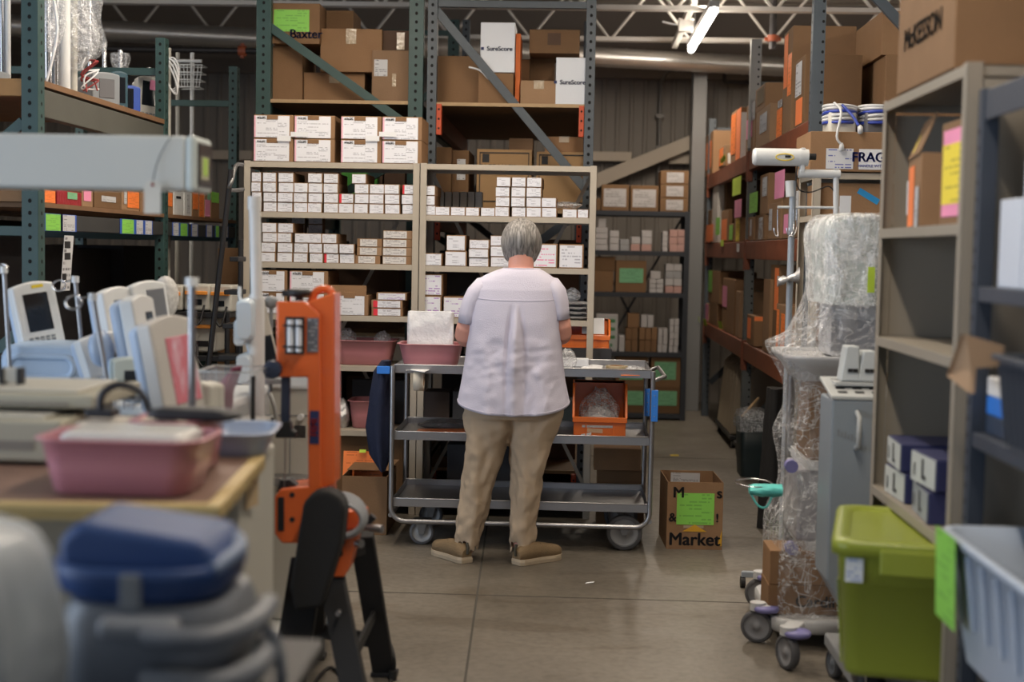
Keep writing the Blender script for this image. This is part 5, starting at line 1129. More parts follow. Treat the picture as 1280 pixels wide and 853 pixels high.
PKS = bpy.data.materials.new('pink_display'); N, L = nodes_of(PKS); bb = N['Principled BSDF']; bb.inputs['Roughness'].default_value = .25; tc = N.new('ShaderNodeTexCoord'); mp = N.new('ShaderNodeMapping'); mp.inputs['Rotation'].default_value = (0, .5, 0); mp.inputs['Scale'].default_value = (16, 1, 7); L.new(tc.outputs['Object'], mp.inputs[0]); nz = N.new('ShaderNodeTexNoise'); nz.inputs['Scale'].default_value = 1; nz.inputs['Detail'].default_value = 3; L.new(mp.outputs[0], nz.inputs[0]); cr = N.new('ShaderNodeValToRGB'); e = cr.color_ramp.elements; e[0].position = .5; e[0].color = (.62, .20, .25, 1); e[1].position = .66; e[1].color = (.75, .6, .72, 1); L.new(nz.outputs['Fac'], cr.inputs[0]); L.new(cr.outputs[0], bb.inputs['Base Color'])
m6, p, h = at_monitor('largest blurred white monitor with pink display, in front of the trio', 220, 528, 396, 3.75, .175, .085, R(68), -11, body=mat('warm_white_plastic', (.52, .50, .47), .4, 0, .04), screen=(.30, .92, .17, .80), smat=PKS, keys=False)
Z6 = P(220, 530, 3.75).z
# speckled cover behind the rear monitor
t = Thing('speckled_fabric_roll', 'speckled white cover bulging behind the rear monitor', 'cover', P(206, 430, 4.9)); b = MB(); ellip(b, P(207, 372, 4.92), (.045, .05, .075)); t.part('cover_body', b, mat('speckled_cloth', (.55, .54, .52), .7, 0, .5, 90))
b = MB(); p = P(206, 372, 4.92); b.cyl((p.x, 4.92, zt2+.0), (p.x, 4.92, p.z-.05), .02); t.part('support', b, GREYP)
# poles with ring hooks
def ring_pole(label, a, b_, Y, ringc, rr, r=.0072, zend=0):
    t = Thing('infusion_pole', label, 'pole', P(*b_, Y), group='slim poles with ring hooks on the left'); pa, pb = P(*a, Y), P(*b_, Y); b = MB(); b.cyl(pa, pb, r, n=10)
    if pb.z > zend+.01: b.cyl(pb, (pb.x+(pb.x-pa.x)/(pa.z-pb.z)*(pb.z-zend), pb.y, zend), r, n=10)
    t.part('pole', b, STEEL)
    b = MB(); b.cyl(pa-Vector((0, 0, .012)), pa+Vector((0, 0, .01)), r*1.7, n=10); t.part('collar', b, WHITE_P)
    if ringc:
        c = P(*ringc, Y); b = MB(); b.tube([c+Vector((rr*math.cos(q), .3*rr*math.sin(q), rr*.8*math.sin(q))) for q in [2*math.pi*k/12 for k in range(12)]], .0035, 6, closed=True, sub=2); s = 1 if pa.x > c.x else -1
        b.tube([c+Vector((s*rr*.8, 0, rr*.5)), pa], .0035, 6); t.part('ring_hook', b, CHROME)
    return t
ring_pole('slim silver pole with ring hook at the left edge of the photo', (5, 337), (11, 440), 4.5, (2, 336), .018, zend=zt1)
ring_pole('slim silver pole with white collar right of the leftmost monitor', (94, 349), (102, 430), 4.7, (74, 357), .022, zend=zt1+.02)
ring_pole('slim silver pole crossing the small leaning monitor', (116, 371), (136, 490), 4.05, (92, 378), .024, zend=0)
ring_pole('thick blurred silver pole in front of the pink display monitor', (240, 352), (240, 530), 3.45, None, 0, .0095, zend=0)
# ================================================================ saw
SAWO = mat('saw_orange', (.72, .13, .025), .32, 0, .04, coat=.4)
SY0 = 4.15
def sp(px, py, dy=0): return P(px, py, SY0+dy)
t = Thing('band_saw', 'orange vertical band saw on black legs in the left foreground', 'band saw', (sp(410, 700).x, SY0+.1, 0))
def poly(mb, pts, Y, ext, mi=0): mb.prism([P(x, y, Y) for x, y in pts], (0, ext, 0), mi)
b = MB(); poly(b, [(345, 377), (381, 377), (401, 394), (402, 612), (385, 612), (384, 472), (345, 472)], SY0, .012); 
poly(b, [(347, 380), (380, 379), (418, 366), (418, 606), (402, 612), (388, 612), (386, 470), (347, 470)], SY0+.012, .115); t.part('saw_frame', b, SAWO, .008, seg=3)
b = MB(); b.tube([sp(388, 379, .08), sp(396, 364, .08), sp(411, 362, .08), sp(417, 376, .08), sp(417, 400, .08)], .012, 10, sub=4); t.part('carry_handle', b, SAWO)
b = MB(); q = sp(374, 376, .05); b.lathe([(.012, 0), (.012, .012), (.034, .014), (.036, .028), (.03, .034), (0, .034)], q, 16); b.box(q.x-.05, q.x+.02, q.y-.01, q.y+.02, q.z+.012, q.z+.03); t.part('tension_knob', b, BLACK)
for px in (363, 373.5): b = MB(); b.cyl(sp(px, 440, -.03), sp(px, 400, -.03), .0095, n=12); t.part('bright_guard', b, mat('bright_enamel', (.72, .74, .78), .2)); 
b = MB(); q = sp(368, 420, -.012); b.box(q.x-.028, q.x+.028, q.y, q.y+.02, q.z-.055, q.z+.055); b.box(q.x-.03, q.x+.03, q.y-.03, q.y, q.z+.028, q.z+.034); b.box(q.x-.03, q.x+.03, q.y-.03, q.y, q.z-.034, q.z-.028); t.part('guard_bracket', b, BLACK, .002)
b = MB(); a = sp(384, 440, -.003); c = sp(398, 398, -.003); b.sheet((a.x, a.y, a.z), (c.x-a.x, 0, 0), (0, 0, c.z-a.z), .002); t.part('rating_plate', b, printed('saw_plate', (.14, .15, .18), (.5, .5, .52), 9, 12, .5, .7))
b = MB(); M = Matrix.Rotation(R(90), 3, 'X'); b.lathe([(0, -.015), (.026, -.015), (.028, .0), (.026, .02), (0, .02)], sp(341, 462, -.03), 20, 0, M); b.cyl(sp(341, 462, .0), sp(349, 462, .05), .014); t.part('adjusting_wheel', b, mat('navy_plastic', (.02, .03, .06), .4), .002); b = MB(); b.lathe([(0, -.018), (.008, -.018), (.008, .0)], sp(341, 462, -.032), 12, 0, M); t.part('wheel_hole', b, HOLE)
b = MB(); q = sp(356, 530, .02); b.box(q.x-.013, q.x+.013, q.y, q.y+.02, q.z, sp(356, 472).z+.005); t.part('blade_guide', b, mat('navy_plastic', (.02, .03, .06), .4), .003)
b = MB(); poly(b, [(350, 528), (362, 528), (364, 538), (369, 541), (369, 548), (344, 548), (344, 541), (349, 538)], SY0+.01, .04); t.part('guide_block', b, BLACK, .003)
b = MB(); b.box(q.x-.001, q.x+.001, SY0+.02, SY0+.035, sp(356, 616).z, sp(356, 548).z); t.part('blade', b, STEEL)
b = MB(); a = sp(387, 555, -.003); c = sp(399, 514, -.003); b.box(a.x, c.x, a.y, a.y+.004, a.z, c.z); pl_ = t.part('name_plate', b, NAVY); o = letters('FEMI', .026, ((a.x+c.x)/2-t.o.x, a.y-.002-t.o.y, (a.z+c.z)/2-t.o.z), (R(90), R(-90), 0), mat('red_print', (.65, .05, .04), .5), pl_, bold=.0006, depth=.001); o.location = ((a.x+c.x)/2-t.o.x, a.y-.002-t.o.y, (a.z+c.z)/2-t.o.z)
# base, vice and arm
b = MB(); poly(b, [(343, 622), (350, 612), (388, 608), (410, 610), (410, 668), (388, 680), (352, 680), (343, 668)], SY0+.0, .16); t.part('saw_table', b, SAWO, .006)
b = MB(); poly(b, [(347, 622), (355, 622), (355, 664), (347, 664)], SY0-.004, .006); 
for (x, y) in ((365, 619), (365, 650), (379, 655)): q = sp(x, y, -.003); b.cyl(q, q+Vector((0, .006, 0)), .008, n=12)
t.part('slots', b, BLACK, .001)
b = MB(); poly(b, [(350, 600), (362, 600), (374, 611), (374, 616), (345, 616)], SY0+.03, .05); t.part('blade_mount', b, BLACK, .002)
ARM = mat('matte_black', (.010, .010, .011), .75)
b = MB(); pts = []
for k in range(13): a = R(180-15*k); pts.append((402+27*math.cos(a)+2, 641-27*math.sin(a)))
pts += [(427, 680), (402, 760), (368, 765), (362, 735)]
poly(b, pts, SY0-.12, .09); t.part('drive_cover', b, ARM, .012, seg=3)
b = MB(); poly(b, [(405, 672), (447, 669), (436, 712), (430, 722), (407, 722)], SY0+.0, .10); poly(b, [(430, 640), (457, 637), (457, 660), (430, 664)], SY0+.06, .06); t.part('vice', b, SAWO, .005)
b = MB()
for (x, y) in ((427, 678), (424, 692)): q = sp(x, y, -.002); b.cyl(q, q+Vector((0, .01, 0)), .011, n=12)
t.part('vice_bolts', b, BLACK)
for (x0, y0, x1, y1, r) in ((452, 659, 478, 662, .012), (435, 679, 452, 680, .013)): b = MB(); b.cyl(sp(x0, y0, .03), sp(x1, y1, .0), r*.8, r, n=14); t.part('vice_handle', b, STEEL)
b = MB(); q = sp(462, 650, .03); b.cyl(q-Vector((.012, 0, .015)), q+Vector((.012, 0, .012)), .012); t.part('locking_knob', b, BLACK)
b = MB()
for k in range(4):
    c = sp(426, 645, -.0-.012*k); b.tube([c+Vector((.075*math.cos(a)*(1-.06*k), .0, .065*math.sin(a)*(1-.09*k)-.004*k)) for a in [2*math.pi*j/14 for j in range(14)]], .0075, 8, closed=True, sub=2)
t.part('cable_coil', b, mat('cable_grey', (.33, .34, .36), .5))
# legs
def leg(pa, ya, pb, yb_, w=.085, d=.035):
    a = P(*pa, ya); c = P(*pb, yb_)
    d_ = c-a; c = a+d_*(a.z/(a.z-c.z)); b = MB(); b.bar(a, c, w, d, up=(0, 1, 0)); f = t.part('leg', b, ARM, .004)
    g = MB(); g.box(c.x-w*.6, c.x+w*.6, c.y-.03, c.y+.03, 0, .018); t.part('rubber_foot', g, BLACK, .004, parent=f); return a, c
a1, c1 = leg((385, 700), 4.25, (362, 845), 4.05, .10); a2, c2 = leg((413, 712), 4.2, (441, 853), 4.0, .075)
a3, c3 = leg((452, 668), 4.45, (480, 840), 4.75, .075); a4, c4 = leg((395, 690), 4.5, (392, 800), 4.85, .075)
b = MB(); z = P(420, 799, 4.7).z; u1_ = a4.lerp(c4, (a4.z-z)/a4.z); u2_ = a3.lerp(c3, (a3.z-z)/a3.z); b.bar(u1_, u2_, .012, .05); t.part('crossbar', b, ARM, .002)
b = MB(); zq = .25; u1_ = a2.lerp(c2, (a2.z-zq)/a2.z); u2_ = a3.lerp(c3, (a3.z-zq)/a3.z); b.bar(u1_, u2_, .012, .04); t.part('crossbar', b, ARM, .002)
b = MB(); b.bar((a1.x-.02, 4.22, a1.z-.02), (a3.x+.0, 4.4, a3.z-.03), .06, .04); b.bar(a1-Vector((0, 0, .02)), a4-Vector((0, 0, .02)), .05, .03); b.bar(a3-Vector((0, 0, .02)), a4-Vector((0, 0, .02)), .05, .03); t.part('stand_top', b, ARM, .003)
b = MB()
for (px, py, Y) in ((422, 768, 4.05), (366, 832, 3.98)): q = P(px, py, Y); b.cyl(q, q+Vector((0, .03, 0)), .007, n=10)
t.part('bolt', b, STEEL)
PC = mat('power_cord', (.012, .012, .012), .5)
b = MB(); b.tube([P(470, 815, 4.8), P(484, 800, 4.78), P(493, 825, 4.72), P(489, 850, 4.7), PZp(470, 885, .01), PZp(440, 862, .008), PZp(415, 835, .008), PZp(396, 850, .008), PZp(380, 880, .008)], .006, 8, sub=4); t.part('power_cord', b, PC); b = MB(); q = P(491, 846, 4.71); b.cyl(q-Vector((0, 0, .03)), q+Vector((0, 0, .02)), .014, n=10); t.part('plug', b, PC)
# ================================================================ respirator with white mast behind the saw
YR = 4.98
t = Thing('respirator_machine', 'ivory respirator cabinet on wheels behind the orange saw', 'medical machine', (P(350, 600, YR).x, YR+.2, 0))
a, c = P(318, 620, YR), P(390, 470, YR)
b = MB(); b.box(a.x, c.x, YR, YR+.4, .12, c.z); t.part('cabinet', b, IVORY, .015, seg=3)
b = MB(); b.box(a.x-.01, c.x+.01, YR-.02, YR+.42, c.z-.05, c.z+.012); t.part('top_cover', b, WHITE_P, .015, seg=3)
b = MB(); b.box(a.x+.01, c.x-.01, YR-.003, YR+.002, P(350, 520, YR).z, P(350, 519, YR).z+.001); b.box(P(362, 560, YR).x, P(363, 560, YR).x, YR-.003, YR+.002, P(350, 600, YR).z, P(350, 535, YR).z); t.part('panel_gap', b, GREYP)
b = MB(); q = P(341, 525, YR); b.cyl(q+Vector((0, -.012, 0)), q, .018); t.part('port', b, WHITE_P, .003); b = MB(); b.cyl(q+Vector((0, -.014, 0)), q, .009); t.part('port_hole', b, HOLE)
b = MB(); q = P(377, 521, YR); b.cyl(q+Vector((0, -.03, 0)), q, .011); t.part('nozzle', b, WHITE_P, .002)
b = MB()
for k in range(9): z = P(373, 533+k*1.7, YR).z; b.box(P(368, 540, YR).x, P(382, 540, YR).x, YR-.003, YR+.001, z-.0015, z+.0015)
t.part('vent', b, BLACK)
b = MB(); z = P(350, 592, YR).z; b.box(a.x+.02, c.x, YR-.1, YR, z-.03, z); t.part('ledge', b, STEEL, .004)
b = MB(); b.box(a.x-.03, c.x+.03, YR-.15, YR+.45, .07, .12); t.part('base', b, WHITE_P, .01)
for x in (a.x, c.x):
    for y in (YR-.1, YR+.4): tt, hh = wheel_mesh((x, y, .036), .035, .025); w_ = t.part('caster', tt, GREYP); t.part('hub', hh, WHITE_P, parent=w_)
b = MB(); b.tube([P(322, 475, YR-.03), P(336, 490, YR-.08), P(345, 520, YR-.1), P(338, 545, YR-.1), P(322, 540, YR-.08), P(314, 520, YR-.06)], .008, 8, sub=5); t.part('hose', b, mat('hose_grey', (.30, .30, .29), .5))
YM = 4.6
t = Thing('white_mast', 'tall white mast with pale blue control units left of the saw', 'medical stand', (P(320, 480, YM).x, YM, 0)); p0_ = P(318, 247, YM); p1_ = P(326, 480, YM)
b = MB(); x = p1_.x-.01; b.cyl((p0_.x, YM, p0_.z), (p0_.x+.01, YM, P(321, 372, YM).z), .019, n=20); b.cyl((p0_.x+.01, YM, P(321, 372, YM).z), (p1_.x-.005, YM, .1), .026, n=20); t.part('mast', b, WHITE_P, .003)
b = MB(); b.cyl((p0_.x-.0, YM, p0_.z-.04), (p0_.x, YM, p0_.z+.003), .022, n=20); t.part('cap', b, WHITE_P, .003)
b = MB(); q = P(311, 372, YM); b.tube([q+Vector((-.03, 0, .035)), q+Vector((-.03, 0, 0)), q+Vector((-.02, 0, -.012)), q+Vector((0, 0, -.012)), q+Vector((.01, 0, .01))], .006, 8, sub=3); t.part('hook', b, WHITE_P)
for i, (xa_, xb_, ya_, yb2) in enumerate(((300, 322, 372, 426), (296, 312, 398, 432), (298, 318, 441, 480))):
    q = P((xa_+xb_)/2, (ya_+yb2)/2, YM); rx = (xb_-xa_)/2/386; rz = (yb2-ya_)/2/386; b = MB(); b.loft([[Vector((q.x+x*k, YM+.0+dy+.01*i, q.z+z_*k)) for x, z_ in rrect(rx, rz, rx*.7)] for dy, k in ((-.07, .8), (-.06, .95), (.05, 1), (.065, .9))], True); t.part('control_unit', b, mat('ice_blue', (.56, .66, .74), .35, 0, .03))
b = MB(); b.cyl((p1_.x-.005, YM, .03), (p1_.x-.005, YM, .12), .12, .05, n=24); t.part('base', b, WHITE_P)
q = P(338, 470, YM+.05); m7 = monitor('white framed panel leaning right of the tall white mast', (q.x-.012, YM+.06, q.z), .09, .26, .05, R(30), R(-14), grp='blue backed monitors on the left', body=IVORY, screen=(.2, .9, .12, .5), keys=False)
stand_for('slim column under the leaning white framed panel', Vector((q.x-.012, YM+.05, q.z)), P(340, 470, YM+.1).z-.02)
b = MB(); q = P(339, 378, 4.68); 
t = Thing('frosted_globe', 'small frosted grey globe behind the white mast', 'globe', q); ellip(b, q, (.022, .022, .022)); b.cyl(q-Vector((0, 0, .3)), q, .006); t.part('globe_body', b, GREYP)
# ================================================================ left foreground
TZ = .97; 
tb0 = PZp(276, 632, TZ)
tt_ = Thing('work_table', 'yellow-topped work table in the left foreground holding pink basins', 'table', (tb0.x, tb0.y, 0), R(5), local=True)
YT = mat('yellow_laminate', (.58, .44, .20), .4, 0, .06, 5)
b = MB(); b.box(-1.25, 0, 0, .66, TZ-.028, TZ-.012); b.box(-1.25, 0, 0, .03, TZ-.032, TZ); b.box(-.03, 0, .03, .63, TZ-.032, TZ); b.box(-1.25, 0, .63, .66, TZ-.032, TZ); tt_.part('table_top', b, YT, .004)
b = MB(); b.box(-1.25, -.03, .03, .63, TZ-.012, TZ-.004); tt_.part('inset_mat', b, mat('brown_mat', (.20, .12, .09), .6, 0, .15, 8))
for x, y in ((-.08, .05), (-.08, .58), (-1.15, .05), (-1.15, .58)): b = MB(); b.box(x-.02, x+.02, y-.02, y+.02, 0, TZ-.03); tt_.part('leg', b, IVORY, .003)
b = MB(); b.box(-1.15, -.08, .5, .53, .2, .9); tt_.part('modesty_panel', b, mat('tan_panel', (.40, .36, .28), .5))
TT = TZ-.003
q = PZp(146, 619, TZ); basin('blurred dusty pink basin on the yellow table, nearest the camera', (q.x, q.y+.09, TT), .315, .22, .112, R(0), 'pink basins on the yellow table', mat('translucent_pink', (.50, .21, .25), .35, 0, .04, coat=.3), taper=.86)
q2 = q.copy(); basin('pink basin partly behind the nearest one on the yellow table', (P(281, 540, 3.1).x-.085, q2.y+.345, TT), .16, .23, .118, R(0), 'pink basins on the yellow table', mat('translucent_pink', (.50, .21, .25), .35, 0, .04), taper=.84)
t = Thing('white_packet', 'white packet with a bright sheen lying in the nearest pink basin', 'packet', (q2.x, q2.y+.1, TT+.083), R(0), local=True); b = MB(); rr = []
for z, k in ((0, .9), (.008, 1), (.03, 1), (.038, .9)): rr.append([Vector((x*k, y*k, z)) for x, y in rrect(.125, .08, .02)])
b.loft(rr, True); t.part('packet_body', b, mat('glossy_white_film', (.66, .66, .64), .22, 0, .1, 20, .3, 30))
BD = mat('black_vinyl', (.014, .015, .02), .45, 0, .2, 14)
t = Thing('black_device', 'black handset with looped cable lying over the pink basins', 'device', (q2.x+.05, q2.y+.27, TT+.121), R(-4), local=True); b = MB(); rr = []
for z, k in ((0, .8), (.006, 1), (.018, .96), (.024, .7)): rr.append([Vector((x*k+.03, y*k, z)) for x, y in rrect(.10, .04, .03)])
b.loft(rr, True); t.part('handset', b, BD); b = MB(); b.tube([(-.17, -.02, .01), (-.165, -.02, .05), (-.13, -.01, .07), (-.09, 0, .055), (-.07, 0, .015)], .0085, 10, sub=4); t.part('cable_loop', b, BD); b = MB(); b.box(-.2, -.14, -.03, .02, 0, .018); t.part('plug', b, BD, .004)
# support under the handset: the folded towel in the basins
t = Thing('folded_towel', 'cream folded towel behind the nearest pink basin', 'towel', PZp(150, 560, TZ)); a = PZp(100, 575, TZ); b = MB()
for k in range(3): b.box(q2.x-.17, q2.x+.04, q2.y+.235, q2.y+.37, TT+.001+k*.038, TT+.037+k*.038)
t.part('folds', b, mat('cream_towel', (.62, .57, .50), .9, 0, .08, 30, .5, 120), .012)
# pale blue bin on the cabinet right of the table
YC = 3.15
a, c = P(286, 560, YC), P(340, 560, YC)
t = Thing('instrument_cabinet', 'tall ivory instrument cabinet standing behind the right end of the yellow table', 'cabinet', ((a.x+c.x)/2, YC+.2, 0)); ztc = P(300, 583, YC).z
x0c, x1c = P(255, 640, YC+.0).x-.06, P(338, 640, YC+.35).x
b = MB(); b.box(x0c+.06, x1c, YC, YC+.40, .06, ztc); t.part('cabinet_body', b, IVORY, .012, seg=3)
b = MB(); b.box(P(280, 700, YC).x, P(282, 700, YC).x, YC-.003, YC+.001, .1, ztc-.02); t.part('door_gap', b, GREYP)
b = MB(); a_ = P(262, 668, YC-.002); c_ = P(278, 646, YC-.002); b.box(a_.x, c_.x, YC-.004, YC, a_.z, c_.z); t.part('rating_plate', b, mat('plate_grey', (.20, .20, .19), .5)); b = MB(); a_ = P(266, 635, YC-.002); b.box(a_.x-.005, a_.x+.016, YC-.01, YC, a_.z-.012, a_.z+.012); t.part('latch', b, WHITE_P, .002)
for x in (x0c+.1, x1c-.04):
    for y in (YC+.04, YC+.36): b = MB(); b.cyl((x-.012, y, .03), (x+.012, y, .03), .03); t.part('caster', b, BLACK)
t = Thing('paper_tag', 'buff paper tag hanging on the ivory instrument cabinet', 'tag', P(322, 610, YC)); b = MB(); a_ = P(312, 634, YC+.1); b.sheet((x1c+.004, YC+.06, a_.z), (.012, .075, 0), (.0, 0, .075)); t.part('tag_card', b, mat('buff_card', (.50, .37, .22), .8)); b = MB(); q = Vector((x1c+.01, YC+.10, a_.z+.062)); b.cyl((q.x-.003, q.y, q.z), (q.x+.006, q.y, q.z), .006, n=10); t.part('eyelet', b, REDC)
b = MB(); b.tube([(q.x, q.y, q.z), (x1c+.002, q.y, ztc-.005)], .0015, 5); t.part('string', b, PAPER)
q = P(303, 583, YC+.12); basin('pale blue grey tray on top of the ivory instrument cabinet', ((x0c+x1c)/2+.02, YC+.2, ztc), .17, .26, .062, R(6), None, mat('pale_blue_tray', (.36, .44, .60), .35, 0, .04, coat=.3), 'plastic_tray', 'tray', .8)
# clear acrylic box with maroon cloth behind
YA = 3.95
a, c = P(246, 530, YA), P(318, 466, YA)
t = Thing('acrylic_box', 'clear acrylic box holding maroon cloth right of the pink display', 'box', ((a.x+c.x)/2, YA+.1, a.z)); ACR = wrapmat('clear_acrylic', opac=.10, milk=.02, scale=2)
b = MB(); b.box(a.x, c.x, YA, YA+.004, a.z, c.z); b.box(a.x, c.x, YA+.2, YA+.204, a.z, c.z); b.box(a.x, a.x+.004, YA, YA+.2, a.z, c.z); b.box(c.x-.004, c.x, YA, YA+.2, a.z, c.z); b.box(a.x, c.x, YA, YA+.2, a.z, a.z+.004); t.part('panels', b, ACR)
b = MB(); b.tube([(a.x, YA, c.z), (c.x, YA, c.z), (c.x, YA+.2, c.z), (a.x, YA+.2, c.z)], .003, 6, closed=True)
for x, y in ((c.x, YA),): b.cyl((x, y, a.z), (x, y, c.z), .004)
t.part('edge_trim', b, mat('acrylic_edge', (.5, .52, .52), .3)); 
for px in (277, 317): b = MB(); q = P(px, 500, YA); b.box(q.x-.006, q.x+.006, YA-.012, YA-.002, a.z, P(px, 488 if px < 300 else 470, YA).z); t.part('bracket', b, BLACK, .002)
MAR = mat('maroon_cloth', (.16, .012, .05), .8, 0, .2, 20, .4, 50)
b = MB(); rr = []
for i in range(8):
    f = i/7; rr.append([Vector((P(262+34*f, 500, YA+.1).x+(.055-.045*f)*math.cos(q)*(1+.2*math.sin(3*q+i)), YA+.1+.05*math.sin(q), a.z+.006+f*.148)) for q in [2*math.pi*k/14 for k in range(14)]])
b.loft(rr, True); t = Thing('maroon_cloth', 'maroon cloth stuffed in the clear acrylic box', 'cloth', (P(280, 500, YA).x, YA+.1, a.z+.005)); t.part('folds', b, MAR).modifiers.new('s', 'SUBSURF').render_levels = 1
# shelf carrying the display monitor, pole, acrylic box: a long equipment bench
za = min(a.z, Z6); t = Thing('equipment_bench', 'long ivory equipment bench behind the yellow table', 'bench', (P(200, 560, 3.8).x, 3.8, 0)); xb0, xb1 = P(120, 540, 3.7).x, P(318, 540, 3.95).x
b = MB(); b.box(xb0, xb1, 3.66, 4.18, za-.032, za-.002); t.part('bench_top', b, IVORY, .006)
for x in (xb0+.05, xb1-.05):
    for y in (3.7, 4.13): b = MB(); b.box(x-.02, x+.02, y-.02, y+.02, 0, za-.032); t.part('leg', b, IVORY, .003)
b = MB(); b.box(xb0+.04, xb1-.04, 3.92, 3.94, .15, za-.05); t.part('back_panel', b, GREYP)
# rails with hooks seen over the basins
t = Thing('wire_rail', 'pale metal rail frame across the base of the blue monitors', 'rail', (P(170, 500, 4.0).x, 4.0, P(170, 520, 4.0).z)); b = MB()
for py in (484, 497): b.tube([P(120, py, 3.98), P(215, py+2, 3.98)], .006, 8)
for k in range(9): b.cyl(P(122+11*k, 484, 3.98), P(122+11*k, 512, 3.98), .003, n=6)
t.part('rails', b, STEEL)
for i, (px, py) in enumerate(((150, 476), (195, 474), (170, 480))):
    pass
monitor('pale blue squat pump in front of the edge-on monitor, above the rail', (P(160, 485, 4.12).x, 4.12, P(160, 497, 4.12).z), .11, .12, .1, R(30), body=mat('mint_white', (.52, .60, .58), .4), screen=(.3, .7, .3, .7), keys=False, grp=None, name='infusion_pump', cat='pump')
monitor('flat pale blue module lying between the poles above the rail', (P(126, 492, 4.15).x, 4.15, P(126, 500, 4.15).z), .09, .055, .1, R(20), body=BLUEP, screen=(.3, .7, .3, .7), keys=False, grp=None, name='infusion_pump', cat='pump')
monitor('ivory monitor back with a round dial, right of the thick blurred pole', (P(255, 522, 3.86).x, 3.86, za), .09, .13, .09, R(-15), body=IVORY, back=IVORY, screen=(.3, .7, .35, .75), smat=mat('dial_blue', (.10, .18, .30), .4), keys=False, grp=None, name='instrument_module', cat='instrument')
# flat beige machines at the left edge
BM = mat('machine_beige', (.40, .38, .30), .5, 0, .06); BMD = mat('machine_beige_dark', (.22, .20, .17), .5)
def slab(label, pts, z0, z1, m=BM, name='desktop_machine', cat='machine'):
    t = Thing(name, label, cat, PZp(*pts[0], z0)); b = MB(); b.prism([PZp(px, py, z0) for px, py in pts], (0, 0, z1-z0)); t.part('housing', b, m, .006)
    q = [PZp(px, py, z0) for px, py in pts]; b = MB(); e = (q[1]-q[0]); n = Vector((e.y, -e.x, 0)).normalized(); c = q[0]+e*.5
    for k in range(3): u = q[0]+e*(.2+.25*k)+n*.002; b.box(u.x-.03, u.x+.03, u.y-.004, u.y+.004, z0+(z1-z0)*.35, z0+(z1-z0)*.6)
    t.part('front_slots', b, BMD); b = MB(); b.prism([q[0].lerp(q[2], .25)+Vector((0, 0, z1-z0)), q[1].lerp(q[3], .25)+Vector((0, 0, z1-z0)), q[2].lerp(q[0], .25)+Vector((0, 0, z1-z0)), q[3].lerp(q[1], .25)+Vector((0, 0, z1-z0))], (0, 0, .004)); t.part('lid', b, IVORY, .003); return t
A_ = PZp(0, 640, TZ)
def mach(label, x0, x1, y0, y1, z0, z1):
    t = Thing('desktop_machine', label, 'machine', ((x0+x1)/2, (y0+y1)/2, z0)); b = MB(); b.box(x0, x1, y0, y1, z0+.008, z1); t.part('housing', b, BM, .008, seg=3)
    b = MB(); b.box(x0+.02, x1-.05, y0+.03, y1-.03, z1, z1+.006); t.part('lid', b, IVORY, .003); b = MB(); b.box(x0+.04, x1-.06, y0-.002, y0+.002, z0+(z1-z0)*.35, z0+(z1-z0)*.55); t.part('slot', b, BMD)
    b = MB(); 
    for x in (x0+.02, x1-.02):
        for y in (y0+.02, y1-.02): b.cyl((x, y, z0), (x, y, z0+.01), .01, n=8)
    t.part('feet', b, BLACK)
x1m = P(88, 540, 3.05).x; mach('lower flat beige machine at the left edge of the yellow table', -1.55, x1m-.02, 3.05, 3.42, TT+.0, TT+.10); mach('upper flat beige machine stacked at the left edge of the photo', -1.55, x1m+.02, 3.15, 3.5, TT+.108, P(60, 490, 3.2).z)
t = Thing('bracket', 'pair of short black posts sticking up by the padded bolster', 'bracket', P(16, 490, 3.25)); 
zt_m = P(60, 490, 3.2).z
for px in (5, 27): b = MB(); q = P(px, 470, 3.3); b.box(q.x-.006, q.x+.006, 3.28, 3.31, zt_m+.006, q.z+.02); t.part('post', b, BLACK, .002)
b = MB(); q0, q1 = P(6, 480, 3.3), P(26, 480, 3.3); b.box(q0.x, q1.x, 3.285, 3.305, zt_m+.012, zt_m+.045); t.part('plate', b, IVORY, .002)
# nearest stack: blue case, grey machine and bag on a low cart
FZ = .80; YF = 2.0
t = Thing('foreground_cart', 'dark cart under the blurred blue case at the lower left', 'cart', (-.75, 2.05, 0)); b = MB(); b.box(-1.3, -.40, 1.45, 2.35, FZ-.03, FZ); t.part('cart_top', b, BLACK, .01)
for x in (-1.25, -.46):
    for y in (1.5, 2.3): b = MB(); b.cyl((x, y, 0), (x, y, FZ-.03), .016); t.part('leg', b, STEEL_D)
GM = mat('machine_mid_grey', (.17, .185, .21), .45, 0, .06)
def rounded(mb, c, w, d, zs, r=.05, mi=0, rot=0):
    M = Matrix.Rotation(rot, 3, 'Z'); mb.loft([[Vector(c)+M @ Vector((x, y, z)) for x, y in rrect(w/2*k, d/2*k, r)] for z, k in zs], True, mi)
a, c = P(92, 780, YF+.12), P(316, 780, YF+.12); mx_ = (a.x+c.x)/2; w = c.x-a.x
t = Thing('grey_medical_machine', 'blurred rounded grey machine with loop handles under the blue case', 'machine', (mx_, YF+.13, FZ)); b = MB(); rounded(b, (mx_, YF+.12, FZ), w*.92, .26, ((0.003, .9), (.02, 1), (.11, 1), (.135, .92)), .06); t.part('housing', b, GM)
zg = FZ+.135; b = MB(); a2 = P(120, 800, YF-.03); c2_ = P(222, 745, YF-.03); b.box(a2.x, c2_.x, YF-.035, YF+.03, max(FZ+.02, a2.z-.0), min(zg-.01, c2_.z)); t.part('front_panel', b, mat('machine_light_grey', (.30, .32, .35), .4), .012, seg=3)
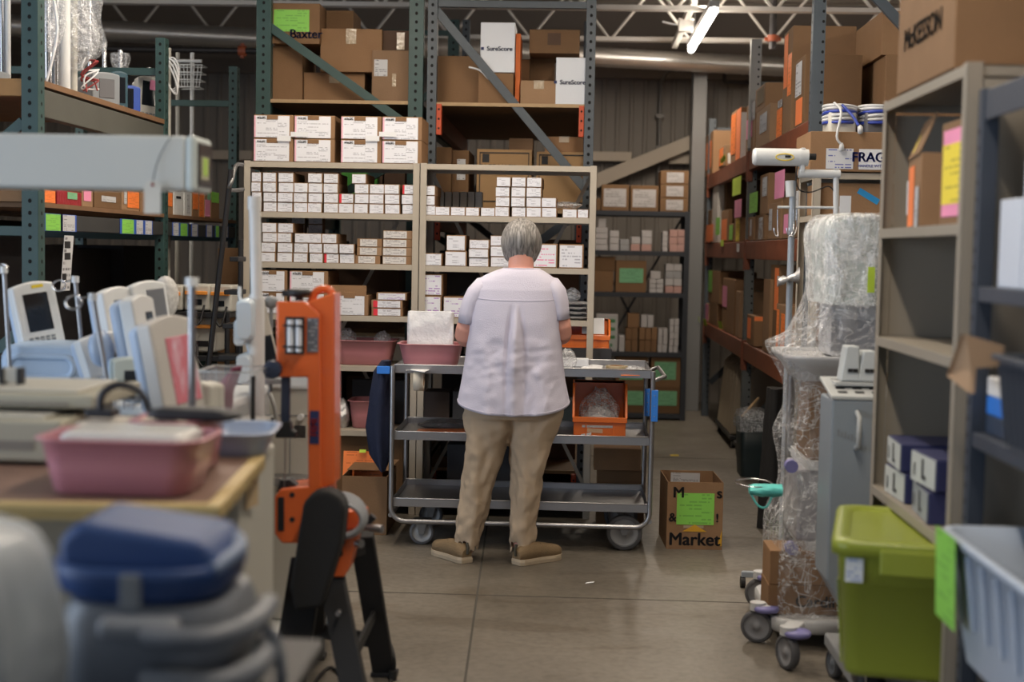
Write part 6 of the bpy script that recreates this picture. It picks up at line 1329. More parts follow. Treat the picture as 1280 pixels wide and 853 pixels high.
b = MB(); b.tube([(c.x-.12, YF-.03, FZ+.10), (c.x-.03, YF-.05, FZ+.105), (c.x+.02, YF+.02, FZ+.11), (c.x+.02, YF+.14, FZ+.11)], .017, 12, sub=4); b.tube([(c.x-.12, YF-.03, FZ+.035), (c.x-.02, YF-.05, FZ+.04), (c.x+.025, YF+.02, FZ+.045), (c.x+.02, YF+.14, FZ+.05)], .02, 12, sub=4); t.part('loop_handle', b, GM)
BC = mat('case_blue', (.022, .06, .19), .5, 0, .08)
a, c = P(84, 700, YF+.12), P(300, 700, YF+.12); mx_ = (a.x+c.x)/2; w = c.x-a.x
t = Thing('blue_carry_case', 'blurred blue carrying case with raised lid block in the left foreground', 'case', (mx_, YF+.13, zg)); b = MB(); rounded(b, (mx_, YF+.12, zg), w, .26, ((.002, .86), (.015, .96), (.04, 1), (.055, 1), (.055, .93), (.03, .9)), .09); t.part('tray', b, BC)
za_ = zg+.03; b = MB(); xa, xb = P(92, 660, YF+.1).x, P(270, 660, YF+.03).x; b.prism([(xa, YF+.03, za_), (xb, YF+.03, za_), (xb, YF+.03, za_+.035), (xb-.02, YF+.03, za_+.06), (xa+.03, YF+.03, za_+.085), (xa, YF+.03, za_+.06)], (0, .19, 0)); t.part('lid', b, BC, .014, seg=3)
b = MB(); b.box(mx_-.01, mx_+.02, YF-.014, YF-.004, zg+.0, zg+.05); t.part('latch', b, GREYP, .003)
b = MB(); b.tube([(mx_+.02, YF+.255, zg+.05), (c.x-.04, YF+.22, zg+.065), (c.x+.0, YF+.12, zg+.065), (c.x-.02, YF+.03, zg+.05)], .011, 10, sub=4); t.part('rim_handle', b, mat('handle_grey_blue', (.16, .22, .34), .4))
t = Thing('grey_cable', 'thick grey cable curving to the floor right of the grey machine', 'cable', (c.x+.05, YF+.1, .1)); b = MB(); b.tube([(c.x-.02, YF+.2, FZ+.06), P(325, 780, YF+.1), P(345, 805, YF+.1), P(352, 850, YF+.1), P(352, 930, YF+.12), (c.x+.09, YF+.15, .01)], .009, 10, sub=4); t.part('cord', b, GM)
o = None
# ---------------------------------------------------------------- white arm across the upper left
YB = 3.6; xa, xb = -2.3, P(245, 200, YB).x; za_, zb_ = P(120, 236, YB).z, P(120, 168, YB).z
AM = mat('arm_pale_enamel', (.54, .565, .55), .4, 0, .03)
t = Thing('lift_arm', 'pale grey box-section lift arm reaching in from the left', 'lift arm', (xa, YB+.08, 0)); b = MB(); b.box(xa, xb-.028, YB, YB+.16, za_, zb_); t.part('beam', b, AM, .008, seg=3)
b = MB(); b.box(xb-.028, xb, YB-.003, YB+.163, za_-.004, zb_+.002); t.part('end_cap', b, mat('cap_pale', (.50, .56, .55), .4), .012, seg=3); b = MB(); b.box(xb, xb+.004, YB+.015, YB+.145, za_+.012, zb_-.015); t.part('control_panel', b, mat('panel_black', (.03, .03, .035), .3), .004); b = MB(); b.box(xb+.003, xb+.007, YB+.035, YB+.10, za_+.03, zb_-.05); t.part('cream_label', b, mat('cream_label', (.5, .48, .35), .5)); b = MB(); b.box(xb+.006, xb+.009, YB+.045, YB+.085, za_+.04, za_+.085); t.part('green_key', b, mat('lime_key', (.40, .62, .10), .4))
b = MB(); b.cyl((xa+.05, YB+.08, .05), (xa+.05, YB+.08, zb_+.02), .05, n=24); t.part('mast', b, AM); b = MB(); b.box(xa-.25, xa+.45, YB-.25, YB+.4, 0, .06); t.part('base', b, GREYP, .01)
t = Thing('hanging_tag', 'white punched card tag hanging from the pale lift arm', 'tag', P(190, 246, YB-.02)); a, c = P(180, 267, YB-.02), P(201, 226, YB-.02); b = MB(); w = c.x-a.x; h = c.z-a.z; b.prism([(a.x, YB-.02, a.z), (c.x, YB-.02, a.z), (c.x, YB-.02, c.z-.012), (c.x-.012, YB-.02, c.z), (a.x+.012, YB-.02, c.z), (a.x, YB-.02, c.z-.012)], (0, .001, 0)); t.part('tag_card', b, mat('tag_white', (.60, .60, .56), .7)); b = MB(); q = P(190.5, 231, YB-.022); b.cyl((q.x, YB-.0225, q.z), (q.x, YB-.018, q.z), .004, n=10); t.part('eyelet', b, REDC)
b = MB(); b.tube([(q.x, YB-.022, q.z), P(196, 205, YB-.006), P(205, 185, YB-.006), P(213, 172, YB-.004), (P(213, 168, YB).x, YB+.03, zb_+.002)], .0012, 5, sub=3); t.part('string', b, BLACK)
# ================================================================ far charcoal shelving by the back wall
YF2 = 12.4
fx0, fx1 = P(716, 380, YF2).x, P(860, 380, YF2).x
zf = [P(800, y, YF2).z for y in (264, 314, 366, 440.5, 517)]
shelf_unit('charcoal steel shelving against the back wall beyond the cart', fx0, fx1, YF2, YF2+.5, zf[0]+.004, zf, DGREY_R, None, shelf_t=.04, pw=.045)
def fbox(label, a, b_, top, z0, m, yo=0, D=.35, lm=None, lr=(.08, .9, .15, .85), grp='stock on the far charcoal shelving', **k):
    xa, xb = P(a, 380, YF2).x, P(b_, 380, YF2).x; h = P((a+b_)/2, top, YF2+.02).z
    return carton(label, xa, xb, YF2+.02+yo, YF2+.02+yo+D, z0+.001, h, m, grp, 0, [('front', *lr, lm, 'label')] if lm else (), **k)
FL = printed('faded_label', (.52, .50, .50), (.12, .1, .1), 8, 30, .5, .6, seed=12)
z = zf[0]
fbox('brown carton with white label, left on top of the far shelving', 749, 783, 231, z, K[1], lm=FL); fbox('brown carton with white label, middle on top of the far shelving', 785, 820, 232, z, K[1], lm=FL)
hh = (P(840, 213, YF2).z-z)/3
for i in range(3):
    xa, xb = P(822, 380, YF2).x, P(857, 380, YF2).x
    carton(f"brown carton, {('bottom', 'middle', 'top')[i]} of the three stacked on the right top of the far shelving", xa, xb, YF2+.02, YF2+.37, z+.001+i*hh, z+(i+1)*hh-.002, K[1], 'stock on the far charcoal shelving', 0, [('front', .22, .82, .12, .88, FL, 'label')])
fbox('narrow brown carton at the left end on top of the far shelving', 741, 748, 248, z, K[3])
def pk(n0, a, b_, y0, y1, zrow, rows, cols, m, what, side='', yo=0, reg=None):
    """a block of small packets: rows x cols individual packets standing on a far shelf"""
    xa, xb = P(a, 380, YF2).x, P(b_, 380, YF2).x; H = (P((a+b_)/2, y0, YF2).z-zrow)/rows; Wd = (xb-xa)/cols
    for r_ in range(rows):
        for c_ in range(cols):
            if n0 and r_ == rows-1 and c_ >= n0: continue
            o_ = (random.random()-.5)*.008; mm = m[r_ % len(m)] if isinstance(m, list) else m
            carton(f"{what}, {('bottom' if r_ == 0 else 'top' if r_ == rows-1 and rows > 1 else ORD[r_])} layer{(', ' + ('left', 'middle', 'right', 'end')[min(c_, 3)] + ' one') if cols > 1 else ''}", xa+c_*Wd+.001+o_*.3, xa+(c_+1)*Wd-.003+o_*.3, YF2+.03+yo+abs(o_), YF2+.22+yo, zrow+.001+r_*(H), zrow+(r_+1)*H-.002, mm, 'small packets on the far charcoal shelving', o_*4, name='packet_box', cat='packet', bevel=.003)
PW = mat('packet_white', (.52, .50, .50), .5, 0, .12, 25); PP_ = mat('packet_pink', (.55, .33, .29), .5, 0, .15, 25); PG = mat('packet_grey', (.36, .36, .37), .5, 0, .15, 25)
z = zf[1]
pk(0, 742, 758, 284, 0, z, 4, 1, PW, 'white packet in the left end pile, second far shelf'); pk(0, 746, 756, 273, 0, P(750, 284, YF2).z, 1, 1, PW, 'lone white packet crowning the left end pile, second far shelf')
pk(0, 760, 772, 288, 0, z, 3, 1, PW, 'white packet in the second pile, second far shelf'); pk(0, 773, 785, 299, 0, z, 2, 1, PG, 'grey packet in the low third pile, second far shelf')
pk(0, 787, 799, 296, 0, z, 2, 1, [PP_, PW], 'packet in the fourth pile, second far shelf'); pk(0, 800, 813, 288, 0, z, 3, 1, [PP_, PW, PW], 'packet in the fifth pile, second far shelf')
pk(0, 826, 833, 289, 0, z, 4, 1, PW, 'narrow white packet right of the gap, second far shelf'); pk(0, 835, 856, 287, 0, z, 3, 2, PP_, 'pink packet at the right end, second far shelf')
z = zf[2]
fbox('brown carton at the left end of the third far shelf', 742, 766, 339, z, K[1], lm=None); fbox('flat brown carton on the left end carton, third far shelf', 741, 768, 321, P(755, 339, YF2).z, K[3])
fbox('white soft packet in front of the left end carton, third far shelf', 743, 763, 342, z, PW, yo=-.0)if False else None
fbox('brown carton with mint green notice, third far shelf', 769, 807, 326, z, K[1], lm=MINT_PAPER, lr=(.12, .9, .3, .76))
pk(0, 811, 829, 349, 0, z, 3, 2, PW, 'white packet left of the tall pile, third far shelf'); pk(0, 813, 826, 339, 0, P(820, 349, YF2).z, 1, 1, PW, 'single white packet topping the low pile, third far shelf')
pk(0, 831, 852, 330, 0, z, 4, 2, [PP_, PW, PG, PW], 'packet in the tall right pile, third far shelf')
z = zf[3]
GPRT = printed('green_printed_board', (.50, .52, .50), (.02, .20, .05), 4, 5, .75, .9, seed=14)
fbox('white printed box with green picture, fourth far shelf', 746, 773, 393, z, PW, lm=GPRT, lr=(.06, .94, .05, .93)); fbox('small white box beside the green pictured one, fourth far shelf', 775, 782, 420, z, PW)
pk(0, 783, 799, 410, 0, z, 2, 2, K[1], 'upright brown carton in the left block, fourth far shelf'); pk(0, 785, 800, 392, 0, P(790, 410, YF2).z, 1, 1, K[0], 'brown carton on top of the left block, fourth far shelf')
pk(0, 800, 823, 410, 0, z, 2, 3, [K[1], K[0]], 'upright brown carton in the right block, fourth far shelf'); pk(0, 802, 818, 394, 0, P(810, 410, YF2).z, 1, 2, PW, 'white bottle packet on the brown block, fourth far shelf')
pk(0, 824, 836, 411, 0, z, 3, 2, PW, 'white packet in the low right pile, fourth far shelf'); pk(0, 838, 850, 399, 0, z, 5, 2, PW, 'white packet in the tall end pile, fourth far shelf')
z = zf[4]
for i, (a, b_) in enumerate(((772, 812), (816, 853))):
    fbox(f"lower brown carton with mint notice, {('left', 'right')[i]} pair on the bottom far shelf", a, b_, 484, z, K[3], lm=MINT_PAPER, lr=(.2, .9, .3, .85)); fbox(f"upper brown carton with mint notice, {('left', 'right')[i]} pair on the bottom far shelf", a, b_, 447, P(a, 484, YF2).z, K[1], lm=MINT_PAPER, lr=(.12, .85, .25, .85))
# ================================================================ right pallet rack (rust orange beams)
RX = 1.20
T = Thing('pallet_rack', 'long pallet rack with rust orange beams on the right of the aisle', 'pallet rack', (RX, 9.7, 0), group='pallet racks')
zr = [2.16, 1.555, .86]
WHR = mat('upright_pale', (.36, .36, .35), .5, 0, .15, 10)
yr = [7.22, 9.88, 12.8]
for i, y in enumerate(yr):
    m_ = (GREY_R, mat('upright_mixed', (.10, .11, .11), .5, 0, .2, 6), GREY_R)[i]; zt_ = (3.2, 2.92, 2.66)[i]
    for x in (RX-(.022 if i == 0 else 0), RX+1.0):
        b = MB(); b.box(x, x+.062, y, y+.06, 0, zt_); holes(b, x+.05, y-.001, .1, zt_, '-y', .05, .007); holes(b, x-.001, y+.03, .1, zt_, '-x', .05, .007); T.part('upright', b, [m_, HOLE], .002)
    b = MB(); b.bar((RX+.07, y+.03, (2.98, 2.50, 2.36)[i]), (RX+1.0, y+.03, (2.02, 1.8, 1.7)[i]), .03, .05); T.part('brace', b, m_, .002)
    b = MB(); b.bar((RX+.07, y+.03, .3), (RX+1.0, y+.03, 1.2), .03, .05); T.part('brace', b, m_, .002)
    for z in ((3.05, 1.65), (2.62, 1.65), (2.56, 1.6))[i]: b = MB(); b.box(RX+.07, RX+1.0, y+.015, y+.045, z-.025, z+.025); T.part('crossbar', b, m_, .002)
b = MB(); b.box(RX-.003, RX+.068, yr[1]-.004, yr[1]+.064, 2.19, 2.93); holes(b, RX+.05, yr[1]-.005, 2.2, 2.9, '-y', .05, .007); T.part('upright_sleeve', b, [WHR, HOLE], .002)
for k, (ya, yb_) in enumerate(((yr[0]+.06, yr[1]), (yr[1]+.06, yr[2]))):
    for j, z in enumerate(zr):
        for x in (RX, RX+1.02): b = MB(); b.box(x, x+.05, ya, yb_, z-.125, z-.005); T.part('beam', b, ORANGE_R, .004)
        b = MB(); b.box(RX+.05, RX+1.02, ya, yb_, z-.03, z-.006); T.part('deck', b, PLYD, .001)
        for yy in (ya, yb_-.012): b = MB(); b.box(RX-.006, RX+.03, yy, yy+.012+.0, z-.2, z+.01); T.part('beam_connector', b, ORANGE_R, .002)
RXF = RX+.012
def rbox(label, pl, pr, top, z0, m, sheets=(), D=.40, xo=0, near=None, name='carton', cat='box', front=()):
    """a carton on the right rack: pl..pr is its aisle face from far to near"""
    X = RXF+xo; q = PXp(pr, top, X); yn = q.y; yf = PXp(pl, top, X).y; 
    w = (yf-yn)/2; h = q.z-z0; b = MB(); b.box(0, D, -w, w, 0, h); o = b.build(name, [m], None, (0, 0, 0), .003); o.location = (X, (yn+yf)/2, z0+.001); tag(o, label, cat, 'goods on the right pallet rack')
    for (u0, u1, v0, v1, mm, nm) in sheets:      # u runs far to near
        b = MB(); b.sheet((-.0015, w-2*w*u0, h*v0), (0, -2*w*(u1-u0), 0), (0, 0, h*(v1-v0))); b.build(nm, mm, o)
    for (u0, u1, v0, v1, mm, nm) in front:
        b = MB(); b.sheet((D*u0, -w-.0015, h*v0), (D*(u1-u0), 0, 0), (0, 0, h*(v1-v0))); b.build(nm, mm, o)
    return o
z = zr[0]; OS = ('orange_sheet',)
rbox('brown carton with orange sheet at the far end of the rack top level', 881, 892, 163, z, K[0], [(.25, .85, .15, .8, OPRINT, 'orange_sheet')])
rbox('low carton with orange sheet in front of the far end one, rack top level', 899, 907, 181, z, K[2], [(.1, .7, .1, .95, OPRINT, 'orange_sheet')], front=[(.05, .5, .1, .6, PAPER, 'label')], xo=-.012)
rbox('narrow carton with bright orange and white sheets, rack top level', 915, 921, 137, z, K[0], [(.0, .95, .15, .95, OPRINT, 'orange_sheet')])
rbox('bright orange papered carton just beyond the pale upright, rack top level', 921.5, 927, 134, z, K[0], [(.0, 1, .0, 1, ORANGE_PAPER, 'orange_sheet')], front=[(0, .3, .0, .9, PAPER, 'label')])
rbox('brown carton with pink and white sheets right of the pale upright', 934, 945, 124, z, K[0], [(.05, .7, .3, .70, PINK_PAPER, 'pink_sheet'), (.45, .95, .62, .98, LBL_GREY, 'label')], D=.3)
o = rbox('large brown carton with shipping label, rack top level near bay', 946, 963, 129, z, K[2], [(.3, .8, .35, .85, LBL_GREY, 'label')], D=.2)
rbox('brown carton lying across the labelled one, rack top level', 945, 957, 103, P(957, 129, 7).z if False else PXp(963, 129, RXF).z, K[0], [(.2, .9, .25, .9, TAPE, 'tape_strip')], D=.5)
rbox('carton with orange and clear sheets left of the tall cartons', 972, 979, 122, z, K[3], [(.0, .95, .0, .75, OPRINT, 'orange_sheet'), (.2, .9, .78, .98, BAG, 'clear_sleeve')])
rbox('tall brown carton with orange sheet, rack top level near the grey upright', 981, 992, 32, z, K[1], [(.1, .5, .45, .97, ORANGE_PAPER, 'orange_sheet'), (.55, .95, .35, .75, OPRINT, 'orange_sheet')], D=.35)
rbox('tall brown carton with orange sheet and clear sleeve beside the grey upright', 995, 1007, 68, z, K[3], [(.2, .85, .02, .40, ORANGE_PAPER, 'orange_sheet'), (.1, .7, .45, .95, LBL_GREY, 'clear_sleeve')], D=.3)
carton('huge brown carton behind the grey upright frame, lower of two', RX+.38, RX+1.0, 7.4, 8.2, z+.001, P(1060, 68, 7.4).z, K[1], 'big cartons on the right rack'); carton('huge brown carton behind the grey upright frame, upper of two', RX+.36, RX+1.0, 7.42, 8.2, P(1060, 68, 7.4).z+.002, P(1060, 12, 7.4).z, K[0], 'big cartons on the right rack')
z = zr[1]
def hang(label, pl, pr, top, bot, m, X=RX-.004, mi=None):
    a, c = PXp(pl, bot, X), PXp(pr, bot, X); zt_ = PXp((pl+pr)/2, top, X).z; zb_ = PXp((pl+pr)/2, bot, X).z
    t = Thing('paper_notice', label, 'paper', (X, (a.y+c.y)/2, zb_), group='paper notices on the right rack'); b = MB(); b.sheet((X, a.y, zb_), (0, c.y-a.y, 0), (0, 0, zt_-zb_)); t.part('sheet', b, m)
rbox('brown carton at the far end of the rack middle level', 882, 890, 262, z, K[3], [(.1, .9, .0, .4, OPRINT, 'orange_sheet')])
rbox('pale folded panel standing between cartons, rack middle level', 891.5, 898, 228, z, mat('pale_panel', (.50, .47, .44), .6), D=.06, name='panel', cat='panel')
rbox('dark brown carton with printed arrows, rack middle level far bay', 899, 908, 224, z, K[3], [(.3, .7, .3, .45, INK, 'printed_arrows')], xo=.05)
rbox('low carton with orange sheet in the far bay, rack middle level', 902, 911, 262, z, K[0], [(.1, .85, .05, .72, ORANGE_PAPER, 'orange_sheet')], D=.03, xo=.0)
rbox('low carton with green sheet in the far bay, rack middle level', 911.5, 917, 280, z, K[0], [(.1, .9, .1, .95, LIME_PAPER, 'green_sheet')], D=.2)
rbox('low carton with yellow sheet beside the middle upright', 918.5, 926, 272, z, K[0], [(.3, .9, .0, .98, YEL_PAPER, 'yellow_sheet')], D=.3)
hang('green paper strip hanging between far bay cartons', 894.5, 899.5, 272, 294, LIME_PAPER); hang('yellow green paper hanging from the top beam left of the middle upright', 915.5, 926, 222, 244, YGREEN_PAPER); hang('pink paper hanging under the yellow green one', 918, 926.5, 250, 272, PINK_PAPER)
hang('small orange paper at the far end of the middle level', 882.5, 891, 281, 302, ORANGE_PAPER, RX-.006)
rbox('low brown carton with white labels right of the middle upright', 932, 943, 271, z, K[0], [(.15, .35, .1, .9, LBL_GREY, 'label'), (.55, .75, .2, .9, LBL_GREY, 'label')])
hang('lime paper right of the middle upright', 936.5, 946.5, 241, 266, LIME_PAPER, RX-.006)
rbox('brown carton with clear bag of labels, rack middle level', 944.5, 956, 268, z, K[1], [(.4, .85, .02, .9, BAG, 'clear_sleeve')], D=.3)
rbox('tall brown carton with white label over the clear bag one', 951, 961, 216, PXp(956, 268, RXF).z+.001, K[0], [(.3, .85, .45, .92, LBL_GREY, 'label')], D=.25, xo=.005)
rbox('brown carton behind the lamp pole, rack middle level', 961.5, 977, 252, z, K[0], [(.05, .3, .25, .85, LBL_GREY, 'label')]); hang('large pink sheet above the carton behind the lamp pole', 968, 980, 214, 248, PINK_PAPER, RX+.002)
rbox('brown carton at the near end of the rack middle level', 979, 992, 236, z, K[1], [(.2, .6, .1, .5, PINK_PAPER, 'pink_sheet')]); rbox('narrow brown carton beside the grey upright, rack middle level', 994, 1005, 222, z, K[3], [(.2, .5, .3, .8, LBL_GREY, 'label')])
t = Thing('lime_tab', 'small lime tab stuck on the middle beam near the far end', 'tab', PXp(902, 304, RX-.004)); b = MB(); q = PXp(903, 308, RX-.004); b.sheet((q.x-.002, q.y+.12, q.z), (0, -.22, 0), (0, 0, .05)); t.part('tab_body', b, YGREEN_PAPER)
t = Thing('white_tab', 'white torn tag on the middle beam by the upright', 'tab', PXp(923, 310, RX-.004)); b = MB(); q = PXp(923, 315, RX-.004); b.sheet((q.x-.002, q.y+.09, q.z), (0, -.16, 0), (0, 0, .06)); t.part('tab_body', b, PAPER)
t = Thing('lime_tab', 'lime tab drooping over the top beam', 'tab', PXp(905, 200, RX-.004)); b = MB(); q = PXp(905, 204, RX-.004); b.sheet((q.x-.002, q.y+.2, q.z), (0, -.36, .02), (-.01, 0, .04)); t.part('tab_body', b, YGREEN_PAPER)
z = zr[2]
rbox('lower brown carton at the far end, rack third level', 887, 897, 380, z, K[1], D=.3); rbox('upper brown carton at the far end, rack third level', 886, 900, 340, PXp(897, 380, RXF).z, K[0], [(.0, .35, .3, 1, LIME_PAPER, 'green_sheet')], D=.3)
rbox('small pink papered carton at the far end, rack third level', 880.5, 886, 381, z, K[0], [(.0, 1, .05, 1, PINK_PAPER, 'pink_sheet')], D=.2); 
rbox('tall brown carton with pink sheet, rack third level', 904, 919, 350, z, K[0], [(.0, .4, .45, .85, PINK_PAPER, 'pink_sheet')], D=.3); rbox('thin brown carton next to the middle upright, rack third level', 920.5, 925, 365, z, K[2], D=.3)
q = PXp(940, 390, RXF+.1); t = Thing('teal_helmet', 'light teal domed helmet resting on a dark base in the right rack', 'helmet', (q.x+.08, q.y, z+.001)); b = MB(); c = (q.x+.07, q.y+.25, z+.235); b.lathe([(0, .10), (.04, .095), (.075, .075), (.10, .04), (.11, 0), (.105, 0), (.0, .0)], c, 24); t.part('dome', b, mat('light_teal', (.20, .52, .56), .35)); b = MB(); b.tube([(c[0]-.1, c[1], c[2]+.03), (c[0]-.05, c[1], c[2]+.095), (c[0], c[1], c[2]+.11), (c[0]+.1, c[1], c[2]+.05)], .006, 6, sub=3); t.part('ridge', b, mat('light_teal', (.20, .52, .56), .35)); b = MB(); b.box(c[0]-.08, c[0]+.09, c[1]-.09, c[1]+.09, z+.001, c[2]); t.part('base', b, mat('dark_teal', (.02, .08, .09), .5), .01)
rbox('carton with bright orange top and white label, rack third level', 934, 943, 396, z, K[1], [(.1, .6, .2, .9, ORANGE_PAPER, 'orange_sheet')], D=.24, xo=-.01, front=[(.45, .95, .2, .8, LBL_GREY, 'label'), (0, 1, .85, 1, ORANGE_PAPER, 'orange_edge')])
rbox('brown carton behind the orange topped one, rack third level', 955, 963, 350, z, K[1]); rbox('brown carton with tall orange sheet behind the pole, rack third level', 964, 975, 332, z, K[3], [(.5, .95, .5, .97, ORANGE_PAPER, 'orange_sheet')], xo=.02)
rbox('open brown carton with orange sheets nearest the wrapped tower, rack third level', 971, 984, 383, z, K[0], [(.05, .3, .1, .9, OPRINT, 'orange_sheet'), (.5, .85, .1, .85, OPRINT, 'orange_sheet')], D=.3, xo=-.01)
for (pl, py) in ((873, 400), (882, 404), (901, 408)): q = PXp(pl, py+4, RX-.004); t = Thing('lime_tab', f"lime sticky tab on the low beam, {('farthest', 'middle', 'nearest')[(873, 882, 901).index(pl)]} of three", 'tab', q, group='lime tabs on the low beam'); b = MB(); b.sheet((q.x-.002, q.y+.12, q.z), (0, -.26, .01), (-.01, 0, .06)); t.part('tab_body', b, YGREEN_PAPER)
# dark goods behind on the rack
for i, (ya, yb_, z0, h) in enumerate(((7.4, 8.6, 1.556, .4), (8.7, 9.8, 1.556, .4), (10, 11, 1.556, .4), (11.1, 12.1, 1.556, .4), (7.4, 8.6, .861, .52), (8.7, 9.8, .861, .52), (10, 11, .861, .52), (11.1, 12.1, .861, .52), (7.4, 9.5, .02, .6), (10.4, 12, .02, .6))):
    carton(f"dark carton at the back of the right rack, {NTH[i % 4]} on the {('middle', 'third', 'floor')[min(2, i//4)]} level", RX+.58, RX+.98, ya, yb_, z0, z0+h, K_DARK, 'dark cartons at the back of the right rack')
# folded beige seats on a low dolly under the rack
SEAT = mat('beige_vinyl', (.34, .28, .20), .6, 0, .08)
def panel_cart(label, y, n, lean):
    t = Thing('folding_panel_dolly', label, 'dolly', (RX+.3, y, 0), group='dollies of beige panels under the right rack')
    for i in range(n):
        yy = y+i*.14; b = MB(); b.prism([(RX+.02, yy, .10), (RX+.44, yy, .10), (RX+.40, yy+.02, .58), (RX+.33, yy+.03, .68), (RX+.16, yy+.03, .68), (RX+.07, yy+.02, .60)], (0, .045, 0)); t.part('panel', b, SEAT, .012)
    b = MB(); b.box(RX+.02, RX+.46, y-.05, y+n*.14+.05, .065, .095); t.part('platform', b, BLACK, .004)
    for x in (RX+.05, RX+.42):
        for yy in (y, y+n*.14): b = MB(); b.cyl((x-.012, yy, .033), (x+.012, yy, .033), .033); t.part('caster', b, BLACK)
panel_cart('dolly of upright beige panels under the far bay of the right rack', 10.75, 7, 0); panel_cart('beige panel on a dolly just beyond the middle rack foot', 10.12, 2, 0)
q = PZp(942, 578, 0); t = Thing('waste_bin', 'tall black bin lined with a clear bag under the right rack', 'bin', (q.x+.02, q.y+.2, 0)); b = MB(); rr = []
x0, x1 = P(926, 520, 9.3).x, P(965, 520, 9.3).x; cxb = (x0+x1)/2; zt_ = P(940, 527, 9.3).z; t.e.location = (cxb, 9.45, 0); t.o = Vector((cxb, 9.45, 0))
for zz_, k in ((0, .85), (zt_*.5, .93), (zt_, 1), (zt_, .95), (.03, .8)): rr.append([Vector((cxb+x*k, 9.45+y*k, zz_)) for x, y in rrect((x1-x0)/2, .16, .04)])
b.loft(rr, True); t.part('bin_body', b, mat('black_green_plastic', (.008, .018, .02), .5)); b = MB(); b.loft([[Vector((cxb+x*k*(1+.1*math.sin(9*j)), 9.45+y*k, z_)) for j, (x, y) in enumerate(rrect((x1-x0)/2, .16, .04))] for z_, k in ((zt_-.07, 1.04), (zt_-.02, 1.08), (zt_+.05, .9), (zt_+.07, .5))], True); t.part('bag_liner', b, BAG)
b = MB(); b.bar((cxb-.08, 9.4, zt_+.02), (cxb+.03, 9.45, zt_+.14), .02, .01); t2 = Thing('wooden_stick', 'pale wooden stick poking out of the lined black bin', 'stick', (cxb, 9.4, zt_)); t2.part('stick_body', b, PLY)
t = Thing('black_cover', 'black draped cloth hanging beside the wrapped tower', 'cloth', (P(967, 560, 7.6).x, 7.6, 0)); rr = []; cxk = P(968, 560, 7.6).x
for i in range(9): f = i/8; rr.append([Vector((cxk+(.075-.03*f)*math.cos(a)*(1+.2*math.sin(4*a+i*.5)), 7.6+.08*math.sin(a)*(1+.2*math.cos(3*a)), .003+f*.75)) for a in [2*math.pi*k/20 for k in range(20)]])
b = MB(); b.loft(rr, True); t.part('cloth_body', b, mat('black_cloth', (.008, .008, .009), .9, 0, .2, 20, .3, 50))
# ================================================================ second beige shelving unit, with FRAGILE carton and cable coils
Y2 = 6.7; bx0 = P(1016, 250, Y2).x; z2 = [P(1050, y, Y2).z for y in (216, 250+42, 0)]
bz = [P(1050, 216, Y2).z, P(1060, 270, Y2+.1).z, .95, .5, .1]
shelf_unit('beige shelving unit under the FRAGILE carton at the right', bx0, bx0+.91, Y2, Y2+.42, bz[0]+.004, bz, BEIGE, None)
z = bz[0]; xa, xb = P(1012, 190, Y2).x, P(1140, 190, Y2).x; ht = P(1060, 165, Y2).z-z
fo = carton('long brown carton labelled FRAGILE on top of the right beige shelving', xa, xb, Y2-.01, Y2+.40, z+.005, z+ht, K[0]); w = (xb-xa)
def onf(px0, py0, px1, py1, m, nm, o=fo, Y=Y2-.01):
    a, c = P(px0, py1, Y), P(px1, py0, Y); b = MB(); b.sheet((a.x-o.location.x, -.2065, a.z-o.location.z), (c.x-a.x, 0, 0), (0, 0, c.z-a.z)); return b.build(nm, m, o), (a+c)/2-o.location
onf(1032, 186, 1067, 211, printed('blue_ship_label', (.62, .63, .66), (.03, .05, .35), 7, 20, .45, .8, seed=21), 'label'); sh, c = onf(1073, 187, 1112, 212, PAPER, 'fragile_label')
letters('FRAGILE', .062, (c.x+.012, -.2085, c.z+.008), (R(90), 0, 0), mat('blue_print', (.02, .04, .30), .6), fo, bold=.0012); letters('HANDLE WITH CARE', .018, (c.x+.012, -.2085, c.z-.031), (R(90), 0, 0), mat('blue_print', (.02, .04, .30), .6), fo)
COILW = mat('cable_white', (.56, .57, .58), .4); COILB = mat('cable_blue', (.03, .06, .36), .4)
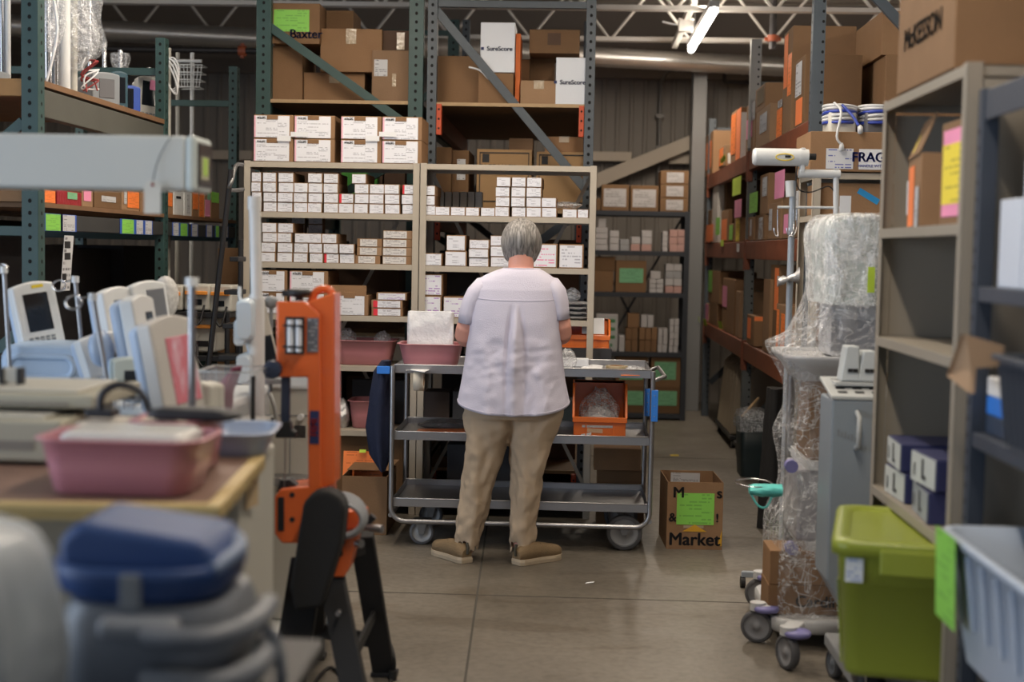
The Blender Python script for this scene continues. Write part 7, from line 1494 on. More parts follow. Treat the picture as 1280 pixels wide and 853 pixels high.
for j, (pa, pb, nm) in enumerate(((1033, 1074, 'left device wound with white and blue cable on the FRAGILE carton'), (1078, 1120, 'second cable-wound device right of the first on the FRAGILE carton'))):
    a, c = P(pa, 160, Y2+.1), P(pb, 122, Y2+.1); z0 = z+ht+.001; t = Thing('cable_wound_device', nm, 'device', ((a.x+c.x)/2, Y2+.18, z0), group='cable wound devices'); cxx = (a.x+c.x)/2; W_ = (c.x-a.x)/2
    b = MB(); rr = []
    for zz_, k in ((0, 1), (.09, 1), (.1, .95)): rr.append([Vector((cxx+x*k, Y2+.18+y*k, z0+zz_)) for x, y in rrect(W_*.88, .09, .02)])
    b.loft(rr, True); t.part('device_body', b, mat('device_dark', (.10, .10, .11), .5) if j else IVORY)
    b = MB()
    for k in range(6):
        zz_ = z0+.055+.015*k; b.tube([(cxx+W_*(1+.01*(k % 3))*math.cos(q), Y2+.18+.11*math.sin(q), zz_+.004*math.sin(q+k)) for q in [2*math.pi*i/14 for i in range(14)]], .0075, 8, mi=1 if k in (0, 3) else 0, closed=True, sub=2)
    t.part('wound_cable', b, [COILW, COILB])
    if j == 0:
        b = MB(); b.tube([(cxx-W_*.6, Y2+.08, z0+.14), (cxx-W_*.35, Y2+.0, z0+.09), P(1046, 170, Y2-.03), P(1051, 180, Y2-.03)], .006, 8, sub=4); t.part('white_lead', b, COILW); b = MB(); q = P(1052, 184, Y2-.03); b.lathe([(0, -.02), (.013, -.015), (.011, .008), (.005, .02), (0, .02)], q, 10); t.part('connector', b, COILW)
        b = MB(); b.tube([(cxx-.01, Y2+.07, z0+.13), (cxx+.03, Y2+.03, z0+.08), (cxx+.055, Y2+.0, z0+.03)], .007, 8, sub=3, mi=0); t.part('blue_lead', b, COILB); b = MB(); q = Vector((cxx+.06, Y2-.02, z0+.012)); b.lathe([(0, -.025), (.012, -.02), (.012, .01), (0, .02)], q, 8); t.part('connector', b, COILW)
z = bz[1]; xa, xb = P(1026, 250, Y2).x, P(1150, 250, Y2).x; fo2 = carton('brown carton with blue tape strip inside the right beige shelving', xa, xb, Y2+.03, Y2+.39, z+.001, P(1060, 229, Y2+.03).z, K[0]); a = P(1072, 236, Y2+.03)
b = MB(); a, c = P(1073, 238, Y2+.03), P(1098, 253, Y2+.03); b.bar((a.x-fo2.location.x, -.181, a.z-fo2.location.z), (c.x-fo2.location.x, -.181, c.z-fo2.location.z), .002, .028, up=(0, 0, 1)); b.build('blue_tape_strip', mat('blue_tape', (.02, .25, .55), .5), fo2)
# ================================================================ exam lamp on stand
YL_ = 6.15
t = Thing('examination_lamp', 'white examination lamp with jointed arm on a grey pole at the right', 'lamp', (P(989, 420, YL_).x, YL_, 0)); LM = mat('lamp_white', (.62, .64, .65), .35, 0, .03); LG = mat('lamp_grey', (.33, .37, .42), .4, .2)
def L_(px, py, dy=0): return P(px, py, YL_+dy)
q = L_(989, 300); b = MB(); b.cyl((q.x, YL_, .06), (q.x, YL_, L_(988, 226).z), .014, n=18); t.part('pole', b, LG); b = MB(); b.cyl(L_(988, 246), L_(987, 226), .019, n=18); t.part('sleeve', b, LM)
b = MB(); b.cyl(L_(944, 196), L_(1000, 197), .037, n=28); b.lathe([(0, -.012), (.03, -.01), (.037, 0)], L_(944, 196), 28, 0, Matrix.Rotation(R(90), 3, 'Y')); b.cyl(L_(999, 197), L_(1010, 197.5), .039, .036, n=28); t.part('lamp_head', b, LM, .003)
b = MB(); b.tube([L_(981, 196.5, -.037)+Vector((.038*math.cos(a), 0, .014*math.sin(a))) for a in [2*math.pi*k/16 for k in range(16)]], .0025, 6, closed=True); t.part('yellow_ring', b, YEL); b = MB(); c = L_(985, 195.5, -.040); b.box(c.x-.012, c.x+.012, c.y, c.y+.01, c.z-.006, c.z+.004); t.part('switch', b, BLACK)
b = MB(); q = L_(1014, 196); b.cyl((q.x-.01, YL_, q.z), (q.x+.02, YL_, q.z), .014); t.part('knob', b, BLACK, .003)
b = MB(); b.box(L_(1000, 200).x, L_(1006, 200).x, YL_-.02, YL_+.02, L_(1000, 216).z, L_(1000, 185).z); t.part('head_bracket', b, LM, .004)
b = MB(); b.cyl(L_(998, 217), L_(1050, 218), .0185, n=22); t.part('arm', b, LM, .003); b = MB(); b.cyl(L_(1045, 268), L_(1045, 212), .012, n=18); t.part('drop_arm', b, LM); b = MB(); b.cyl(L_(972, 259), L_(1050, 260), .006, n=10); t.part('cross_bar', b, LM)
b = MB(); 
for dx in (-17, 3, 7): b.tube([L_(989+dx, 262, -.02), L_(989+dx, 285, -.03), L_(986+dx*.8, 296, -.04), L_(982+dx*.8, 292, -.04), L_(981+dx*.8, 285, -.04)], .003, 6, sub=3)
t.part('hooks', b, CHROME); b = MB(); b.tube([L_(997, 205), L_(995, 225), L_(1000, 238), L_(1015, 240), L_(1035, 233), L_(1043, 240)], .003, 6, sub=4); t.part('cable', b, BLACK)
b = MB(); a, c = L_(1049, 268, -.02), L_(1064, 245, -.02); b.sheet((a.x, a.y, a.z), (c.x-a.x, 0, 0), (0, 0, c.z-a.z), .002); t.part('paper_flag', b, PAPER)
b = MB()
for k in range(5): a = 2*math.pi*k/5+.3; b.bar((q.x*0+P(989, 300, YL_).x, YL_, .07), (P(989, 300, YL_).x+.17*math.cos(a), YL_+.17*math.sin(a), .06), .03, .025)
t.part('base', b, LG, .003)
for k in range(5): a = 2*math.pi*k/5+.3; b = MB(); x = P(989, 300, YL_).x+.165*math.cos(a); y = YL_+.165*math.sin(a); b.cyl((x-.01, y, .025), (x+.01, y, .025), .025); t.part('caster', b, BLACK)
b = MB(); c = L_(975, 353, -.03); b.box(c.x-.035, c.x+.06, c.y-.01, c.y+.02, c.z-.03, c.z+.02); t2 = Thing('film_wad', 'crumpled silver film wad clipped to the lamp pole', 'film wad', c); rr = []; rnd = random.Random(8)
b = MB(); rr = [[c+Vector((.035+(f-.5)*.09+.0, .02*math.sin(a), (.012+.014*abs(f-.5)*2)*math.cos(a)*(1+(rnd.random()-.5)*1.2)+.03*f)) for a in [2*math.pi*k/8 for k in range(8)]] for f in (0, .25, .5, .75, 1)]; b.loft(rr, True); t2.part('wad_body', b, SILV)
# ================================================================ film wrapped tower on a white wheeled base
YW = 5.28; YWB = 5.78
def W(px, py, Y=YW): return P(px, py, Y)
WP = mat('trolley_white', (.55, .56, .57), .4, 0, .04); LAV = mat('lavender_plastic', (.20, .19, .42), .45)
t = Thing('wrapped_trolley', 'white medical trolley base with lavender corners under the film wrapped tower', 'trolley', (.93, 5.5, 0)); xl, xr = W(960, 600, YWB-.1).x, W(1092, 600).x
zb_ = W(1000, 772).z; b = MB(); b.loft([[Vector(((xl+xr)/2+x*k, (YW+YWB)/2+y*k, z_)) for x, y in rrect((xr-xl)/2+.03, .30, .08)] for z_, k in ((zb_-.055, .96), (zb_-.045, 1), (zb_-.01, 1), (zb_-.001, .97))], True); t.part('base_plate', b, WP)
for (px, Yc, r) in ((946, 5.32, .062), (985, 4.98, .062), (1080, 5.0, .062), (1075, 5.85, .062), (948, 5.85, .062)):
    x = P(px, 800, Yc).x; ax = Vector((.35, 1, 0)).normalized() if px != 985 else Vector((.95, .4, 0)).normalized(); tt, hh = wheel_mesh((x, Yc, r), r, .032, ax); w_ = t.part('caster', tt, RUB); t.part('caster_disc', hh, mat('caster_grey', (.26, .26, .27), .45), parent=w_)
    b = MB(); b.bar((x, Yc, 2*r+.01), (x+.05*(1 if px < 1000 else -1), Yc+(.12 if Yc < 5.2 else 0), 2*r+.005), .06, .03); b.cyl((x, Yc, 2*r), (x, Yc, 2*r+.03), .03); t.part('caster_arm', b, WP, .006)
    b = MB(); q = Vector((x+.03*(1 if px < 1000 else -1), Yc-.01, 2*r+.012)); b.lathe([(0, .01), (.045, .006), (.05, -.004), (.045, -.014), (0, -.014)], q, 18); t.part('lavender_bumper', b, LAV)
for py in (578, 681):
    z_ = W(1000, py).z; b = MB(); b.loft([[Vector(((xl+xr)/2+.035+x, (YW+YWB)/2+y, zz_)) for x, y in rrect((xr-xl)/2-.055, .22, .04)] for zz_ in (z_-.035, z_)], True, smooth=False); f = t.part('platform', b, WP, .006); b = MB(); b.cyl((W(990, py).x, YW-.0, z_-.018), (W(990, py).x, YW+.04, z_-.018), .024, n=18); t.part('lavender_knob', b, LAV, .003, parent=f)
for x in (xl+.09, xr-.03): b = MB(); b.cyl((x, YWB-.03, zb_), (x, YWB-.03, 1.05), .015); t.part('column', b, STEEL)
G_ = 'goods in the film wrapped tower'
def wb(label, px0, px1, py0, z0, m, D=.2, yo=.03, **k):
    a, c = W(px0, 600, YW+yo+D*.8), W(px1, 600); return carton(label, a.x, c.x, YW+yo, YW+yo+D, z0+.001, W((px0+px1)/2, py0).z, m, G_, **k)
cb = wb('brown carton printed Cardinal at the bottom of the wrapped tower', 957, 1075, 735, zb_, K[1]); lc = letters('Cardinal', .060, (W(996, 740).x-cb.location.x, -.1025, .05), (R(90), 0, 0), INK, cb, bold=.0008, align='LEFT')
wb('brown carton above the Cardinal one in the wrapped tower', 960, 1078, 690, W(1000, 735).z+.002, K[0]) if False else wb('brown carton above the Cardinal one in the wrapped tower', 958, 1076, 692, W(1000, 735).z+.002, K[0])
wb('grey instrument between the two trolley platforms', 984, 1070, 590, W(1000, 681).z, mat('instrument_grey', (.33, .33, .36), .45), .32, .05, name='instrument', cat='instrument', bevel=.012)
wb('brown carton on the upper trolley platform, wrapped tower', 997, 1080, 505, W(1000, 578).z, K[1], .3, .06); wb('smaller brown carton below the dish, wrapped tower', 1000, 1075, 478, W(1040, 505).z+.002, K[0], .3, .06)
z_ = W(1020, 448).z; b = MB(); t3 = Thing('instrument_tray', 'wide white tray jutting out of the wrapped tower at its middle', 'tray', ((xl+xr)/2, 5.5, z_-.03)); b.loft([[Vector(((xl+xr)/2+x*k, 5.50+y*k, zz_)) for x, y in rrect((xr-xl)/2+.005, .27, .09)] for zz_, k in ((W(1000, 478).z+.0, .62), (z_-.04, .8), (z_-.005, .99), (z_+.01, 1), (z_+.01, .96), (z_-.005, .94))], True); t3.part('tray_body', b, mat('tray_white', (.60, .60, .61), .3))
zs_ = z_+.002; sc = wb('grey screened instrument under film above the tray', 1020, 1096, 378, zs_, mat('instrument_pale', (.46, .47, .50), .4), .26, .08, name='instrument', cat='instrument', bevel=.01); 
b = MB(); b.box(-.085, .08, -.103 if False else -.133, -.129, .02, .14); b.build('screen', mat('grey_screen3', (.24, .25, .28), .3), sc)
zt_ = W(1050, 376).z; 
def crumple(label, name, cat, rings_def, m, n=40, amp=.012, seed=1, sub=1):
    """film drawn tight around goods: rounded outline rings with pleats and creases"""
    rnd = random.Random(seed); rings = []; ph = [rnd.random()*6 for _ in range(6)]
    for i, (z, x0, x1, y0, y1, r_) in enumerate(rings_def):
        rg = []
        for k, (x, y) in enumerate(rrect((x1-x0)/2, (y1-y0)/2, r_, n//4-1)):
            L_n = math.hypot(x, y); d_ = amp*(math.sin(k*1.1+ph[0]+i*.7)*.6+math.sin(k*2.7+ph[1]-i*1.3)*.5+(rnd.random()-.5)*.9); rg.append(Vector(((x0+x1)/2+x*(1+d_/L_n), (y0+y1)/2+y*(1+d_/L_n), z+(rnd.random()-.5)*amp*.6)))
        rings.append(rg)
    b = MB(); b.loft(rings, True); c = Vector(((rings_def[0][1]+rings_def[0][2])/2, (rings_def[0][3]+rings_def[0][4])/2, rings_def[0][0])); o = b.build(name, m, None, c); tag(o, label, cat)
    if sub: o.modifiers.new('s', 'SUBSURF').render_levels = sub
    return o
def wz(py): return W(1000, py).z
def wx(px, py): return W(px, py, YWB-.02).x
foam = mat('green_white_padding', (.66, .80, .75), .4, 0, .4, 9, .8, 18)
R0 = [(py, px) for py, px in ((380, 1011), (350, 1010), (320, 1009), (295, 1007), (280, 1010), (271, 1016), (268, 1022))]
pdg = crumple('big pale green padding bundle crowning the wrapped tower', 'padding_bundle', 'padding', [(wz(py), wx(px, py)+.008, xr+.01-(0 if py > 275 else .02), YW+.02, YWB-.05, .05) for py, px in R0], foam, amp=.010, seed=2)
WR = [(770, 953), (745, 953), (715, 953), (690, 954), (665, 956), (645, 966), (625, 975), (600, 974), (585, 971), (570, 968), (557, 964), (540, 972), (522, 980), (500, 981), (487, 980), (470, 971), (455, 963), (443, 957), (436, 957), (432, 966), (425, 984), (410, 990), (395, 997), (380, 1005), (365, 1009), (340, 1009), (315, 1008), (292, 1004), (278, 1008), (269, 1014), (265, 1022)]
WF = wrapmat('stretch_wrap', (.92, .93, .95), .07, .10, 9, .30, .42)
def wrapx(i, py, px): return (wz(py), wx(px, py)-.004, xr+.018-(.02 if py < 270 else 0), YW-.03+(.03 if 440 < py < 640 else 0)+(.04 if 455 < py < 560 else 0), YWB+.03, .05)
crumple('crumpled clear stretch film wound around the whole tower', 'stretch_film', 'stretch film', [wrapx(i, py, px) for i, (py, px) in enumerate(WR)], WF, n=56, amp=.011, seed=4)
WF2 = wrapmat('stretch_wrap_milky', (.97, .98, .98), .25, .08, 11, .6, .8)
crumple('second milky film layer around the top bundle of the tower', 'stretch_film', 'stretch film', [(wz(py), wx(px, py)-.010, xr+.024, YW-.012, YWB+.01, .06) for py, px in R0]+[(wz(265), wx(1030, 266), xr-.02, YW+.03, YWB-.03, .06)], WF2, n=56, amp=.010, seed=9)
t = Thing('lime_sticker', 'lime sticker on the right edge of the wrapped tower', 'sticker', W(1089, 365, YW-.04)); b = MB(); a, c = W(1084, 366, YW-.045), W(1094, 334, YW-.045); b.sheet((a.x, a.y, a.z), (c.x-a.x, 0, 0), (0, 0, c.z-a.z)); t.part('sticker_body', b, YGREEN_PAPER)
# wire hoop with teal mask on the tower side
t = Thing('wire_hoop', 'thin chrome wire hoop sticking out left of the wrapped tower', 'hoop', W(940, 604, YW+.05)); b = MB(); c = W(942, 604, YW+.05); b.tube([c+Vector((.068*math.cos(a), .10*math.sin(a), 0)) for a in [2*math.pi*k/20 for k in range(20)]], .003, 6, closed=True, sub=2); t.part('hoop_wire', b, CHROME)
t = Thing('face_mask', 'turquoise face mask hanging on the wire hoop by the wrapped tower', 'mask', W(955, 615, YW-.03)); c = W(957, 614, YW-.03); rr = [[c+Vector((-.06+.12*f+.0, .028*math.cos(a), .003+(.012+.028*f*(1.2-f))*math.sin(a)+.006*math.sin(6*a+f*5))) for a in [2*math.pi*k/16 for k in range(16)]] for f in (0, .15, .4, .7, 1)]
b = MB(); b.loft(rr, True); t.part('mask_body', b, mat('turquoise_cloth', (.12, .62, .58), .6, 0, .1, 20, .3, 60)); b = MB(); b.tube([c+Vector((-.055, -.01, -.01)), c+Vector((-.03, -.03, -.05)), c+Vector((.0, -.03, -.055)), c+Vector((.02, -.02, -.02))], .004, 6, sub=4); t.part('elastic', b, mat('turquoise_cloth', (.12, .62, .58), .6))
# ================================================================ grey blue upright machine
YG = 4.62
def G(px, py, Y=YG): return P(px, py, Y)
MG = mat('machine_blue_grey', (.25, .29, .33), .42, 0, .04); MGL = mat('machine_top_pale', (.46, .48, .48), .45)
t = Thing('upright_machine', 'tall blue grey machine with a vented top and tapered foot, beside the shelving', 'medical machine', (G(1060, 700).x, YG+.1, 0))
xg0, xg1 = G(1037, 600).x, G(1063, 600).x+.012; zt_ = G(1050, 500).z; xr2 = xg1+.12; zl_ = G(1050, 640).z
b = MB(); b.prism([(xg0, YG, zt_), (xg0, YG, G(1030, 725).z), (xg0+.09, YG, G(1050, 783).z), (xr2, YG, G(1050, 783).z), (xr2, YG, zt_)], (0, .22, 0)); t.part('machine_body', b, MG, .008, seg=3)
b = MB(); b.prism([(xg0-.004, YG-.004, zt_), (xr2+.004, YG-.004, zt_), (xr2+.004, YG+.224, zt_+.045), (xg0-.004, YG+.224, zt_+.045)], (0, 0, .012)); t.part('vented_top', b, MGL, .003)
b = MB()
for i in range(3):
    for j in range(4):
        x = xg0+.025+.055*i; y = YG+.03+.045*j; z_ = zt_+.045*(y-YG)/.22+.013; b.prism([(x, y, z_), (x+.03, y, z_), (x+.03, y+.02, z_+.004), (x, y+.02, z_+.004)], (0, 0, .0012))
t.part('vent_slots', b, BLACK)
b = MB(); b.tube([(xg1+.0, YG-.005, G(1068, 560).z), (xg1, YG-.05, G(1068, 555).z), (xg1, YG-.05, G(1068, 520).z), (xg1, YG-.005, G(1068, 515).z)], .008, 8); t.part('side_handle', b, MGL)
letters('PURITAN', .034, (xg0+.075-t.o.x, YG-.002-t.o.y, G(1050, 545).z), (R(90), 0, 0), GREYP, t.e, bold=.0006) if False else None
b = MB(); 
for k in range(7): x = xg0+.02+.011*k; z_ = G(1045, 545).z-.004*k; b.box(x, x+.007, YG-.0015, YG, z_, z_+.022-(k % 2)*.006)
t.part('raised_lettering', b, GREYP)
b = MB(); zz_ = G(1060, 783).z; b.prism([(xg0+.06, 4.95, .10), (xr2-.02, 4.95, .10), (xr2-.0, 4.12, .085), (xg0+.07, 4.12, .085)], (0, 0, .045)); b.box(xg0+.11, xr2-.02, YG+.02, YG+.2, .12, zz_+.01); t.part('foot', b, mat('machine_foot', (.24, .25, .26), .5), .008)
b = MB(); b.loft([[Vector((G(1062, 800).x+x*k+.02, 4.42+y*k, z_)) for x, y in rrect(.045, .06, .03)] for z_, k in ((.131, 1), (.15, 1.05), (.165, .9))], True); t.part('pedal', b, BLACK)
for (x, y) in ((xg0+.09, 4.2), (xr2-.03, 4.2), (xg0+.09, 4.9), (xr2-.03, 4.9)): tt, hh = wheel_mesh((x, y, .05), .05, .03, (1, .2, 0)); w_ = t.part('caster', tt, RUB); t.part('caster_disc', hh, GREYP, parent=w_)
for i, (px0, px1, py0, py1) in enumerate(((1056, 1074, 433, 478), (1077, 1095, 439, 486))):
    a, c = P(px0, py1, 4.75+.0*i), P(px1, py0, 4.75); t = Thing('power_module', f"white two-slot power module on the blue grey machine, {('left', 'right')[i]} one", 'module', ((a.x+c.x)/2, 4.80, zt_+.058), group='white power modules'); z0 = zt_+.052
    b = MB(); b.prism([(a.x-.02, 4.72, z0), (c.x, 4.72, z0), (c.x, 4.74, c.z), (a.x, 4.74, c.z)], (0, .08, 0)); t.part('module_body', b, mat('module_pale', (.52, .56, .58), .4), .006, seg=3)
    b = MB()
    for s in (.25, .65): x = a.x+(c.x-a.x)*s; b.box(x-.008, x+.008, 4.717, 4.722, z0+.03, z0+.042)
    t.part('slots', b, BLACK, .001)
b = MB(); b.box(P(1056, 480, 4.75).x-.04, P(1096, 480, 4.75).x+.02, 4.70, 4.83, zt_+.038, zt_+.050); t2 = Thing('module_plate', 'pale mounting plate under the white power modules', 'plate', (P(1075, 480, 4.75).x, 4.76, zt_+.036)); t2.part('plate_body', b, MGL, .002)
# ================================================================ tan shelving along the right, opening to the aisle
TX = .935; TY0, TY1 = 3.47, 4.39; TD = .32
TAN = mat('tan_enamel', (.30, .265, .215), .45, 0, .05, 3)
zts = [1.925, 1.545, 1.22, .765, .37]
t = Thing('shelving_unit', 'tan steel shelving unit opening to the aisle at the right, full of odd cartons', 'shelving unit', (TX+.16, 3.93, 0), group='steel shelving at the right edge')
for y, sy in ((TY0, 1), (TY1, -1)):
    for x, sx in ((TX, 1), (TX+TD, -1)): b = MB(); angle_post(b, x, y, 1.93, .038, sx, sy); t.part('post', b, TAN, .001)
for z in zts: b = MB(); b.box(TX+.003, TX+TD-.003, TY0+.004, TY1-.004, z-.005, z); b.box(TX-.001, TX+.006, TY0+.004, TY1-.004, z-.028, z); b.box(TX+.006, TX+TD-.003, TY0+.004, TY0+.008, z-.028, z); b.box(TX+.006, TX+TD-.003, TY1-.008, TY1-.004, z-.028, z); t.part('shelf', b, TAN, .001)
b = MB(); b.box(TX+TD, TX+TD+.002, TY0, TY1, .03, 1.89); t.part('back_panel', b, mat('tan_back', (.11, .097, .08), .6)); b = MB(); b.box(TX+.04, TX+TD, TY0-.0025, TY0-.0005, .03, 1.89); t.part('side_panel', b, TAN); b = MB(); b.box(TX+.04, TX+TD, TY1+.0005, TY1+.0025, .03, 1.89); t.part('side_panel', b, TAN)
def tbox(label, ya, yb_, z0, h, m, x0=TX+.012, D=.26, left=(), texts=(), rot=0, grp='cartons on the tan shelving', **k): return carton(label, x0, x0+D, ya, yb_, z0+.001, z0+h, m, grp, rot, [('left', *s) for s in left], texts, **k)
z = zts[1]
oo = tbox('scuffed brown carton with orange and white sheets, top bay of the tan shelving', 3.90, 4.26, z, .20, K[0], left=[(.12, .55, .02, .88, ORANGE_PAPER, 'orange_sheet'), (.0, .1, .2, .7, PAPER, 'torn_label'), (.72, .95, .0, .55, LBL_GREY, 'label')], rot=R(-8), x0=TX+.03, D=.22)
b = MB(); b.prism([(-.115, .17, .20), (-.115, -.17, .20), (-.07, -.17, .31), (-.07, .17, .31)], (.003, 0, 0)); b.build('raised_flap', kraft[1], oo); b = MB(); b.sheet((-.105, -.02, .215), (0, -.12, 0), (.033, 0, .08)); b.build('flap_label', LBL_GREY, oo); b = MB(); b.sheet((-.108, .10, .215), (0, -.04, 0), (.02, 0, .05)); b.build('yellow_note', YEL_PAPER, oo)
tbox('brown carton with yellow and pink sheets, top bay of the tan shelving', 3.53, 3.80, z, .265, K[1], left=[(.1, .98, .08, .92, PINK_PAPER, 'pink_sheet'), (.1, .98, .2, .78, YEL_PAPER, 'yellow_sheet')], x0=TX+.03)
z = zts[3]
LPAN = mat('label_pale', (.52, .54, .52), .5)
for i, (ya, yb_, z0, h) in enumerate(((4.02, 4.24, z+.0, .085), (4.03, 4.25, z+.087, .08), (3.70, 3.93, z+.0, .085), (3.70, 3.92, z+.088, .085))):
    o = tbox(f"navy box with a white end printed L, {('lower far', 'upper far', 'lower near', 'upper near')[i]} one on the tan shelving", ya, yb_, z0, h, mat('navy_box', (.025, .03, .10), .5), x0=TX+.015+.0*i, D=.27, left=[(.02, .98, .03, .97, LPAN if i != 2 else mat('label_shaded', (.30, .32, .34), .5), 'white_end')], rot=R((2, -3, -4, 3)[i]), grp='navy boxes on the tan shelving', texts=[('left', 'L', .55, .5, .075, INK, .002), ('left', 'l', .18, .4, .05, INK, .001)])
# cartons standing on top of it
bxm = tbox('tall brown moving carton with white label standing on the tan shelving', 3.60, 4.22, 1.93, .62, K[1], x0=TX-.0, D=.34, left=[(.42, .72, .42, .68, PAPER, 'label')], grp='cartons on top of the right hand shelving')
letters('McKESSON', .085, (-.172, .02, .14), Matrix.Rotation(R(-90), 3, 'Z').to_4x4().to_euler(), INK, bxm, bold=.001); lo = bxm.children[-1]; lo.rotation_euler = (R(90), 0, R(-90)); lo.data.name = 'lettering'
b = MB()
for k in range(3): b.sheet((-.1725, .22-.12*k, .52), (0, -.06, 0), (0, 0, .05))
b.build('printed_marks', K_DARK, bxm)
carton('taped brown carton standing on the dark shelving at the top right corner', 1.02, 1.6, 2.75, 3.30, 1.86, 2.2, K[2], 'cartons on top of the right hand shelving', R(-4), [('left', .55, .9, .1, .6, K[4], 'printed_panel')], tape=True)
# lime storage tote
LIMEP = mat('lime_plastic', (.25, .30, .03), .38, 0, .05, 3, coat=.1)
z = zts[4]; c = Vector((.925, 3.86, z+.001)); t = Thing('storage_tote', 'lime green lidded storage tote sticking out of the tan shelving', 'tote', c, R(-12), local=True)
TW, TL, TH = .36, .53, .352
b = MB(); rr = [[Vector((x*k, y*k, z_)) for x, y in rrect(TW/2, TL/2, .05, 6)] for z_, k in ((0, .80), (.006, .83), (.02, .845), (TH*.70, .935), (TH*.705, .955), (TH-.002, .985), (TH, .985))]; b.loft(rr, True); t.part('tote_body', b, LIMEP)
b = MB(); rr = [[Vector((x+(e if x > 0 else -e), y+(e if y > 0 else -e), z_)) for x, y in rrect(TW/2, TL/2, .05, 6)] for z_, e in ((TH-.028, .006), (TH-.026, .012), (TH+.004, .012), (TH+.014, .006), (TH+.014, -.025), (TH+.006, -.035))]; b.loft(rr, True); t.part('lid', b, LIMEP)
for sx in (-1, 1):
    for yy in (-.16, 0.0, .16): b = MB(); x = -TW/2*.9; b.prism([(sx*TW/2*.86, yy-.014, .02), (sx*TW/2*.86, yy+.014, .02), (sx*TW/2*.945, yy+.014, TH*.69), (sx*TW/2*.945, yy-.014, TH*.69)], (sx*.006, 0, 0)); t.part('rib', b, LIMEP, .002)
for sy in (-1, 1): b = MB(); b.box(-.07, .07, sy*(TL/2+.012)-.008, sy*(TL/2+.012)+.008, TH-.07, TH-.005); t.part('handle', b, LIMEP, .005)
b = MB(); b.sheet((-.155, -TL/2*.985-.0045, TH*.73), (.045, 0, 0), (.0, 0, .062)); t.part('label', b, printed('blue_label', (.62, .66, .70), (.10, .2, .5), 6, 6, .8, .7))
# ================================================================ dark shelving nearest on the right
DX = .955; DY0, DY1 = 2.40, 3.44
DM = mat('slate_enamel', (.045, .055, .075), .45, 0, .1, 3)
t = Thing('shelving_unit', 'dark slate shelving unit nearest the camera at the right edge', 'shelving unit', (DX+.2, 2.95, 0), group='steel shelving at the right edge')
for y, sy in ((DY1, -1), (DY0, 1)):
    for x in (DX, DX+.42): b = MB(); b.box(x, x+.04, min(y, y+sy*.04), max(y, y+sy*.04), 0, 1.86); holes(b, x-.001, y+sy*.02, .1, 1.8, '-x', .04, .006); t.part('post', b, [DM, HOLE], .002)
zds = [1.855, 1.395, .98, .60, .25]
for z in (1.855, 1.395, 1.05, .575, .22): b = MB(); b.box(DX+.01, DX+.45, DY0+.005, DY1-.045, z-.006, z); b.box(DX+.005, DX+.012, DY0+.04, DY1-.04, z-(.07 if z > 1.8 else .035), z); t.part('shelf', b, DM, .002)
b = MB(); b.box(DX+.46, DX+.463, DY0, DY1, .05, 1.85); t.part('back_panel', b, BLACK)
def dbox(label, ya, yb_, z0, h, m, x0=DX+.02, D=.35, **k): return carton(label, x0, x0+D, ya, yb_, z0+.001, z0+h, m, 'white boxes on the dark slate shelving', **k)
WB = mat('cool_white_carton', (.56, .60, .68), .5, 0, .03)
dbox('upper white carton on the dark slate shelving', 2.85, 3.26, 1.395+.202, .19, WB, x0=DX+.06); dbox('lower white carton farther from the camera, dark slate shelving', 3.14, 3.30, 1.395, .2, WB); dbox('lower white carton nearer the camera, dark slate shelving', 2.88, 3.13, 1.395, .2, WB)
# slate bin and cardboard flap
t = Thing('slate_bin', 'ribbed slate plastic bin on the dark shelving', 'bin', (1.09, 2.93, 1.051), 0, local=True); b = MB(); rr = [[Vector((x*k, y*k, z_)) for x, y in rrect(.155, .24, .03, 4)] for z_, k in ((0, .84), (.19, .98), (.19, 1.06), (.202, 1.06), (.202, .96), (.01, .8))]; b.loft(rr, True, smooth=False); t.part('bin_body', b, mat('slate_plastic', (.055, .065, .085), .4), .003)
for k in range(7): b = MB(); y = .19-.04*k; b.prism([(-.155*.85, y-.006, .01), (-.155*.85, y+.006, .01), (-.155*.98, y+.006, .18), (-.155*.98, y-.006, .18)], (-.006, 0, 0)); t.part('rib', b, mat('slate_plastic', (.055, .065, .085), .4), .001)
t = Thing('cardboard_flap', 'loose tan cardboard piece sticking out above the slate bin', 'cardboard', (.93, 3.25, 1.1)); b = MB(); q = [(1183, 470), (1201, 418), (1249, 432), (1247, 458), (1214, 460), (1212, 492)]; b.prism([P(px, py, 3.2+.15*(px < 1200)) for px, py in q], (.01, -.004, 0)); t.part('card', b, mat('tan_card', (.42, .27, .16), .8))
for k in range(3): b = MB(); b.box(DX+.03, DX+.2, 3.24+.004*k, 3.38, 1.052+.045*k, 1.095+.045*k); o = b.build('flat_packet', (mat('steel_blue', (.03, .05, .09), .5), CLIPB, PAPER)[k], None, (DX+.1, 3.3, 1.052+.045*k), .003); tag(o, f"{('dark blue packet at the bottom', 'bright blue packet in the middle', 'white packet on top')[k]} of the pile beside the slate bin", 'packet', 'packets beside the slate bin')
carton('navy carton behind the slate bin at the right edge', DX+.2, DX+.42, 2.6, 3.2, 1.27, 1.36, mat('navy_box', (.025, .03, .10), .5)) if False else None
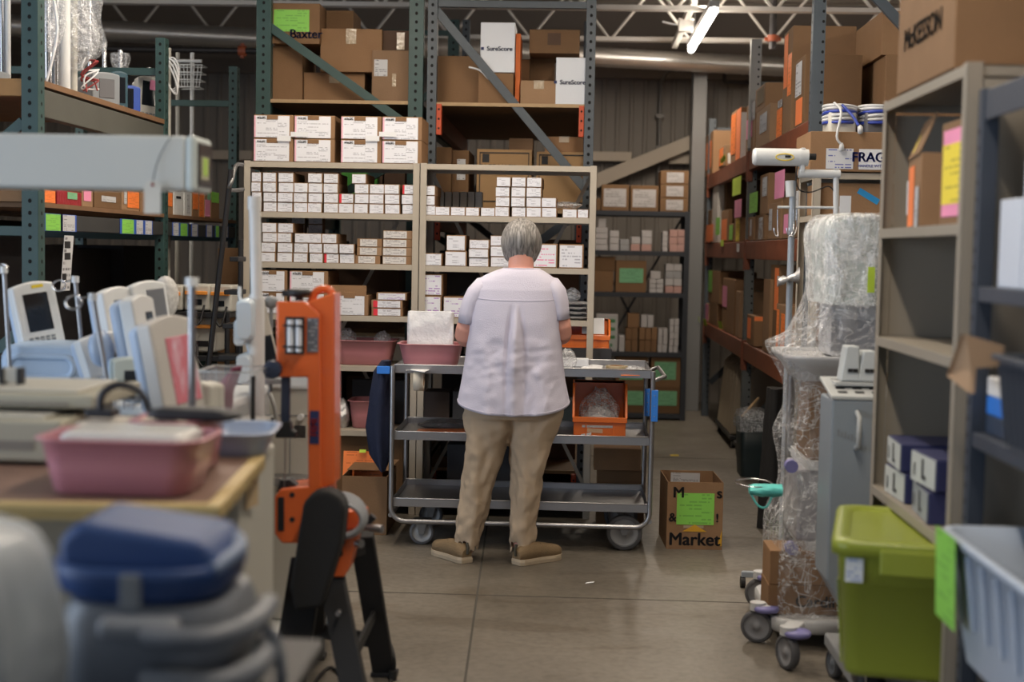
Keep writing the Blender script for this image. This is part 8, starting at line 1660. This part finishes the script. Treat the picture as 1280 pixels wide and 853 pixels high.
# white tub with lime sheet, dark disc in it
TUB = mat('cool_white_plastic', (.40, .47, .58), .35, 0, .03); t = Thing('white_tub', 'white ribbed plastic tub with a lime sheet at the bottom right', 'tub', (1.035, 2.86, .577), 0, local=True)
b = MB(); rr = [[Vector((x*k, y*k, z_)) for x, y in rrect(.185, .36, .05, 5)] for z_, k in ((0, .80), (.08, .86), (.26, .97), (.262, 1.03), (.28, 1.03), (.28, .95), (.02, .78))]; b.loft(rr, True); t.part('tub_body', b, TUB)
for k in range(6): b = MB(); y = .26-.1*k; b.prism([(-.185*.87, y-.012, .09), (-.185*.87, y+.012, .09), (-.185*.965, y+.012, .25), (-.185*.965, y-.012, .25)], (-.006, 0, 0)); t.part('rib', b, TUB, .003)
b = MB(); b.sheet((-.198, .335, .085), (0, -.16, .0), (-.006, 0, .20)); t.part('lime_sheet', b, LIME_PAPER)
t = Thing('dark_reel', 'dark grey reel lying in the white tub', 'reel', (1.06, 2.80, .60)); b = MB(); b.lathe([(.03, 0), (.11, 0), (.115, .01), (.115, .05), (.11, .06), (.03, .06), (.03, 0)], (1.06, 2.80, .80), 32); t.part('reel_body', b, mat('reel_grey', (.06, .06, .065), .5)); b = MB(); b.cyl((1.06, 2.8, .60), (1.06, 2.8, .80), .06); t.part('spindle', b, BLACK)
o = crumple('blurred milky plastic bag over pale goods in the bottom left corner', 'plastic_bag', 'plastic bag', [(FZ+.002, -.98, -.69, 1.62, 1.90, .06), (FZ+.06, -1.0, -.67, 1.60, 1.91, .07), (FZ+.14, -1.0, -.665, 1.60, 1.91, .07), (FZ+.22, -.99, -.67, 1.61, 1.90, .07), (FZ+.28, -.97, -.69, 1.63, 1.88, .06), (FZ+.30, -.93, -.74, 1.68, 1.83, .04)], mat('milky_bag_close', (.34, .39, .44), .3, 0, .6, 7, .8, 12), n=44, amp=.014, seed=31)
# ================================================================ light
def area(name, loc, rot, sx, sy, e, col):
    li = bpy.data.lights.new(name, 'AREA'); li.shape = 'RECTANGLE'; li.size = sx; li.size_y = sy; li.energy = e; li.color = col
    o = bpy.data.objects.new(name, li); C.objects.link(o); o.location = loc; o.rotation_euler = rot; return o
# daylight through the open loading door in the left wall, and through the one behind the camera
area('daylight_side_door', (-5.9, .6, 1.7), (0, R(-90), 0), 3.0, 6.0, 290, (.72, .84, 1))
area('daylight_rear_door', (.8, -4.9, 1.7), (R(90), 0, 0), 4.0, 3.0, 30, (.72, .84, 1))
for li in lights: li.energy = 33
W = bpy.data.worlds.new('world'); S.world = W; W.use_nodes = True
W.node_tree.nodes['Background'].inputs[0].default_value = (.62, .75, 1, 1); W.node_tree.nodes['Background'].inputs[1].default_value = .25
S.view_settings.view_transform = 'Standard'; S.view_settings.look = 'None'; S.view_settings.gamma = 1; S.view_settings.use_curve_mapping = False
S.view_settings.exposure = .0
